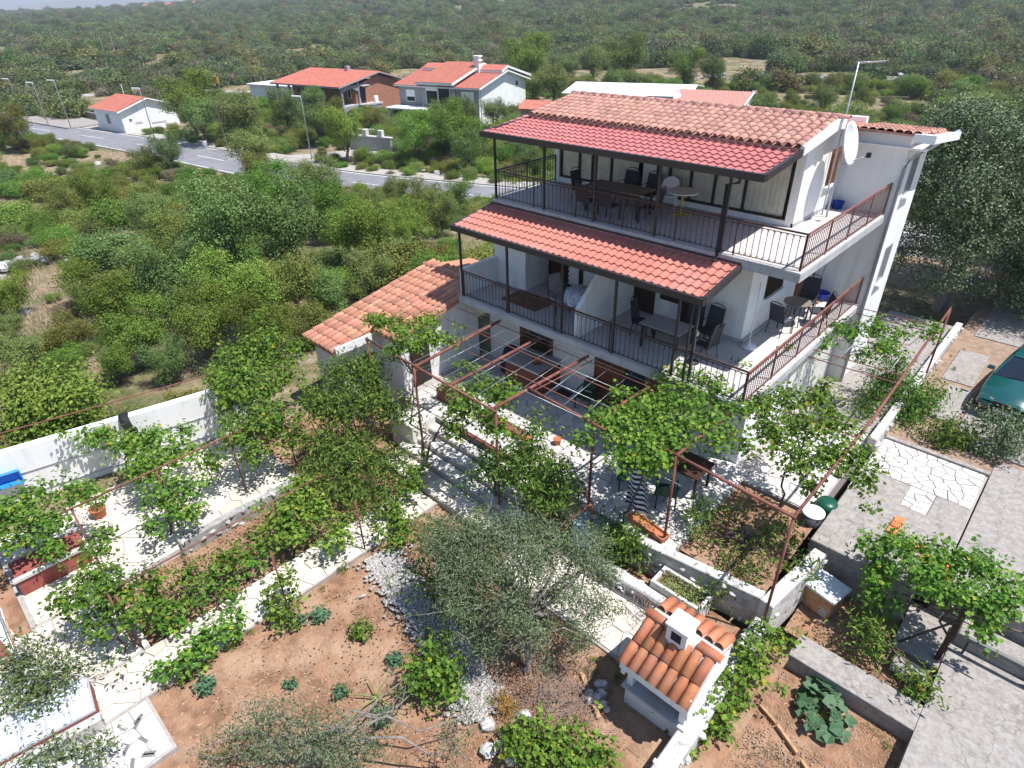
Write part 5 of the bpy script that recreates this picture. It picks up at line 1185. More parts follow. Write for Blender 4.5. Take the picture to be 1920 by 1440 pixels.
# ================================================================ car
def car(loc, rot):
    o = thing('parked_car', 'dark teal hatchback parked behind the shrubs at the right edge', 'car', loc, rot)
    W = .82; L0, L1 = 0.0, 3.95
    # side profile stations: y, z of sill, z of waist, half width
    st = [(0.0,.36,.60,.66),(.10,.25,.70,.76),(.55,.22,.80,.80),(1.10,.22,.90,.82),(2.0,.22,.93,.83),(3.0,.22,.95,.82),(3.6,.24,.93,.80),(3.88,.30,.88,.74),(3.95,.40,.78,.68)]
    mb = MB(); prof = []
    for (y, zs, zw, hw) in st:
        prof.append([(-hw*.93,y,zs),(-hw,y,zs+.22),(-hw*.99,y,zw-.06),(-hw*.93,y,zw),(0,y,zw+.035),(hw*.93,y,zw),(hw*.99,y,zw-.06),(hw,y,zs+.22),(hw*.93,y,zs)])
    vs = [q for p in prof for q in p]; k = 9
    fs = [(j*k+i, j*k+i+1, (j+1)*k+i+1, (j+1)*k+i) for j in range(len(st)-1) for i in range(k-1)] + [tuple(range(k)), tuple(range((len(st)-1)*k+k-1, (len(st)-1)*k-1, -1))]
    fs += [(j*k, (j+1)*k, (j+1)*k+k-1, j*k+k-1) for j in range(len(st)-1)]
    mb.add(vs, fs); body = mb.build('body', 'car_paint', o, True)
    # cabin: roof with glass all round
    zb = .92; A = [(-.74,1.18,zb),(.74,1.18,zb),(.72,3.72,zb),(-.72,3.72,zb)]; B = [(-.58,1.92,1.36),(.58,1.92,1.36),(.56,3.30,1.36),(-.56,3.30,1.36)]
    mb = MB(); mb.add(A+B, [(0,1,5,4)]); mb.build('windscreen', 'car_glass', o)
    mb = MB(); mb.add(A+B, [(2,3,7,6)]); mb.build('rear_window', 'car_glass', o)
    for f in ((1,2,6,5),(3,0,4,7)): mb = MB(); mb.add(A+B, [f]); mb.build('side_window', 'car_glass', o)
    mb = MB(); mb.grid(6, 6, lambda u, v: (-.59+1.18*u, 1.88+1.46*v, 1.365+.045*(1-(2*u-1)**4)*(1-(2*v-1)**4))); mb.build('roof', 'car_paint', o, True)
    for (a, c) in ((0,4),(1,5),(2,6),(3,7)): MB().bar((A+B)[a], (A+B)[c], .055, .05).build('pillar', 'car_paint', o)
    for s in (-1,1): MB().bar((s*.77,2.55,.93),(s*.575,2.55,1.36), .05, .03).build('pillar', 'car_trim', o)
    for s in (-1,1):
        mb = MB(); mb.add([(s*.32,.02,.52),(s*.66,.06,.52),(s*.70,.16,.68),(s*.34,.08,.68)], [(0,1,2,3) if s > 0 else (3,2,1,0)]); mb.v = [(q[0],q[1]-.03,q[2]+.012) for q in mb.v]; mb.build('headlight', 'lamp_glass', o)
        MB().rbox(s*.92-.09 if s > 0 else -.92-.09, s*.92+.09, 1.42,1.52,.92,1.03,.02).build('mirror', 'car_paint', o)
        MB().box(s*.835-.008, s*.835+.008, .9,3.2,.50,.56).build('side_strip', 'car_trim', o)
        MB().box(s*.845-.006, s*.845+.006, 2.30,2.42,.74,.77).build('door_handle', 'car_trim', o)
    MB().rbox(-.72,.72,-.06,.06,.28,.48,.02).build('front_bumper', 'car_trim', o); MB().rbox(-.70,.70,3.88,4.02,.30,.52,.02).build('rear_bumper', 'car_trim', o)
    MB().box(-.30,.30,-.035,-.005,.53,.66).build('grille', 'car_trim', o); MB().box(-.24,.24,-.075,-.062,.34,.44).build('number_plate', 'plastic_white', o)
    MB().bar((-.5,1.16,.945),(.1,1.30,.99), .02, .015).build('wiper', 'car_trim', o)
    tm = tyre_mesh(.29,.19,'rubber')
    for s in (-1,1):
        for y in (.68,3.12):
            wh = link('wheel', tm, o, (s*.74,y,.29), (0,radians(90),0)); MB().lathe((0,0,0), [(0,.10*s),(.17,.10*s),(.185,.04*s)], 16).build('rim', 'chrome', wh, True)
    return o
car((4.52,6.5,.02), radians(-6))
# ================================================================ houses and lamps beyond the field
def wallbox(mb, x0, x1, y0, y1, z0, z1, m=0): return mb.box(x0,x1,y0,y1,z0,z1,m)
def gable_roof(x0, x1, y0, ym, y1, ze, zr, th=.18, ze2=None):
    mb = MB(); ze2 = ze if ze2 is None else ze2
    mb.add([(x0,y0,ze),(x1,y0,ze),(x1,ym,zr),(x0,ym,zr),(x1,y1,ze2),(x0,y1,ze2),(x0,y0,ze-th),(x1,y0,ze-th),(x1,ym,zr-th),(x0,ym,zr-th),(x1,y1,ze2-th),(x0,y1,ze2-th)],
       [(0,1,2,3),(3,2,4,5),(0,6,7,1),(6,9,8,7),(9,11,10,8),(1,7,8,2),(2,8,10,4),(0,3,9,6),(3,5,11,9),(4,10,11,5)])
    return mb
def ribbed(parent, x0, x1, y0, z0, y1, z1, matn, pitch=.5):
    """rows of tile ribs as one waved skin over the slab"""
    mb = MB(); nx = int((x1-x0)/pitch*4); ny = max(2, int(hypot(y1-y0,z1-z0)/.45)); vs = []
    for j in range(ny+1):
        for d in (0, -.04):
            t = min(1, (j+(.96 if d else 0))/ny)
            for i in range(nx+1): x = x0+(x1-x0)*i/nx; vs.append((x, y0+(y1-y0)*t, z0+(z1-z0)*t+.07+.035*cos(2*pi*(x-x0)/pitch)+d))
    k = nx+1; rows = 2*(ny+1); fs = [(j*k+i, j*k+i+1, (j+1)*k+i+1, (j+1)*k+i) for j in range(rows-1) for i in range(nx)]
    mb.add(vs, fs); return mb.build('tile_skin', matn, parent, True)
def window(parent, x0, x1, y, z0, z1, frame='white_paint', shut=0.0, side=False):
    """framed window on a wall facing -y (or +x when side: x0,x1 are y and y is x)"""
    def bx_(mb, a0, a1, d0, d1, c0, c1): return mb.box(y-d1, y-d0, a0, a1, c0, c1) if side == 2 else (mb.box(y+d0, y+d1, a0, a1, c0, c1) if side else mb.box(a0, a1, y-d1, y-d0, c0, c1))
    f = MB(); t = .07
    bx_(f, x0, x1, -.02, .06, z1-t, z1); bx_(f, x0, x1, -.02, .06, z0, z0+t); bx_(f, x0, x0+t, -.02, .06, z0+t, z1-t); bx_(f, x1-t, x1, -.02, .06, z0+t, z1-t)
    w_ = f.build('window', frame, parent)
    g = MB(); bx_(g, x0+t, x1-t, .005, .02, z0+t, z1-t); g.build('pane', 'window_dark', w_)
    if shut:
        s = MB(); bx_(s, x0+t, x1-t, .03, .05, z1-t-(z1-z0-2*t)*shut, z1-t); s.build('roller_shutter', frame, w_)
    return w_
# small white house by the bus bay
sh = thing('small_house', 'small white bungalow with a pink gable roof beside the road', 'house', (-107.3,17.9,-5.0), radians(7))
mb = MB(); mb.box(-8.6,0,0,8.6,-.3,3.25); mb.add([(0,0,3.25),(0,8.6,3.25),(0,4.3,4.35),(-8.6,0,3.25),(-8.6,8.6,3.25),(-8.6,4.3,4.35)], [(0,1,2),(3,5,4),(0,2,5,3),(1,4,5,2)]); mb.build('wall', 'plaster', sh)
r_ = gable_roof(-9.1,.5,-.6,4.3,9.2,3.12,4.62).build('roof', 'white_paint', sh); ribbed(r_, -9.12,.42,-.6,3.12,4.3,4.62,'roof_far'); ribbed(r_, -9.12,.42,9.2,3.12,4.3,4.62,'roof_far')
for x in (-5.0,-4.4): window(sh, x, x+.42, 0, 1.1, 2.5, 'slab_concrete')
window(sh, 1.0,1.4, 0.0, 1.6,2.0, 'slab_concrete', side=1); window(sh, 1.7,2.9, 0.0, 1.2,2.2, 'white_paint', .9, True); window(sh, 4.2,6.6, 0.0, .9,2.6, 'white_paint', .95, True)
MB().box(-9.2,.9,-.9,9.0,-.4,.06).build('plinth', 'concrete', sh)
o = thing('shelter', 'open dark bus shelter with a flat roof behind the small bungalow', 'shelter', (-122.5,27,-5), radians(10)); MB().box(-4,4,-1.5,1.5,2.4,2.6).build('roof', 'slab_concrete', o); MB().box(-3.6,3.6,1.1,1.4,0,2.39).build('back_wall', 'concrete_dark', o)
for x in (-3.5,-.2,3.4): MB().box(x-.15,x+.15,-1.3,-1.0,0,2.39).build('column', 'slab_concrete', o)
for (p, q_, l_) in (((-142,18.5),(-121,20.6),'long low concrete wall behind the bus bay'),((-146,15.5),(-143,9),'short curved concrete wall at the far end of the bus bay')):
    d = Vector((q_[0]-p[0], q_[1]-p[1], 0)); MB().rbox(0,d.length,-.15,.15,0,1.0,.05).build('bay_wall', 'concrete', loc=(p[0],p[1],-5.0), rot=atan2(d.y,d.x), label=l_, cat='wall')
# unfinished brick house with arched porch
bh = thing('brick_house', 'unplastered brick house with grey columns and arches under a red roof', 'house', (-90.0,45.4,-5.0), radians(9))
mb = MB(); mb.box(-16.0,-.2,3.2,13.5,-.3,4.7); mb.add([(-.2,3.2,4.7),(-.2,13.5,4.7),(-.2,8.5,6.1),(-16,3.2,4.7),(-16,13.5,4.7),(-16,8.5,6.1)], [(0,1,2),(3,5,4)]); mb.build('wall', 'brick_far', bh)
MB().box(-16.2,.1,-.1,3.19,1.85,2.12).box(-.199,1.6,3.2,7.5,1.85,2.12).build('porch_floor', 'slab_concrete', bh); MB().box(-16.2,.1,2.6,3.18,-.3,1.84).build('base_wall', 'render_grey', bh)
for x in (-15.9,-12.9,-9.6,-5.6,-.1): MB().box(x-.16,x+.16,.0,.32,2.121,4.72).build('column', 'render_grey', bh)
for x in (-15.9,-9.6,-.1): MB().box(x-.2,x+.2,.0,.4,-.3,1.849).build('pier', 'render_grey', bh)
MB().box(-16.1,.08,.0,.32,4.721,4.98).build('beam', 'render_grey', bh)
def arch(parent, x, y0, y1, zs, zt, rise):
    mb = MB(); nn = 10; vs = []
    for i in range(nn+1):
        t = i/nn; y = y0+(y1-y0)*t; vs += [(x-.12,y,zs+rise*sin(pi*t)),(x-.12,y,zt),(x+.12,y,zs+rise*sin(pi*t)),(x+.12,y,zt)]
    fs = []
    for i in range(nn): a = 4*i; fs += [(a,a+4,a+5,a+1),(a+2,a+3,a+7,a+6),(a,a+2,a+6,a+4)]
    mb.add(vs, fs); mb.build('arch', 'render_grey', parent)
arch(bh, -.05, .33, 3.6, 4.0, 5.0, .55); arch(bh, -.05, .33, 3.6, .95, 1.84, .6); arch(bh, 1.4, 3.7, 7.2, .9, 1.84, .6)
MB().box(-.25,.12,3.60,3.95,-.3,5.3).build('column', 'render_grey', bh); MB().box(-.19,.9,3.9,5.6,4.72,4.86).build('door_canopy', 'slab_concrete', bh); MB().box(-.195,-.12,4.3,5.3,2.13,4.4).build('side_door', 'interior_shade', bh)  # side door is a flat sheet in the painted interior shade colour
for (a, c) in ((-14.5,-13.6),(-8.6,-7.6),(-4.0,-3.0)): window(bh, a, c, 3.2, 2.4, 4.3, 'render_grey')
window(bh, -2.0,-1.2, 3.2, 2.9,4.2, 'white_paint')
MB().box(-11.9,-10.2,3.05,3.18,2.13,4.4).build('leaning_panel', 'render_grey', bh); MB().lathe((1.0,6.5,2.12), [(.35,0),(.35,.95),(.28,1.0),(0,1.0)], 14).build('water_tank', 'plastic_white', bh, True)
r_ = gable_roof(-16.8,.5,-.7,8.5,14.2,4.98,6.55).build('roof', 'render_grey', bh); ribbed(r_, -16.8,.42,-.7,4.98,8.5,6.55,'roof_far'); ribbed(r_, -16.8,.42,14.2,4.98,8.5,6.55,'roof_far')
q = MB(); q.box(-6.9,-6.2,7.6,8.3,6.4,7.2); cq = q.build('chimney', 'render_grey', r_)
# grey two-storey house
gh = thing('grey_house', 'grey rendered two-storey house with a stepped red roof and white gable', 'house', (-67.9,54.5,-5.0), radians(13))
mb = MB(); mb.box(-15.3,-.3,.5,14.5,-.3,5.3); mb.add([(-.3,.5,5.3),(-.3,14.5,5.3),(-.3,8,7.0),(-15.3,.5,5.3),(-15.3,14.5,5.3),(-15.3,8,7.0)], [(0,1,2),(3,5,4)], 1)
mb.f = mb.f; 
for i, f in enumerate(mb.f):
    xs_ = [mb.v[t][0] for t in f]
    if min(xs_) > -.31: mb.m[i] = 1
mb.build('wall', ['render_grey','plaster'], gh)
MB().box(-10.6,-4.4,.1,.499,2.6,5.9).build('bay', 'render_grey', gh)
r1 = gable_roof(-15.8,.4,-.2,8,15,5.25,7.1).build('roof', 'white_paint', gh); ribbed(r1, -15.8,.3,-.2,5.25,8,7.1,'roof_far'); ribbed(r1, -15.8,.3,15,5.25,8,7.1,'roof_far')
r2 = gable_roof(-11.0,-4.0,-.9,8,8.6,5.85,7.95,.3,7.8).build('raised_roof', 'white_paint', gh); ribbed(r2, -11.0,-4.1,-.9,5.85,8,7.95,'roof_far')
r3 = gable_roof(-14.8,.4,6.2,8,15.2,7.1,7.7,.3,5.9).build('ridge_roof', 'white_paint', gh); ribbed(r3, -14.8,.3,6.2,7.1,8,7.7,'roof_far')
window(gh, -13.9,-12.2, .5, 2.9, 4.6, 'white_paint', .6); window(gh, -9.7,-7.5, .1, 2.7, 5.5, 'white_paint', .3); window(gh, -7.4,-5.2, .1, 2.7, 5.5, 'white_paint'); window(gh, -3.4,-1.2, .5, 2.7, 4.7, 'white_paint', .8)
window(gh, 11.2,12.0, -.3, 4.4, 5.3, 'white_paint', 0, True)
MB().rbox(-15.5,-8.2,-3.0,.09,2.15,2.38,.02).build('porch_roof', 'slab_white', gh)
for x in (-15.2,-12.0,-8.5): MB().box(x-.12,x+.12,-2.8,-2.5,-.3,2.149).build('porch_column', 'plaster', gh)
MB().box(-7.4,-7.0,-2.4,-1.9,2.381,2.75).build('brick_block', 'brick_orange', gh); window(gh, -11.2,-9.4, .5, .2,1.9, 'white_paint')
q = MB(); q.box(-4.6,-3.7,6.0,6.8,6.6,8.9); cq = q.build('chimney', 'plaster', r2); MB().box(-4.75,-3.55,5.85,6.95,8.3,8.45).box(-4.75,-3.55,5.85,6.95,8.9,9.05).build('cap', 'plaster', cq)
MB().tube([(.1,.45,5.2),(.1,.45,-.2)], .06, 6).build('downpipe', 'grey_pipe', gh)
o = thing('retaining_wall', 'dark stone retaining wall with white posts below the grey house', 'wall', (-69.5,32.8,-5.0), radians(17)); MB().box(0,6.5,-.25,.25,0,1.7).build('core', 'limestone', o); MB().rbox(-.1,6.6,-.32,.32,1.701,1.85,.02).build('coping', 'limestone_white', o)
for x in (.3,2.6,5.0): MB().rbox(x-.3,x+.3,-.3,.3,1.851,2.6,.03).build('post', 'limestone_white', o)
MB().box(-3.5,3.5,-.2,.2,0,1.3).build('garden_wall', 'limestone_white', loc=(-73.5,38.6,-5.0), rot=radians(25), label='white stone garden wall below the arched porch', cat='wall')
# roofs showing behind the main house
wr_ = thing('white_shed', 'long white shed with a pale corrugated roof behind the main roof', 'shed', (-50.3,55.0,-3.9), radians(20))
MB().box(-1,14,0,10,-1.5,4.6).build('wall', 'plaster', wr_); r_ = gable_roof(-1.6,14.6,-.8,5,10.8,4.75,5.5,.1).build('roof', 'asbestos', wr_)
ts = thing('tiled_shed', 'white outbuilding with a pink tiled lean-to roof behind the ridge', 'shed', (-29.9,53.5,-3.9), radians(14))
mb = MB(); mb.box(-5.5,2.2,0,7,-1.5,4.1); mb.add([(2.2,0,4.1),(2.2,7,4.1),(2.2,7,5.4),(-5.5,0,4.1),(-5.5,7,4.1),(-5.5,7,5.4)], [(0,1,2),(3,5,4),(1,4,5,2)]); mb.build('wall', 'plaster', ts)
r_ = gable_roof(-5.9,2.6,-.5,7.0,7.3,4.15,5.55,.16,5.5).build('roof', 'white_paint', ts); ribbed(r_, -5.9,2.5,-.5,4.15,7,5.55,'tile_old', .36)
o = thing('small_dish', 'small white satellite dish on the tiled outbuilding', 'satellite dish', (-36.2,56,1.4)); MB().lathe((0,0,0), [(0,0),(.35,.05),(.55,.14)], 14).build('reflector', 'plastic_white', o, True, rot=(radians(70),0,radians(60))); tubes('arm', 'galv', o, [((0,0,0),(-1.0,.2,-.4))], .04)
o = thing('orange_roof_shed', 'little shed with a bright orange roof beside the dark tree', 'shed', (-56.5,55,-5), radians(15)); MB().box(-2,2,-1.6,1.6,-.3,3.6).build('wall', 'render_grey', o); r_ = gable_roof(-2.3,2.3,-2,0,2,3.6,4.5).build('roof', 'roof_far', o)
o = thing('white_barn', 'long low white building half hidden by trees beyond the road', 'building', (-118,48,-5), radians(12)); MB().box(-6,6,0,6,-.3,3.2).build('wall', 'plaster', o); MB().rbox(-6.4,6.4,-.4,6.4,3.201,3.5,.05).build('roof', 'asbestos', o)
# far hamlet on the slope
rng = random.Random(6)
for (x, y, w_) in ((-985,372,11),(-1010,352,8),(-960,395,7),(-905,470,8),(-930,480,6),(-760,520,8)):
    z = float(land_h(x, y)); o = thing('far_house', 'tiny white house with a red roof on the far slope', 'house', (x,y,z-.5), rng.uniform(-.3,.5), 'houses of the far hamlet')
    MB().box(-w_/2,w_/2,-4,4,-3,5).build('wall', 'plaster', o); gable_roof(-w_/2-.5,w_/2+.5,-4.6,0,4.6,5,7.2).build('roof', 'roof_far', o)
# street lamps and poles
def lamp(x, y, ztop, label, head=True):
    z = -5.0; o = thing('street_lamp', label, 'street lamp', (x,y,z), 0, 'street lamps along the road')
    h = ztop-z; MB().tube([(0,0,0),(0,0,h-.25),(-.08,-.08,h)], .07, 8, .045).build('mast', 'galv', o, True); MB().box(-.14,.14,-.14,.14,0,.12).build('foot', 'concrete', o)
    if head: MB().bar((0,0,h),(-.75,-.72,h+.08), .22, .13).build('lantern', 'plastic_white', o)
lamp(-146.0,12.9,.95,'street lamp at the far left end of the bus bay'); lamp(-126.0,12.25,1.5,'street lamp in front of the concrete bus bay')
lamp(-119.2,13.7,2.06,'street lamp between the bus bay and the bungalow'); lamp(-95.3,17.75,2.02,'street lamp standing before the small white bungalow'); lamp(-67.8,25.9,2.1,'street lamp on the verge below the brick house')
o = thing('wooden_pole', 'leaning brown wooden pole among the roadside trees', 'pole', (-81.0,21.6,-5)); MB().tube([(0,0,0),(-.25,-.2,6.3)], .12, 8, .08).build('shaft', 'bark', o)
o = thing('white_pole', 'slim white pole behind the small bungalow', 'pole', (-128,25.5,-5)); MB().tube([(0,0,0),(0,0,5.0)], .06, 8).build('shaft', 'plastic_white', o)
for (x, y, h) in ((-300,75,8),(-310,82,8)):
    MB().tube([(0,0,0),(0,0,h)], .10, 6).build('utility_pole', 'galv', loc=(x,y,float(land_h(x,y))), label='thin utility pole in the distant scrub', cat='pole', group='utility poles in the scrub')
o = thing('litter_bin', 'grey litter bin on the verge beside the road', 'bin', (-85.6,20.6,-5)); MB().lathe((0,0,0), [(.28,0),(.36,.95),(.30,1.0),(0,1.0)], 12).build('drum', 'galv', o, True)
for (x, y, l_) in ((-151,52.5,'yellow road sign by the far side road'),(-205,14,'yellow road sign at the far left edge')):
    o = thing('road_sign', l_, 'sign', (x,y,-5)); MB().tube([(0,0,0),(0,0,1.9)], .04, 6).build('post', 'galv', o); MB().box(-.55,.55,-.03,.03,1.5,2.9).build('plate', 'yellow_sign', o)
# dry stone walls
def dry_wall(label, line, n, s0, s1, seed, dz=0):
    line = resample(line, .5); c = line[len(line)//2]; z = float(land_h(c[0], c[1])); o = thing('dry_stone_wall', label, 'wall', (c[0],c[1],z)); rng = random.Random(seed)
    for k in range(n):
        a = line[rng.randrange(len(line))]; s = rng.uniform(s0, s1); h = rng.choice((0,0,.35,.6))*s1
        x, y = a[0]+rng.uniform(-.4,.4), a[1]+rng.uniform(-.5,.5)
        link('stone', rng.choice(STONE_G), o, (x-c[0], y-c[1], float(land_h(x,y))-z+h+.05+dz), (rng.uniform(-.4,.4),rng.uniform(-.4,.4),rng.uniform(0,6)), (s*1.3,s,s*.75))
dry_wall('tumbled dry stone wall crossing the dry clearing in the field', [(-40.3,-11.5),(-42.2,-8.5),(-40,-6.1),(-40.4,-3.4)], 90, .4, .8, 1)
dry_wall('grey stone wall along the road opposite the house corner', [(-52.5,29.0),(-46,28.3),(-37.5,27.2),(-33,27.0)], 110, .35, .7, 2)
dry_wall('pale stone wall line across the dry field behind the house', [(-78,133),(-60,140),(-40,148),(-14,160)], 130, .7, 1.5, 3)
dry_wall('stone heap and wall at the upper right dry field', [(-22,150),(-14,158),(-5,170),(10,176)], 90, .7, 1.6, 4)
rng = random.Random(44)
for (x, y) in ((-36,-6.5),(-45,-13.5),(-55,-8),(-31,-11),(-68,9),(-60,-14),(-26.5,-14),(-50,-3),(-88,8)):
    link('field_rock', rng.choice(STONE_G), None, (x,y,float(land_h(x,y))+.05), (rng.uniform(-.3,.3),rng.uniform(-.3,.3),rng.uniform(0,6)), rng.uniform(.5,1.1), 'pale limestone rock lying in the dry scrub field', 'rock', 'rocks in the scrub field')
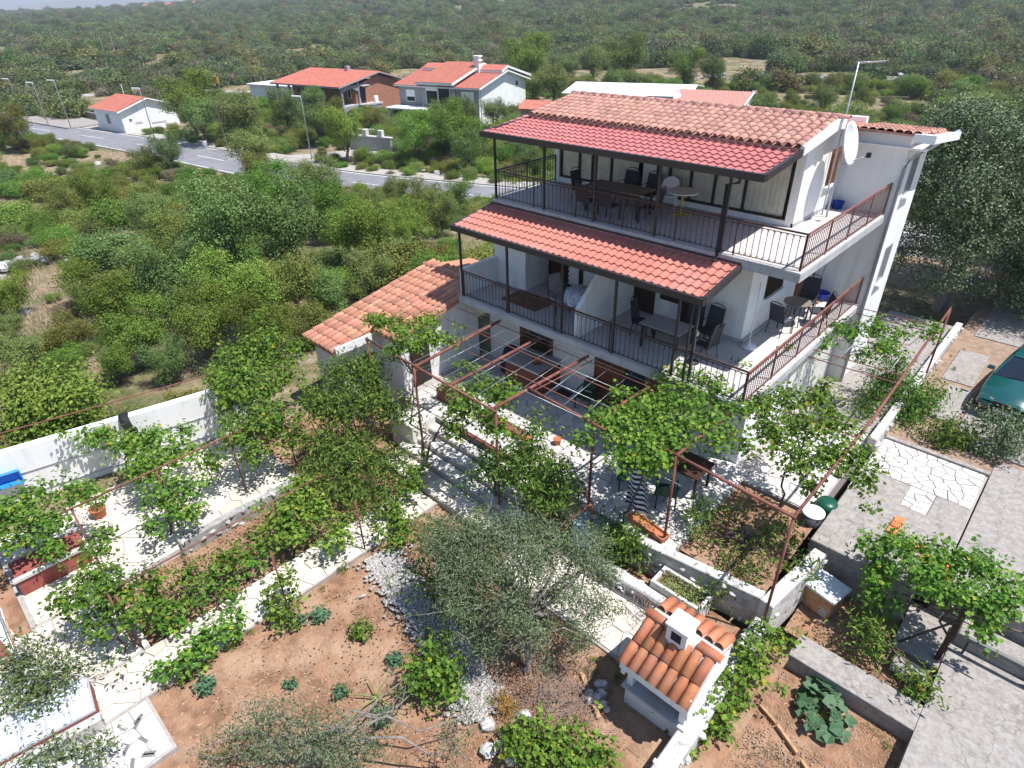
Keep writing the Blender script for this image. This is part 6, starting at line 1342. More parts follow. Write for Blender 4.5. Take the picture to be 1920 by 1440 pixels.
PLANTS=[
 ('grape_vine', 'grape vine spreading a dense leafy roof over the pergola beside the striped towel', 'vine', 'grape vines trained over pergolas', 'grape',(-1.15,-4.8,0.0),[(-2.02,-4.21,2.6,0.69,0.25),(-1.75,-3.16,2.65,0.78,0.25),(-1.38,-2.45,2.7,0.72,0.25),(-1.04,-1.49,2.7,0.74,0.22),(-1.19,-4.45,2.6,0.72,0.25),(-0.82,-3.71,2.6,0.73,0.25),(-0.42,-2.87,2.65,0.68,0.25),(-0.2,-1.88,2.7,0.58,0.2),(-0.68,-4.56,2.4,0.53,0.35),(-1.79,-1.38,2.75,0.42,0.15),(0.14,-3.39,2.6,0.42,0.2),(-2.2,-5.18,2.5,0.37,0.2),(-1.03,-4.96,2.3,0.29,0.3)],1.0),
 ('grape_vine', 'grape vine covering the pergola corner above the white paved path', 'vine', 'grape vines trained over pergolas', 'grape',(1.22,-1.24,-0.1),[(0.32,-1.41,2.7,0.64,0.2),(0.64,-0.65,2.7,0.65,0.2),(1.17,-0.02,2.7,0.59,0.2),(0.92,-2.14,2.6,0.61,0.22),(1.37,-1.45,2.6,0.67,0.22),(1.91,-0.97,2.6,0.61,0.22),(2.51,-1.67,2.55,0.52,0.22),(2.14,-2.17,2.5,0.52,0.25),(1.64,-2.63,2.5,0.52,0.25),(2.95,-2.23,2.4,0.39,0.25),(0.66,-2.92,2.6,0.47,0.2),(2.11,-2.79,2.2,0.28,0.3)],0.85),
 ('grape_vine', 'grape vine draped on the pergola rods beside the tall white house corner', 'vine', 'grape vines trained over pergolas', 'grape',(1.94,6.34,0.0),[(0.43,3.96,2.7,0.54,0.15),(0.97,4.53,2.7,0.54,0.15),(1.61,4.78,2.7,0.49,0.15),(1.51,3.73,2.65,0.52,0.15),(1.19,3.07,2.55,0.32,0.2),(0.17,3.1,2.6,0.3,0.15),(-0.36,1.74,2.7,0.3,0.1),(2.16,5.74,2.6,0.47,0.2)],0.8),
 ('grape_vine', 'grape vine climbing the rusty post beside the garden steps with yellowing tips', 'vine', 'grape vines trained over pergolas', 'grape',(-7.33,-5.81,-0.3),[(-5.81,-4.92,2.4,0.64,0.25),(-5.02,-4.92,2.4,0.55,0.25),(-5.6,-5.7,2.2,0.62,0.35),(-4.79,-5.55,2.0,0.54,0.4),(-5.65,-6.08,1.7,0.41,0.4),(-5.21,-4.42,2.5,0.35,0.15),(-6.63,-4.74,2.5,0.37,0.15)],0.8),
 ('grape_vine', 'grape vine in front of the orange tiled annex roof on a forked trunk', 'vine', 'grape vines trained over pergolas', 'grape',(-7.55,-5.83,-0.3),[(-9.91,-4.94,2.9,0.51,0.15),(-9.28,-4.63,2.9,0.56,0.2),(-9.08,-3.97,2.9,0.52,0.2),(-8.58,-5.0,2.75,0.59,0.2),(-8.3,-4.43,2.8,0.54,0.2),(-8.78,-5.45,2.6,0.46,0.2),(-7.94,-4.05,2.6,0.34,0.15),(-10.49,-4.93,2.8,0.29,0.1)],0.9),
 ('grape_vine', 'tall leafy vine mass standing at the garden end of the white wall', 'vine', 'grape vines trained over pergolas', 'grape',(-11.12,-9.33,-0.75),[(-13.26,-8.13,1.8,0.99,0.6),(-13.09,-7.3,1.9,0.84,0.6),(-11.91,-9.19,1.5,0.85,0.6),(-11.54,-8.5,1.7,0.93,0.6),(-11.99,-7.43,1.6,0.74,0.5),(-10.91,-9.48,1.0,0.75,0.5),(-10.53,-8.82,1.2,0.83,0.6),(-13.04,-8.79,1.6,0.65,0.5),(-9.99,-8.6,0.6,0.61,0.4),(-10.11,-9.54,0.5,0.59,0.4),(-12.64,-6.65,1.8,0.51,0.4)],1.0),
 ('grape_vine', 'grape vine in front of the black tyre on the white wall', 'vine', 'grape vines trained over pergolas', 'grape',(-13.55,-12.19,-0.75),[(-13.72,-12.27,0.8,0.57,0.3),(-12.54,-11.79,0.9,0.81,0.35),(-11.49,-11.47,0.9,0.72,0.35),(-11.77,-11.98,0.5,0.65,0.35),(-11.21,-11.05,0.8,0.58,0.3),(-13.97,-12.57,0.9,0.38,0.2),(-12.46,-11.22,1.0,0.45,0.2),(-12.06,-10.68,0.9,0.45,0.2)],0.8),
 ('grape_vine', 'grape vine hanging on the low pipe frame beside the cream patio', 'vine', 'grape vines trained over pergolas', 'grape',(-10.1,-12.23,-0.75),[(-10.28,-12.05,0.5,0.54,0.4),(-9.53,-11.87,0.3,0.54,0.35),(-9.77,-12.46,0.2,0.46,0.3),(-9.94,-11.35,0.6,0.48,0.3),(-10.58,-10.62,0.7,0.5,0.3),(-10.32,-11.57,0.7,0.41,0.3)],0.75),
 ('grape_vine', 'grape vine above the red planter beneath the white wall', 'vine', 'grape vines trained over pergolas', 'grape',(-11.97,-14.93,-0.75),[(-11.93,-14.67,0.9,0.71,0.3),(-10.96,-14.38,0.8,0.63,0.3),(-11.61,-13.61,0.9,0.53,0.25),(-11.1,-13.28,0.9,0.46,0.25),(-11.21,-15.04,0.6,0.56,0.3),(-10.36,-14.45,0.4,0.43,0.25),(-12.32,-14.25,0.9,0.47,0.2),(-11.89,-14.99,0.8,0.51,0.3)],0.9),
 ('grape_vine', 'grape vine over the cream path corner with a rusty double post', 'vine', 'grape vines trained over pergolas', 'grape',(-7.31,-14.32,-0.75),[(-9.03,-13.88,0.9,0.47,0.25),(-8.32,-14.13,0.8,0.51,0.3),(-7.59,-13.92,0.7,0.56,0.3),(-7.86,-14.43,0.6,0.5,0.3),(-7.03,-13.91,0.5,0.44,0.3),(-8.35,-14.69,0.6,0.39,0.25),(-7.46,-14.45,0.3,0.38,0.3),(-7.7,-13.33,0.6,0.4,0.25),(-9.3,-13.58,0.9,0.3,0.2)],0.85),
 ('grape_vine', 'low grape vine trained along the upper row of the red soil bed', 'vine', 'low grape vines in the red soil bed', 'grape',(-7.4,-11.38,-0.8),[(-7.85,-13.15,-0.1,0.46,0.2),(-7.79,-12.57,-0.1,0.47,0.2),(-7.54,-12.03,0.0,0.47,0.2),(-7.49,-11.54,0.0,0.44,0.2),(-7.52,-10.99,0.0,0.45,0.2),(-7.33,-12.94,-0.3,0.42,0.2),(-7.37,-13.47,-0.2,0.47,0.25)],0.7),
 ('grape_vine', 'low grape vine trained along the lower row of the red soil bed', 'vine', 'low grape vines in the red soil bed', 'grape',(-6.82,-12.33,-0.8),[(-7.07,-13.28,-0.3,0.41,0.2),(-7.12,-12.55,-0.3,0.39,0.2),(-6.89,-12.03,-0.3,0.34,0.18),(-7.1,-11.38,-0.2,0.38,0.2),(-7.29,-12.2,-0.2,0.31,0.2)],0.6),
 ('grape_vine', 'leafy grape vine on a post between the soil bed and the pale steps', 'vine', 'low grape vines in the red soil bed', 'grape',(-7.14,-10.45,-0.8),[(-7.6,-10.0,0.4,0.6,0.3),(-7.79,-9.54,0.6,0.54,0.3),(-7.15,-9.56,0.2,0.54,0.3),(-7.61,-10.35,0.1,0.53,0.3),(-6.99,-10.14,0.0,0.46,0.3),(-6.25,-9.57,-0.1,0.46,0.25),(-6.44,-9.27,0.0,0.33,0.2)],0.95),
 ('grape_vine', 'grape vine growing along the pale path edge above bare red soil', 'vine', 'low grape vines in the red soil bed', 'grape',(-5.96,-13.74,-0.75),[(-6.0,-13.94,-0.4,0.27,0.2),(-5.9,-13.52,-0.3,0.35,0.25),(-5.92,-13.13,-0.3,0.39,0.25),(-5.95,-12.71,-0.3,0.4,0.25),(-5.96,-12.35,-0.3,0.35,0.25),(-5.73,-13.43,-0.5,0.27,0.2)],0.9),
 ('grape_vine', 'grape vine climbing thin post beside the pale path junction', 'vine', 'low grape vines in the red soil bed', 'grape',(-5.73,-11.57,-0.75),[(-5.81,-11.48,0.0,0.3,0.3),(-5.82,-11.09,0.0,0.26,0.3),(-5.59,-11.54,-0.3,0.3,0.3),(-5.37,-11.25,-0.2,0.3,0.25)],0.8),
 ('grape_vine', 'grape vine sprawling over the brick blocks on the concrete slab', 'vine', 'grape vines trained over pergolas', 'grape',(5.52,-2.56,-1.0),[(3.55,-2.29,1.0,0.46,0.25),(3.92,-1.74,1.0,0.4,0.25),(4.18,-2.32,1.0,0.5,0.25),(4.62,-1.84,1.1,0.5,0.25),(5.13,-1.7,1.2,0.49,0.25),(5.61,-1.82,1.2,0.47,0.25),(4.66,-2.64,1.0,0.53,0.3),(5.18,-2.52,1.0,0.52,0.3),(5.72,-2.54,1.0,0.51,0.3),(5.95,-2.1,1.1,0.41,0.3),(3.84,-2.54,0.6,0.4,0.4),(3.91,-2.77,0.2,0.28,0.4),(5.82,-2.84,0.6,0.3,0.3),(4.36,-2.7,0.0,0.25,0.3)],1.0),
 ('grape_vine', 'grape vine clambering over the white stone wall beside the tiled barbecue', 'vine', 'grape vines on garden walls', 'grape',(2.6,-5.61,-0.8),[(2.66,-5.05,-0.1,0.42,0.25),(2.96,-4.93,-0.2,0.27,0.2),(2.55,-5.73,-0.2,0.37,0.25),(2.84,-5.84,-0.3,0.37,0.25),(2.51,-6.3,-0.3,0.4,0.25),(2.48,-6.85,-0.4,0.39,0.25),(2.76,-6.5,-0.5,0.36,0.25),(2.44,-7.37,-0.5,0.35,0.25),(2.77,-7.13,-0.6,0.32,0.25),(2.55,-7.73,-0.6,0.29,0.25)],1.0),
 ('grape_vine', 'bright grape vine in front of the pebble strip at the lower picture edge', 'vine', 'grape vines on garden walls', 'grape',(0.88,-9.54,-0.8),[(0.35,-9.82,-0.2,0.39,0.25),(0.82,-9.64,-0.2,0.4,0.25),(1.23,-9.39,-0.2,0.4,0.25),(1.61,-9.28,-0.2,0.39,0.25),(0.69,-10.06,-0.3,0.42,0.25),(0.29,-10.18,-0.3,0.33,0.25),(1.22,-9.82,-0.2,0.41,0.25)],0.9),
 ('peach_tree', 'peach tree with drooping leaves between the annex door and the steps', 'tree', 'fruit trees in the garden', 'peach',(-8.61,-7.06,-0.75),[(-9.87,-6.65,1.9,0.7,0.5),(-9.39,-6.04,2.0,0.62,0.5),(-9.47,-7.55,1.4,0.68,0.5),(-9.01,-7.14,1.4,0.76,0.5),(-8.54,-6.55,1.5,0.68,0.5),(-8.07,-6.23,1.0,0.53,0.4),(-8.82,-8.25,0.8,0.59,0.4),(-7.99,-7.8,0.6,0.88,0.5),(-7.18,-7.35,0.4,0.65,0.4),(-7.52,-8.53,0.2,0.71,0.35),(-6.75,-8.08,0.0,0.63,0.3),(-8.2,-8.87,0.4,0.57,0.35)],0.8),
 ('peach_tree', 'small peach tree beside the terrace edge in front of white paving', 'tree', 'fruit trees in the garden', 'peach',(-3.73,-5.44,-0.4),[(-3.83,-4.81,1.9,0.34,0.4),(-3.67,-5.39,1.3,0.53,0.4),(-3.16,-5.16,1.1,0.53,0.4),(-3.28,-5.62,0.8,0.6,0.4),(-2.7,-5.09,0.8,0.46,0.35),(-3.93,-5.7,1.0,0.34,0.35),(-2.78,-5.39,0.6,0.53,0.3),(-3.84,-5.19,1.6,0.4,0.4)],0.9),
 ('peach_tree', 'small fruit tree behind the rusty post on the step landing', 'tree', 'fruit trees in the garden', 'peach',(-4.75,-5.52,-0.5),[(-4.58,-5.83,0.9,0.34,0.3),(-4.64,-5.46,1.0,0.35,0.3),(-4.28,-5.65,0.6,0.35,0.3),(-4.81,-6.0,0.7,0.25,0.25),(-5.09,-6.33,0.3,0.25,0.25)],0.8),
 ('olive_tree', 'broad grey-green olive tree standing left of the tiled barbecue', 'tree', None, 'olive',(-0.74,-8.71,-0.8),[(-2.94,-8.81,1.6,0.61,0.5),(-2.4,-8.25,1.7,0.61,0.5),(-1.78,-7.95,1.9,0.59,0.5),(-1.09,-7.58,1.8,0.59,0.5),(-0.56,-7.22,1.6,0.48,0.5),(-2.28,-9.0,1.3,0.65,0.5),(-1.53,-8.67,1.6,0.57,0.5),(-0.9,-8.28,1.9,0.51,0.5),(-0.41,-7.89,1.2,0.47,0.4),(-0.06,-7.47,0.8,0.48,0.4),(-1.78,-9.34,0.9,0.52,0.5),(-0.99,-8.94,1.2,0.51,0.5),(-0.2,-6.96,1.2,0.38,0.4),(-0.53,-8.7,0.6,0.46,0.4),(0.11,-8.01,0.5,0.42,0.4),(-1.24,-9.32,0.4,0.47,0.4),(-0.7,-6.49,1.4,0.34,0.4)],0.62),
 ('olive_tree', 'pruned silvery olive tree spreading low along the bottom picture edge', 'tree', None, 'olive',(-2.5,-12.92,-0.8),[(-3.05,-13.18,0.4,0.47,0.35),(-2.65,-12.76,0.5,0.47,0.35),(-2.13,-12.46,0.4,0.46,0.35),(-1.57,-12.18,0.4,0.46,0.35),(-3.11,-13.59,0.2,0.42,0.3),(-2.48,-13.27,0.4,0.5,0.35),(-1.87,-12.9,0.5,0.49,0.35),(-1.36,-12.53,0.4,0.49,0.35),(-1.21,-12.02,0.3,0.36,0.3),(-3.19,-13.96,0.1,0.37,0.3),(-0.32,-11.0,0.2,0.37,0.35),(-0.58,-10.51,0.1,0.34,0.3),(-1.64,-11.5,0.1,0.34,0.25),(-1.94,-10.82,-0.2,0.36,0.2)],0.2),
 ('fig_bush', 'leafy green bush on the soil edge left of the olive trunk', 'bush', 'garden bushes', 'grape',(-1.99,-10.18,-0.8),[(-1.98,-10.39,-0.2,0.42,0.3),(-1.7,-10.07,-0.1,0.42,0.3),(-2.02,-9.91,0.1,0.37,0.3),(-1.75,-10.47,-0.4,0.47,0.25),(-1.37,-10.11,-0.4,0.37,0.25)],0.9),
 ('tangled_shrub', 'tangled green shrub growing through the left side of the olive', 'bush', 'garden bushes', 'peach',(-3.45,-8.62,-0.8),[(-4.23,-8.3,0.5,0.44,0.4),(-3.41,-8.35,0.6,0.48,0.4),(-3.29,-7.8,0.6,0.43,0.4),(-3.4,-9.02,0.3,0.41,0.35),(-2.77,-8.64,0.3,0.47,0.35),(-2.57,-8.0,0.6,0.41,0.35),(-2.69,-9.2,0.0,0.4,0.3),(-2.08,-8.66,0.2,0.34,0.3)],0.6),
 ('garden_bush', 'green bush growing under the peach tree over the pale side path', 'bush', 'garden bushes', 'grape',(-6.66,-7.74,-0.75),[(-6.39,-7.87,-0.3,0.5,0.25),(-6.56,-7.18,-0.1,0.51,0.25),(-5.79,-8.0,-0.4,0.48,0.25),(-6.77,-6.62,0.0,0.37,0.25),(-5.53,-8.38,-0.5,0.41,0.2)],0.8),
 ('flowering_bush', 'pale flowering bush beside the glass cold frame at the left edge', 'bush', None, 'oleander',(-7.69,-15.82,-0.75),[(-7.85,-15.72,0.2,0.63,0.35),(-7.32,-15.38,0.2,0.58,0.35),(-7.34,-15.99,0.0,0.56,0.35),(-6.8,-15.49,0.0,0.51,0.35),(-6.81,-15.92,-0.2,0.45,0.3),(-7.8,-15.99,0.2,0.52,0.35),(-7.06,-15.19,-0.1,0.37,0.3)],0.9),
 ('clipped_shrub', 'dark green shrub in front of the cold frame at the lower left corner', 'bush', 'garden bushes', 'oleander',(-5.7,-15.95,-0.75),[(-5.5,-15.9,-0.2,0.47,0.3),(-5.32,-15.47,-0.3,0.39,0.25),(-5.57,-16.21,-0.2,0.47,0.3),(-5.22,-15.3,-0.5,0.24,0.2)],1.0),
 ('marigold_bush', 'dark leafy herb clump beside the planter wall below the striped towel', 'bush', 'garden bushes', 'peach',(-1.15,-4.73,-0.6),[(-1.29,-4.94,0.0,0.41,0.3),(-0.9,-4.82,0.0,0.41,0.3),(-0.66,-4.92,-0.2,0.36,0.3),(-1.14,-5.24,-0.2,0.32,0.3)],1.1),
 ('rose_bush', 'leggy rose bush in the red soil bed below the pergola corner', 'bush', 'garden bushes', 'peach',(1.13,-2.83,-0.1),[(0.26,-3.24,0.5,0.38,0.3),(0.73,-2.81,0.5,0.36,0.3),(0.35,-3.84,0.3,0.31,0.3),(1.57,-2.86,0.4,0.37,0.3),(1.81,-3.62,0.3,0.36,0.3),(-0.02,-3.49,0.5,0.28,0.3),(1.18,-3.86,0.2,0.34,0.25),(1.93,-2.53,0.4,0.31,0.3),(1.7,-4.1,0.1,0.3,0.2),(1.34,-4.8,-0.1,0.35,0.2),(2.44,-3.01,0.1,0.34,0.25)],0.5),
 ('tomato_plant', 'green tomato plants tangled under the sprawling vine by the concrete walk', 'plant', None, 'peach',(4.3,-3.0,-1.0),[(4.12,-3.33,-0.3,0.28,0.35),(4.32,-3.57,-0.4,0.27,0.35),(5.17,-3.67,-0.5,0.23,0.3),(5.31,-3.75,-0.6,0.23,0.25),(3.93,-3.57,-0.5,0.2,0.3),(4.07,-2.94,-0.2,0.23,0.3)],0.8),
 ('border_shrub', 'silvery shrub on the dry verge between path wall and green car', 'bush', 'shrubs on the driveway verge', 'peach',(2.57,5.67,0.0),[(2.32,5.42,0.6,0.49,0.4),(2.68,5.36,0.4,0.45,0.4),(2.46,4.79,0.2,0.45,0.3),(1.87,6.07,0.5,0.42,0.35),(2.66,5.93,0.5,0.41,0.35)],0.9),
 ('border_shrub', 'low green shrub at the flagstone edge in front of the green car', 'bush', 'shrubs on the driveway verge', 'peach',(3.82,4.59,0.0),[(3.61,4.54,0.3,0.49,0.3),(4.0,4.55,0.3,0.42,0.3),(3.53,4.14,0.2,0.33,0.25)],0.9),
 ('border_shrub', 'dark bushy shrub hiding the bonnet of the green car', 'bush', 'shrubs on the driveway verge', 'oak',(4.82,5.49,0.0),[(4.28,5.09,0.7,0.45,0.4),(4.77,4.99,0.8,0.59,0.5),(4.82,4.59,0.5,0.66,0.4),(5.14,5.02,0.6,0.58,0.5),(4.66,4.47,0.3,0.44,0.3)],1.0),
 ('border_shrub', 'shaded green shrub behind the low white wall beside the house path', 'bush', 'shrubs on the driveway verge', 'peach',(1.51,5.12,0.0),[(1.46,4.86,0.5,0.46,0.4),(1.48,5.72,0.6,0.47,0.4),(1.51,4.13,0.3,0.35,0.3),(1.47,6.83,0.6,0.45,0.4)],0.9),
]
# ================================================================ garden plants
LK = {'grape': ('broad','leaf_grape',.082,1900,'bark'), 'peach': ('slim','leaf_peach',.145,2600,'bark'), 'olive': ('slim','leaf_olive',.07,13000,'bark_grey'),
      'oleander': ('slim','leaf_oleander',.11,1700,'bark'), 'oak': ('oval','leaf_oak',.08,2200,'bark_grey')}
for pi_, (nm, lab, cat, grp, kind, base, blobs, dm) in enumerate(PLANTS):
    rs = np.random.RandomState(200+pi_); shp, lm, sz, K, bark = LK[kind]
    o = thing(nm, lab, cat, base, 0, grp)
    bl = [(b_[0]-base[0], b_[1]-base[1], b_[2]-base[2], b_[3]*(.84 if kind == 'grape' else .95), b_[4]) for b_ in blobs]
    cen = np.array([b_[:3] for b_ in bl]).mean(0); top = np.array([cen[0]*.45, cen[1]*.45, max(.25, cen[2]*.72)])
    r0 = {'olive':.075,'grape':.032,'peach':.045}.get(kind, .025)
    mb = MB(); limb(mb, (0,0,-.15), tuple(top), r0, r0*.7, rs, .18, 7, 7)
    for b_ in bl:
        k = rs.randint(1, 3); 
        for _ in range(k):
            q = np.array(b_[:3]) + rs.normal(0, .3, 3)*np.array([b_[3],b_[3],b_[4]]); limb(mb, tuple(top), tuple(q), r0*.5, r0*.16, rs, .22, 6, 5)
        if kind in ('olive','peach'):
            for _ in range(4): limb(mb, b_[:3], tuple(np.array(b_[:3]) + rs.normal(0,.75,3)*np.array([b_[3],b_[3],b_[4]])), r0*.14, r0*.06, rs, .2, 4, 4)
    mb.build('trunk', bark, o, True)
    n = int(dm*K*sum(b_[3]*max(b_[3], b_[4]) for b_ in bl))
    # irregular outline: some sprays leave the mass
    ex = [(b_[0]+rs.normal(0,.8)*b_[3], b_[1]+rs.normal(0,.8)*b_[3], b_[2]+rs.normal(-.1,.6)*b_[4], b_[3]*.38, b_[4]*.55) for b_ in bl for _ in range(2)]
    link('crown', crown_mesh('crown', bl+ex, n, sz, shp, lm, rs, 1.0 if kind == 'grape' else .45, 5 if kind != 'olive' else 8, sz*1.1, .62, .25), o)
# seedlings on the bare soil
rng = random.Random(63)
for (x, y, h, l_) in ((-5.29,-13.38,.20,'bright green seedling alone on the bare red soil'),(-4.09,-12.19,.08,'tiny grey seedling in the middle of the bare soil'),(-4.0,-10.48,.34,'leafy young plant casting shade on the upper bare soil'),(-5.07,-10.89,.26,'blue-green young plant near the end of the path vine'),(-5.3,-11.3,.16,'small young plant touching the path vine'),(-3.17,-11.58,.12,'pale small plant beside the straw litter'),(-2.95,-10.4,.16,'low young plant beside the flat leaf ring'),(-2.12,-11.35,.22,'yellow tipped young plant near the leafy green bush')):
    o = thing('seedling', l_, 'plant', (x,y,-.84), 0, 'young plants on the bare soil')
    link('leaves', crown_mesh('leaves', [(0,0,h*.6,h*.6,h*.5)], int(60+700*h), .06, 'broad', 'leaf_peach' if h > .3 else 'leaf_squash', np.random.RandomState(int(h*1000)), .8, 3), o)
o = thing('agave_rosette', 'flat ring of long green leaves on the red soil beside the olive', 'plant', (-2.55,-11.15,-.83))
for k in range(7): a = 2*pi*k/7+.2; MB().tube([(0,0,.04),(.30*cos(a),.30*sin(a),.09),(.62*cos(a),.62*sin(a),.02)], .022, 5, .006).build('leaf', 'leaf_succulent', o)
# heap of dry prunings beside the olive, straw on the soil, dry grass
rs = np.random.RandomState(81); mb = MB()
for k in range(420):
    x, y = rs.normal(.15,.55), rs.normal(-8.9,.55); a = rs.uniform(0,pi); L = rs.uniform(.2,.6); z = -.78+rs.uniform(.0,.28)*max(.1,1-hypot(x-.15,y+8.9))
    mb.tube([(x,y,z),(x+L*.5*cos(a),y+L*.5*sin(a),z+rs.uniform(0,.12)),(x+L*cos(a),y+L*sin(a),z+rs.uniform(-.02,.1))], .007, 3, .003)
for k in range(160):
    x, y = rs.normal(.75,.35), rs.normal(-6.0,.25); a = rs.uniform(0,pi); L = rs.uniform(.2,.5); z = -.7+rs.uniform(0,.3)
    mb.tube([(x,y,z),(x+L*cos(a),y+L*sin(a),z+rs.uniform(-.05,.1))], .007, 3, .003)
mb.build('dry_prunings', 'twig', kind='stuff', label='tangle of dry pruned twigs around the barbecue', cat='twigs')
def blades(name, n, fx, fy, z, L, matn, label, seed, cat='grass'):
    rs = np.random.RandomState(seed); x = fx(rs, n); y = fy(rs, n); zz = z(x, y) if callable(z) else np.full(n, z)
    a = rs.uniform(0,2*pi,n); l_ = L*rs.uniform(.5,1.3,n); lean = rs.uniform(.1,.9,n); w = .06*L if L < .2 else .012
    P0 = np.c_[x-w*np.sin(a), y+w*np.cos(a), zz]; P1 = np.c_[x+w*np.sin(a), y-w*np.cos(a), zz]; P2 = np.c_[x+l_*lean*np.cos(a), y+l_*lean*np.sin(a), zz+l_*np.sqrt(np.maximum(.05,1-lean**2))]
    V = np.stack([P0,P1,P2],1).reshape(-1,3); return link(name, np_mesh(name, V, np.arange(3*n).reshape(-1,3), [matn]), kind='stuff', label=label, cat=cat)
blades('straw', 2600, lambda r,n: r.normal(-3.6,.8,n), lambda r,n: r.normal(-11.6,.7,n), -.83, .05, 'dry_grass', 'dry straw litter on the bare red soil', 3)
blades('dry_weeds', 2600, lambda r,n: r.uniform(3.2,5.4,n), lambda r,n: r.uniform(-9.5,-6.4,n), -1.21, .16, 'dry_grass', 'dry weeds in the lower right soil bed', 4)
o = thing('golden_moss', 'ginger cushion of dry stems on the gravel beside the olive', 'plant', (-.55,-9.55,-.78)); link('stems', crown_mesh('stems', [(0,0,.08,.2,.12)], 700, .07, 'slim', 'moss_gold', np.random.RandomState(9), .8, 4), o)
o = thing('marigold', 'yellow marigold flower at the edge of the lower walk', 'flower', (5.25,-3.75,-.84)); MB().lathe((0,0,.2), [(0,.06),(.05,.05),(.07,.0),(0,-.02)], 10).build('bloom', 'flower_yellow', o, True); link('leaves', crown_mesh('leaves', [(0,0,.1,.18,.12)], 200, .06, 'oval', 'leaf_peach', np.random.RandomState(10), .8, 3), o)

# weeds along edges and fallen leaves on the soil
rs = np.random.RandomState(301); wb = []
for (x0, y0, x1, y1, k) in ((-5.9,-14.2,-5.9,-9.0,34),(-5.6,-8.9,0,-9.9,26),(-9.3,-13.8,-7.2,-13.7,8),(-9.3,-13.5,-9.3,-8.8,14),(3.1,-4.75,5.4,-4.75,12),(2.8,-12,2.8,-5,22),(-4.5,-14,-1,-12.6,24),(-3,-7.6,1,-7.5,24),(-8.5,-6.8,-7.2,-9.5,26),(2.3,3.9,2.6,11,16),(5.5,-12,7.5,-6,10)):
    for _ in range(k):
        t = rs.rand(); r_ = rs.uniform(.04,.13); x = x0+(x1-x0)*t+rs.normal(0,.14); y = y0+(y1-y0)*t+rs.normal(0,.14)
        z = -1.21 if (2.6 < x < 5.45 and y < -4.6) else (-.80 if y < 3 else -.0)
        wb.append((x, y, z+r_*.5, r_, r_*.9))
link('weeds', crown_mesh('weeds', wb, 9000, .045, 'slim', 'leaf_peach', rs, .8, 6, .03, .7, .1), kind='stuff', label='small green weeds along the garden edges', cat='weeds')
n_ = 5200; lx = np.r_[rs.uniform(-9.3,-7.2,1500), rs.normal(-1.6,1.5,1900), rs.uniform(2.7,5.4,600), rs.uniform(.1,2.1,500), rs.uniform(-5.8,-1.5,700)]; ly = np.r_[rs.uniform(-13.7,-8.7,1500), rs.normal(-8.3,1.1,1900), rs.uniform(-4.0,-2.2,600), rs.uniform(-4.1,-1.2,500), rs.uniform(-13.5,-9.6,700)]
lz = np.where((lx > 2.6) & (ly > -4.1), -.93, np.where((lx > .05) & (lx < 2.15) & (ly > -4.15), -.09, -.80))
V, Fq = leaf_arrays(np.c_[lx, ly, lz], np.tile(np.array([0,0,1.]), (n_,1)), .055, 'oval', rs, .35); link('leaf_litter', np_mesh('leaf_litter', V, Fq, ['litter']), kind='stuff', label='brown fallen leaves scattered over the garden soil', cat='leaf litter')

# ================================================================ oaks beside the house
for (x, y, s, i, a, l_) in ((.9,15.8,1.12,0,.3,'grey-green holm oak closest behind the white house corner'),(6.0,17.5,1.2,1,2.0,'dense holm oak behind the parked car'),(2.6,22.5,1.3,2,4.1,'holm oak rising in the second row behind the house corner'),(9.5,23,1.35,0,1.2,'holm oak at the right picture edge behind the driveway'),(6.0,29,1.25,1,5.0,'holm oak farthest back beside the dry field')):
    o = thing('holm_oak', l_, 'tree', (x,y,-.3), a, 'holm oaks right of the house', s)
    link('trunk', OAK[i][0], o); link('crown', OAK[i][1], o)
# ================================================================ wild scrub in the field
rs = np.random.RandomState(123)
CLEAR = [(-33,-10.5,7.5,4.4),(-28,-11.5,4,2.5),(-65,-4.5,12,4),(-68.5,7.3,5.5,2.6),(-50,11.8,3.5,2.5),(-24,7.8,6.5,3.2),(-22.5,-6.2,2.2,2),(-25.5,-12.6,3.5,2.5),(-90.7,11.9,6,3),(-43,-7.5,6,6),(-57,15.5,4,1.5),(-36,104,20,14),(-24,146,26,12),(-70,29,3,5)]
def blocked(x, y, m):
    wx = -15.45 + (y+17.2)*(2.1/9.2)
    if y < -7 and x > wx-.5-m: return True
    if -7 <= y < 4 and x > -14.3-m: return True
    if 4 <= y < 12 and x > -11.2-m: return True
    if y >= 12 and x > -9-m and y < 34: return True
    if x > 3: return True
    for (cx, cy, a, hx0, hx1, hy0, hy1) in ((-107.3,17.9,7,-10,1.5,-1.5,9.5),(-90,45.4,9,-17,2.5,-1,14.5),(-67.9,54.5,13,-16,1,-3.5,15),(-50.3,55,20,-2,15,-1,11),(-29.9,53.5,14,-6.5,3,-1,8),(-56.5,55,15,-2.5,2.5,-2.2,2.2),(-118,48,12,-7,7,-1,7),(-132,14,5,-15,14,-6,7),(-122.5,27,10,-5,5,-3,3)):
        dx, dy = x-cx, y-cy; c_, s_ = cos(radians(a)), sin(radians(a)); u, v = dx*c_+dy*s_, -dx*s_+dy*c_
        if hx0-m < u < hx1+m and hy0-m < v < hy1+m: return True
    return False
cand = []; grid = {}
roadx = np.vstack([ROADC]); side = ROAD2
def near_line(x, y, line): return float(np.min(np.hypot(line[:,0]-x, line[:,1]-y)))
DRV = np.array([(-71,23),(-69.5,26),(-68,29),(-67,32)])
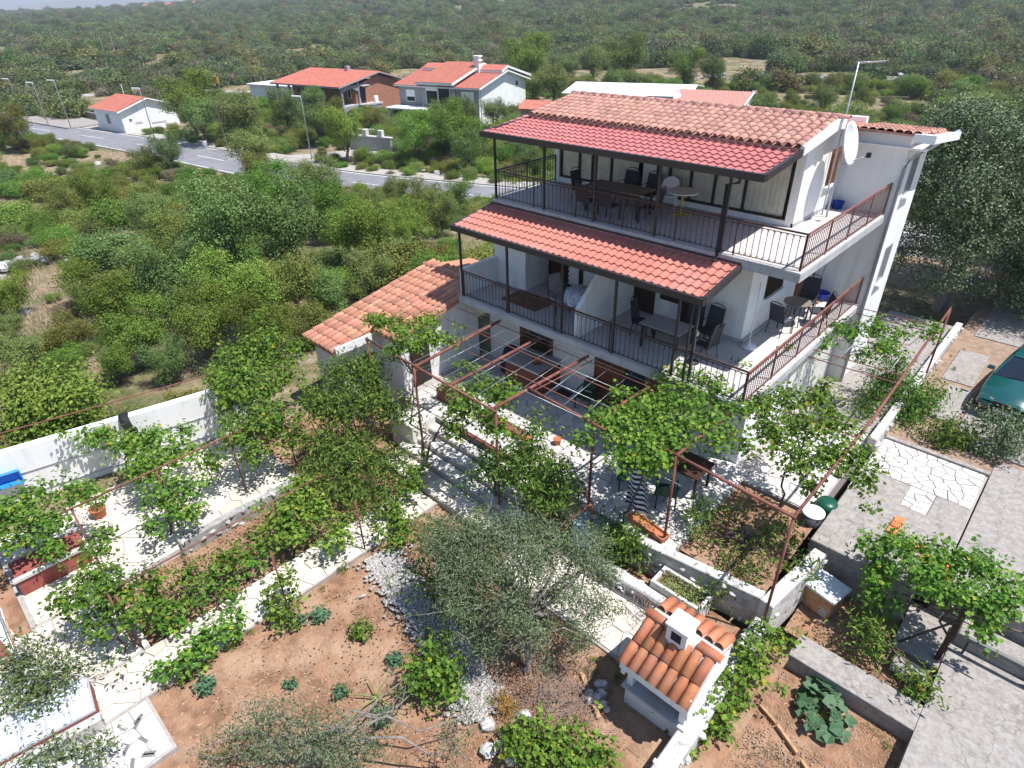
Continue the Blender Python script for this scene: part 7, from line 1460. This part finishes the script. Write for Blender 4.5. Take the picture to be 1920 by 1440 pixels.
for it in range(14000):
    az = radians(rs.uniform(-44,43)); u = rs.rand(); r = sqrt(17**2 + u*(150**2-17**2)) if it > 5000 else sqrt(17**2 + u*(62**2-17**2))
    x = CAM[0]+r*sin(YAW+az); y = CAM[1]+r*cos(YAW+az)
    tree = rs.rand() < .13
    R = rs.uniform(.55,1.55) if rs.rand() < .75 else rs.uniform(1.4,2.1)
    rd = near_line(x, y, roadx)
    if rd < 16: tree = False; R = min(R, 1.15)
    if rd < 8: R = min(R, .8)
    if r > 60 and rd > 16: R *= 1.15
    if blocked(x, y, R*.6): continue
    if rd < 4.3+R*.8 or near_line(x, y, side) < 3+R or near_line(x, y, DRV) < 2.2+R*.7: continue
    dens = vnoise(x, y, 9, 17)
    if any(((x-a)/c_)**2+((y-b_)/d_)**2 < 1 for a, b_, c_, d_ in CLEAR):
        if rs.rand() < .94: continue
        R *= .55
    elif dens < .33:
        if rs.rand() < .75: continue
        R *= .6
    gx, gy = int(x//4), int(y//4); ok = True
    for i in (-1,0,1):
        for j in (-1,0,1):
            for (X_, Y_, R_) in grid.get((gx+i,gy+j), ()):
                if hypot(X_-x, Y_-y) < .63*(R+R_): ok = False
    if not ok: continue
    grid.setdefault((gx,gy), []).append((x,y,R)); cand.append((R/r, x, y, R, tree and R > .8, r))
RT = [(-103.31,3.66,2.9),(-93.2,22.6,4.2),(-87.35,21.65,3.28),(-85.43,26.07,3.71),(-62.07,16.0,2.87),(-94.06,43,2.66),(-63.15,28.16,2.88),(-76.03,32.11,2.9),(-84.91,32.73,3.1),(-77.3,41.81,1.96),(-54.62,31.7,2.74),(-53.16,35.26,3.1),(-63.09,46.79,2.95),(-63.0,52.5,2.5),(-43.55,29.6,2.13),(-49.25,36.1,2.44),(-82.64,80.68,5.07),(-67.63,71,3.8),(-89.84,101.41,3.47),(-88.83,109.58,4.19),(-78.64,107.32,5.09),(-63.02,104.61,3.63),(-58.86,107.43,3.61),(-73.72,73,2.9),(-136.53,42.24,2.72),(-68.51,89.35,2.47),(-48.38,10.02,2.08),(-48.8,14.0,1.72),(-43.01,6.03,1.65),(-73.7,11.93,2.13),(-74.47,9.3,1.8),(-34.41,13.87,1.43),(-28.78,11.89,1.46),(-27.44,13.63,1.29),(-32.43,10.05,1.13),(-40.25,90.23,2.12),(-31.41,91.02,2.42),(-27.72,96.05,2.04),(-37.45,93.76,1.87),(-44,41,2.4),(-40,34,2.0),(-36,31,1.8),(-58,39,2.6),(-91,27,2.8),(-80,37,2.6)]
RT2 = [(-26.3,-2.51,2.06),(-24.81,-0.01,1.96),(-28.64,5.03,1.8),(-21.41,2.3,1.64),(-19.46,-3.07,1.41),(-19.24,-5.41,1.55),(-23.43,-6.59,1.54),(-23.93,-8.86,1.37),(-18.48,-7.33,1.25),(-20.12,-9.13,1.14),(-16.88,-5.72,1.14),(-18.89,-1.8,1.08),(-23.33,-10.66,.86),(-18.42,.18,1.11),(-30.75,-2.6,1.49),(-36.5,4.89,1.66),(-39.5,10.94,1.59),(-37.74,2.4,1.63),(-25.08,7.62,1.29),(-24.88,9.98,1.17),(-40.22,-1.62,1.42),(-55.59,-.65,1.56),(-58.13,-3.21,1.34),(-22.6,-12.49,.91),(-20.41,-11.46,.78),(-19.62,-10.26,.79),(-18.1,-8.91,.79),(-27.3,-12.07,.69),(-16.68,-3.95,.97)]
MARKS = [(-107,17,'beside the small white bungalow'),(-92,40,'below the unfinished brick house'),(-66,46,'in front of the grey two-storey house'),(-60,27,'on the verge across the road'),(-45,30,'by the roadside stone wall'),(-80,85,'behind the grey two-storey house'),(-62,104,'in the row before the dry field'),(-35,93,'at the near edge of the dry field'),(-30,12,'near the house corner at the road'),(-48,12,'on the field side of the road bend'),(-75,10,'on the field side of the bungalow road'),(-41,-7,'around the tumbled stone wall'),(-33,-11,'at the dry grass clearing'),(-24,8,'in the dry strip behind the annex'),(-20,-4,'behind the annex roof'),(-18,-12,'behind the white boundary wall'),(-28,-2,'in the middle of the field'),(-38,4,'in the far half of the field'),(-60,-4,'at the far left of the field'),(-25,-14,'at the left picture edge of the field')]
def near_mark(x, y): return min(MARKS, key=lambda m_: hypot(m_[0]-x, m_[1]-y))[2]
rng = random.Random(71)
for k, (x, y, R) in enumerate(RT):
    i = rng.choice((0,1,3,4,1)); s = R/1.85; o = thing('roadside_tree', 'bushy dark green tree ' + near_mark(x, y), 'tree', (x,y,float(land_h(x,y))-.1), rng.uniform(0,6), 'bushy trees beyond the field', s)
    link('trunk', TREE[i][0], o); link('crown', TREE[i][1], o); grid.setdefault((int(x//4),int(y//4)), []).append((x,y,R))
for k, (x, y, R) in enumerate(RT2):
    i = rng.choice((0,1,0,3,4,1,2)); s = R/1.55; o = thing('field_tree', ('bright green','dark green','mid green','olive green','dull green')[i] + ' field tree ' + near_mark(x, y), 'tree', (x,y,float(land_h(x,y))-.25), rng.uniform(0,6), 'trees in the field behind the annex', s)
    link('trunk', TREE[i][0], o); link('crown', TREE[i][1], o)
cand = [c_ for c_ in cand if all(hypot(c_[1]-x, c_[2]-y) > .55*(c_[3]+R) for x, y, R in RT2)]
cand.sort(reverse=True)
rng = random.Random(55); rest = []; nobj = 0
BL = ['bright green scrub bush ','dull green scrub bush ','olive-yellow scrub bush ','brownish dry scrub bush ']
BKIND = [0,0,1,1,2,0,1,2,3,0]
for (app, x, y, R, tree, r) in cand:
    z = float(land_h(x, y)) - .05
    if nobj < 225:
        nobj += 1
        if tree:
            i = rng.randrange(5); s = R/1.6*rng.uniform(.8,1.05); o = thing('scrub_tree', 'small wild tree ' + near_mark(x, y), 'tree', (x,y,z), rng.uniform(0,6), 'small wild trees in the field', s)
            link('trunk', TREE[i][0], o); link('crown', TREE[i][1], o)
        else:
            i = rng.randrange(10); hs = rng.uniform(.6,.92)
            link('scrub_bush', BUSH[i], None, (x,y,z), (0,0,rng.uniform(0,6)), (R, R*rng.uniform(.85,1.15), R*hs), BL[BKIND[i]] + near_mark(x, y), 'bush', ['bright green','dull green','olive-yellow','brownish dry'][BKIND[i]]+' field bushes')
    else: rest.append((x, y, z, R*(1.15 if tree else 1), tree))
# thicket and far scrub: instances on points, each mass one object
def scatter(name, pts, meshes, label, cat='scrub'):
    col = bpy.data.collections.new(name+'_shapes')
    for i, me in enumerate(meshes):
        o = bpy.data.objects.new('%s_shape_%02d' % (name, i), me); col.objects.link(o)
    pts = np.array(pts, np.float32); me = bpy.data.meshes.new(name); me.vertices.add(len(pts)); me.vertices.foreach_set('co', np.ascontiguousarray(pts[:,:3]).ravel())
    rs = np.random.RandomState(len(pts))
    at = me.attributes.new('sc', 'FLOAT_VECTOR', 'POINT'); s = pts[:,3]; at.data.foreach_set('vector', np.ascontiguousarray(np.c_[s*rs.uniform(.85,1.2,len(s)), s*rs.uniform(.85,1.2,len(s)), s*pts[:,4]], dtype=np.float32).ravel())
    at = me.attributes.new('rt', 'FLOAT_VECTOR', 'POINT'); at.data.foreach_set('vector', np.c_[np.zeros(len(s)), np.zeros(len(s)), rs.uniform(0,6.28,len(s))].astype(np.float32).ravel())
    at = me.attributes.new('ix', 'INT', 'POINT'); at.data.foreach_set('value', rs.randint(0, len(meshes), len(s)).astype(np.int32))
    o = link(name, me, kind='stuff', label=label, cat=cat)
    g = bpy.data.node_groups.new(name, 'GeometryNodeTree'); g.interface.new_socket('Geometry', in_out='INPUT', socket_type='NodeSocketGeometry'); g.interface.new_socket('Geometry', in_out='OUTPUT', socket_type='NodeSocketGeometry')
    N = g.nodes; L_ = g.links; gi = N.new('NodeGroupInput'); go = N.new('NodeGroupOutput'); ip = N.new('GeometryNodeInstanceOnPoints'); ci_ = N.new('GeometryNodeCollectionInfo')
    ci_.inputs['Collection'].default_value = col; ci_.inputs['Separate Children'].default_value = True; ci_.inputs['Reset Children'].default_value = True
    def attr(nm, ty):
        q = N.new('GeometryNodeInputNamedAttribute'); q.data_type = ty; q.inputs['Name'].default_value = nm; return q.outputs['Attribute']
    L_.new(gi.outputs[0], ip.inputs['Points']); L_.new(ci_.outputs[0], ip.inputs['Instance']); ip.inputs['Pick Instance'].default_value = True
    L_.new(attr('ix','INT'), ip.inputs['Instance Index']); L_.new(attr('rt','FLOAT_VECTOR'), ip.inputs['Rotation']); L_.new(attr('sc','FLOAT_VECTOR'), ip.inputs['Scale'])
    L_.new(ip.outputs[0], go.inputs[0])
    md = o.modifiers.new('scatter', 'NODES'); md.node_group = g
    return o
if rest: scatter('scrub_thicket', [(x,y,z,R*rng.uniform(.95,1.15),rng.uniform(.65,1.1)) for x,y,z,R,t in rest], BUSH, 'dense wild thicket between the field and the houses')
n = 110000; az = np.radians(rs.uniform(-45,44,n)); u = rs.rand(n); r = 140*np.exp(u**.85*np.log(1750/140.))
x = CAM[0]+r*np.sin(YAW+az); y = CAM[1]+r*np.cos(YAW+az)
keep = (vnoise(x, y, 45, 21)*.55 + vnoise(x, y, 13, 22)*.45 > .40) & (line_dist(x, y, ROAD2) > 5) & (line_dist(x, y, ROADC) > 7)
for a, b_, c_, d_ in CLEAR[-3:-1]: keep &= (((x-a)/c_)**2+((y-b_)/d_)**2 > 1) | (rs.rand(n) < .08)
keep &= ~((np.hypot(x+150,y-30) < 40) & (rs.rand(n) < .4))
x, y, r = x[keep], y[keep], r[keep]; z = land_h(x, y)-.15; R = rs.uniform(.55,1.0,len(x))**1.0*(1+1.6*rs.rand(len(x))**3)*(1.0+.7*vnoise(x,y,60,31))*(1+r/1700.0)
scatter('far_scrub', np.c_[x, y, z, R, rs.uniform(.8,1.35,len(x))], FARB, 'wild evergreen scrub covering the far slopes')
# grass tufts in the clearings
gx, gy = [], []
for (a, b_, c_, d_) in CLEAR[:11]:
    k = int(c_*d_*55); t = rs.uniform(0,2*pi,k); q = np.sqrt(rs.rand(k)); gx.append(a+c_*q*np.cos(t)); gy.append(b_+d_*q*np.sin(t))
gx = np.concatenate(gx); gy = np.concatenate(gy)
blades('field_grass', len(gx), lambda r_, n_: gx, lambda r_, n_: gy, lambda a, b_: land_h(a, b_), .55, 'dry_grass', 'dry grass standing in the field clearings', 8)

# things that look alike get told apart by their order from the viewer
ORD = ['nearest','second nearest','third nearest','fourth nearest','fifth nearest','sixth nearest','seventh nearest','eighth nearest','ninth nearest','tenth nearest','eleventh nearest','twelfth nearest','thirteenth nearest','fourteenth nearest','fifteenth nearest','sixteenth nearest','seventeenth nearest','eighteenth nearest','nineteenth nearest','twentieth nearest']
same = {}
for o in bpy.data.objects:
    if o.parent is None and o.get('label') and o.get('category'): same.setdefault(o['label'], []).append(o)
for lb, os_ in same.items():
    if 1 < len(os_) <= 20:
        os_.sort(key=lambda o: hypot(o.location.x-CAM[0], o.location.y-CAM[1]))
        for i, o in enumerate(os_):
            t = '%s, %s of these' % (lb, ORD[i])
            if len(t.split()) <= 16: o['label'] = t

# ================================================================ hazy summer air
HAZE = 0.00028
if HAZE > 0:
    hb_ = MB().box(-9500, 9500, -9500, 9500, -100, 146)
    m, n, l, b = nt('haze_air'); n.remove(b); pv = n.new('ShaderNodeVolumePrincipled'); pv.inputs['Color'].default_value = (.80,.88,1.0,1); pv.inputs['Density'].default_value = HAZE; pv.inputs['Anisotropy'].default_value = .2
    l.new(pv.outputs[0], n['Material Output'].inputs['Volume'])
    hb_.build('haze', 'haze_air', kind='stuff')
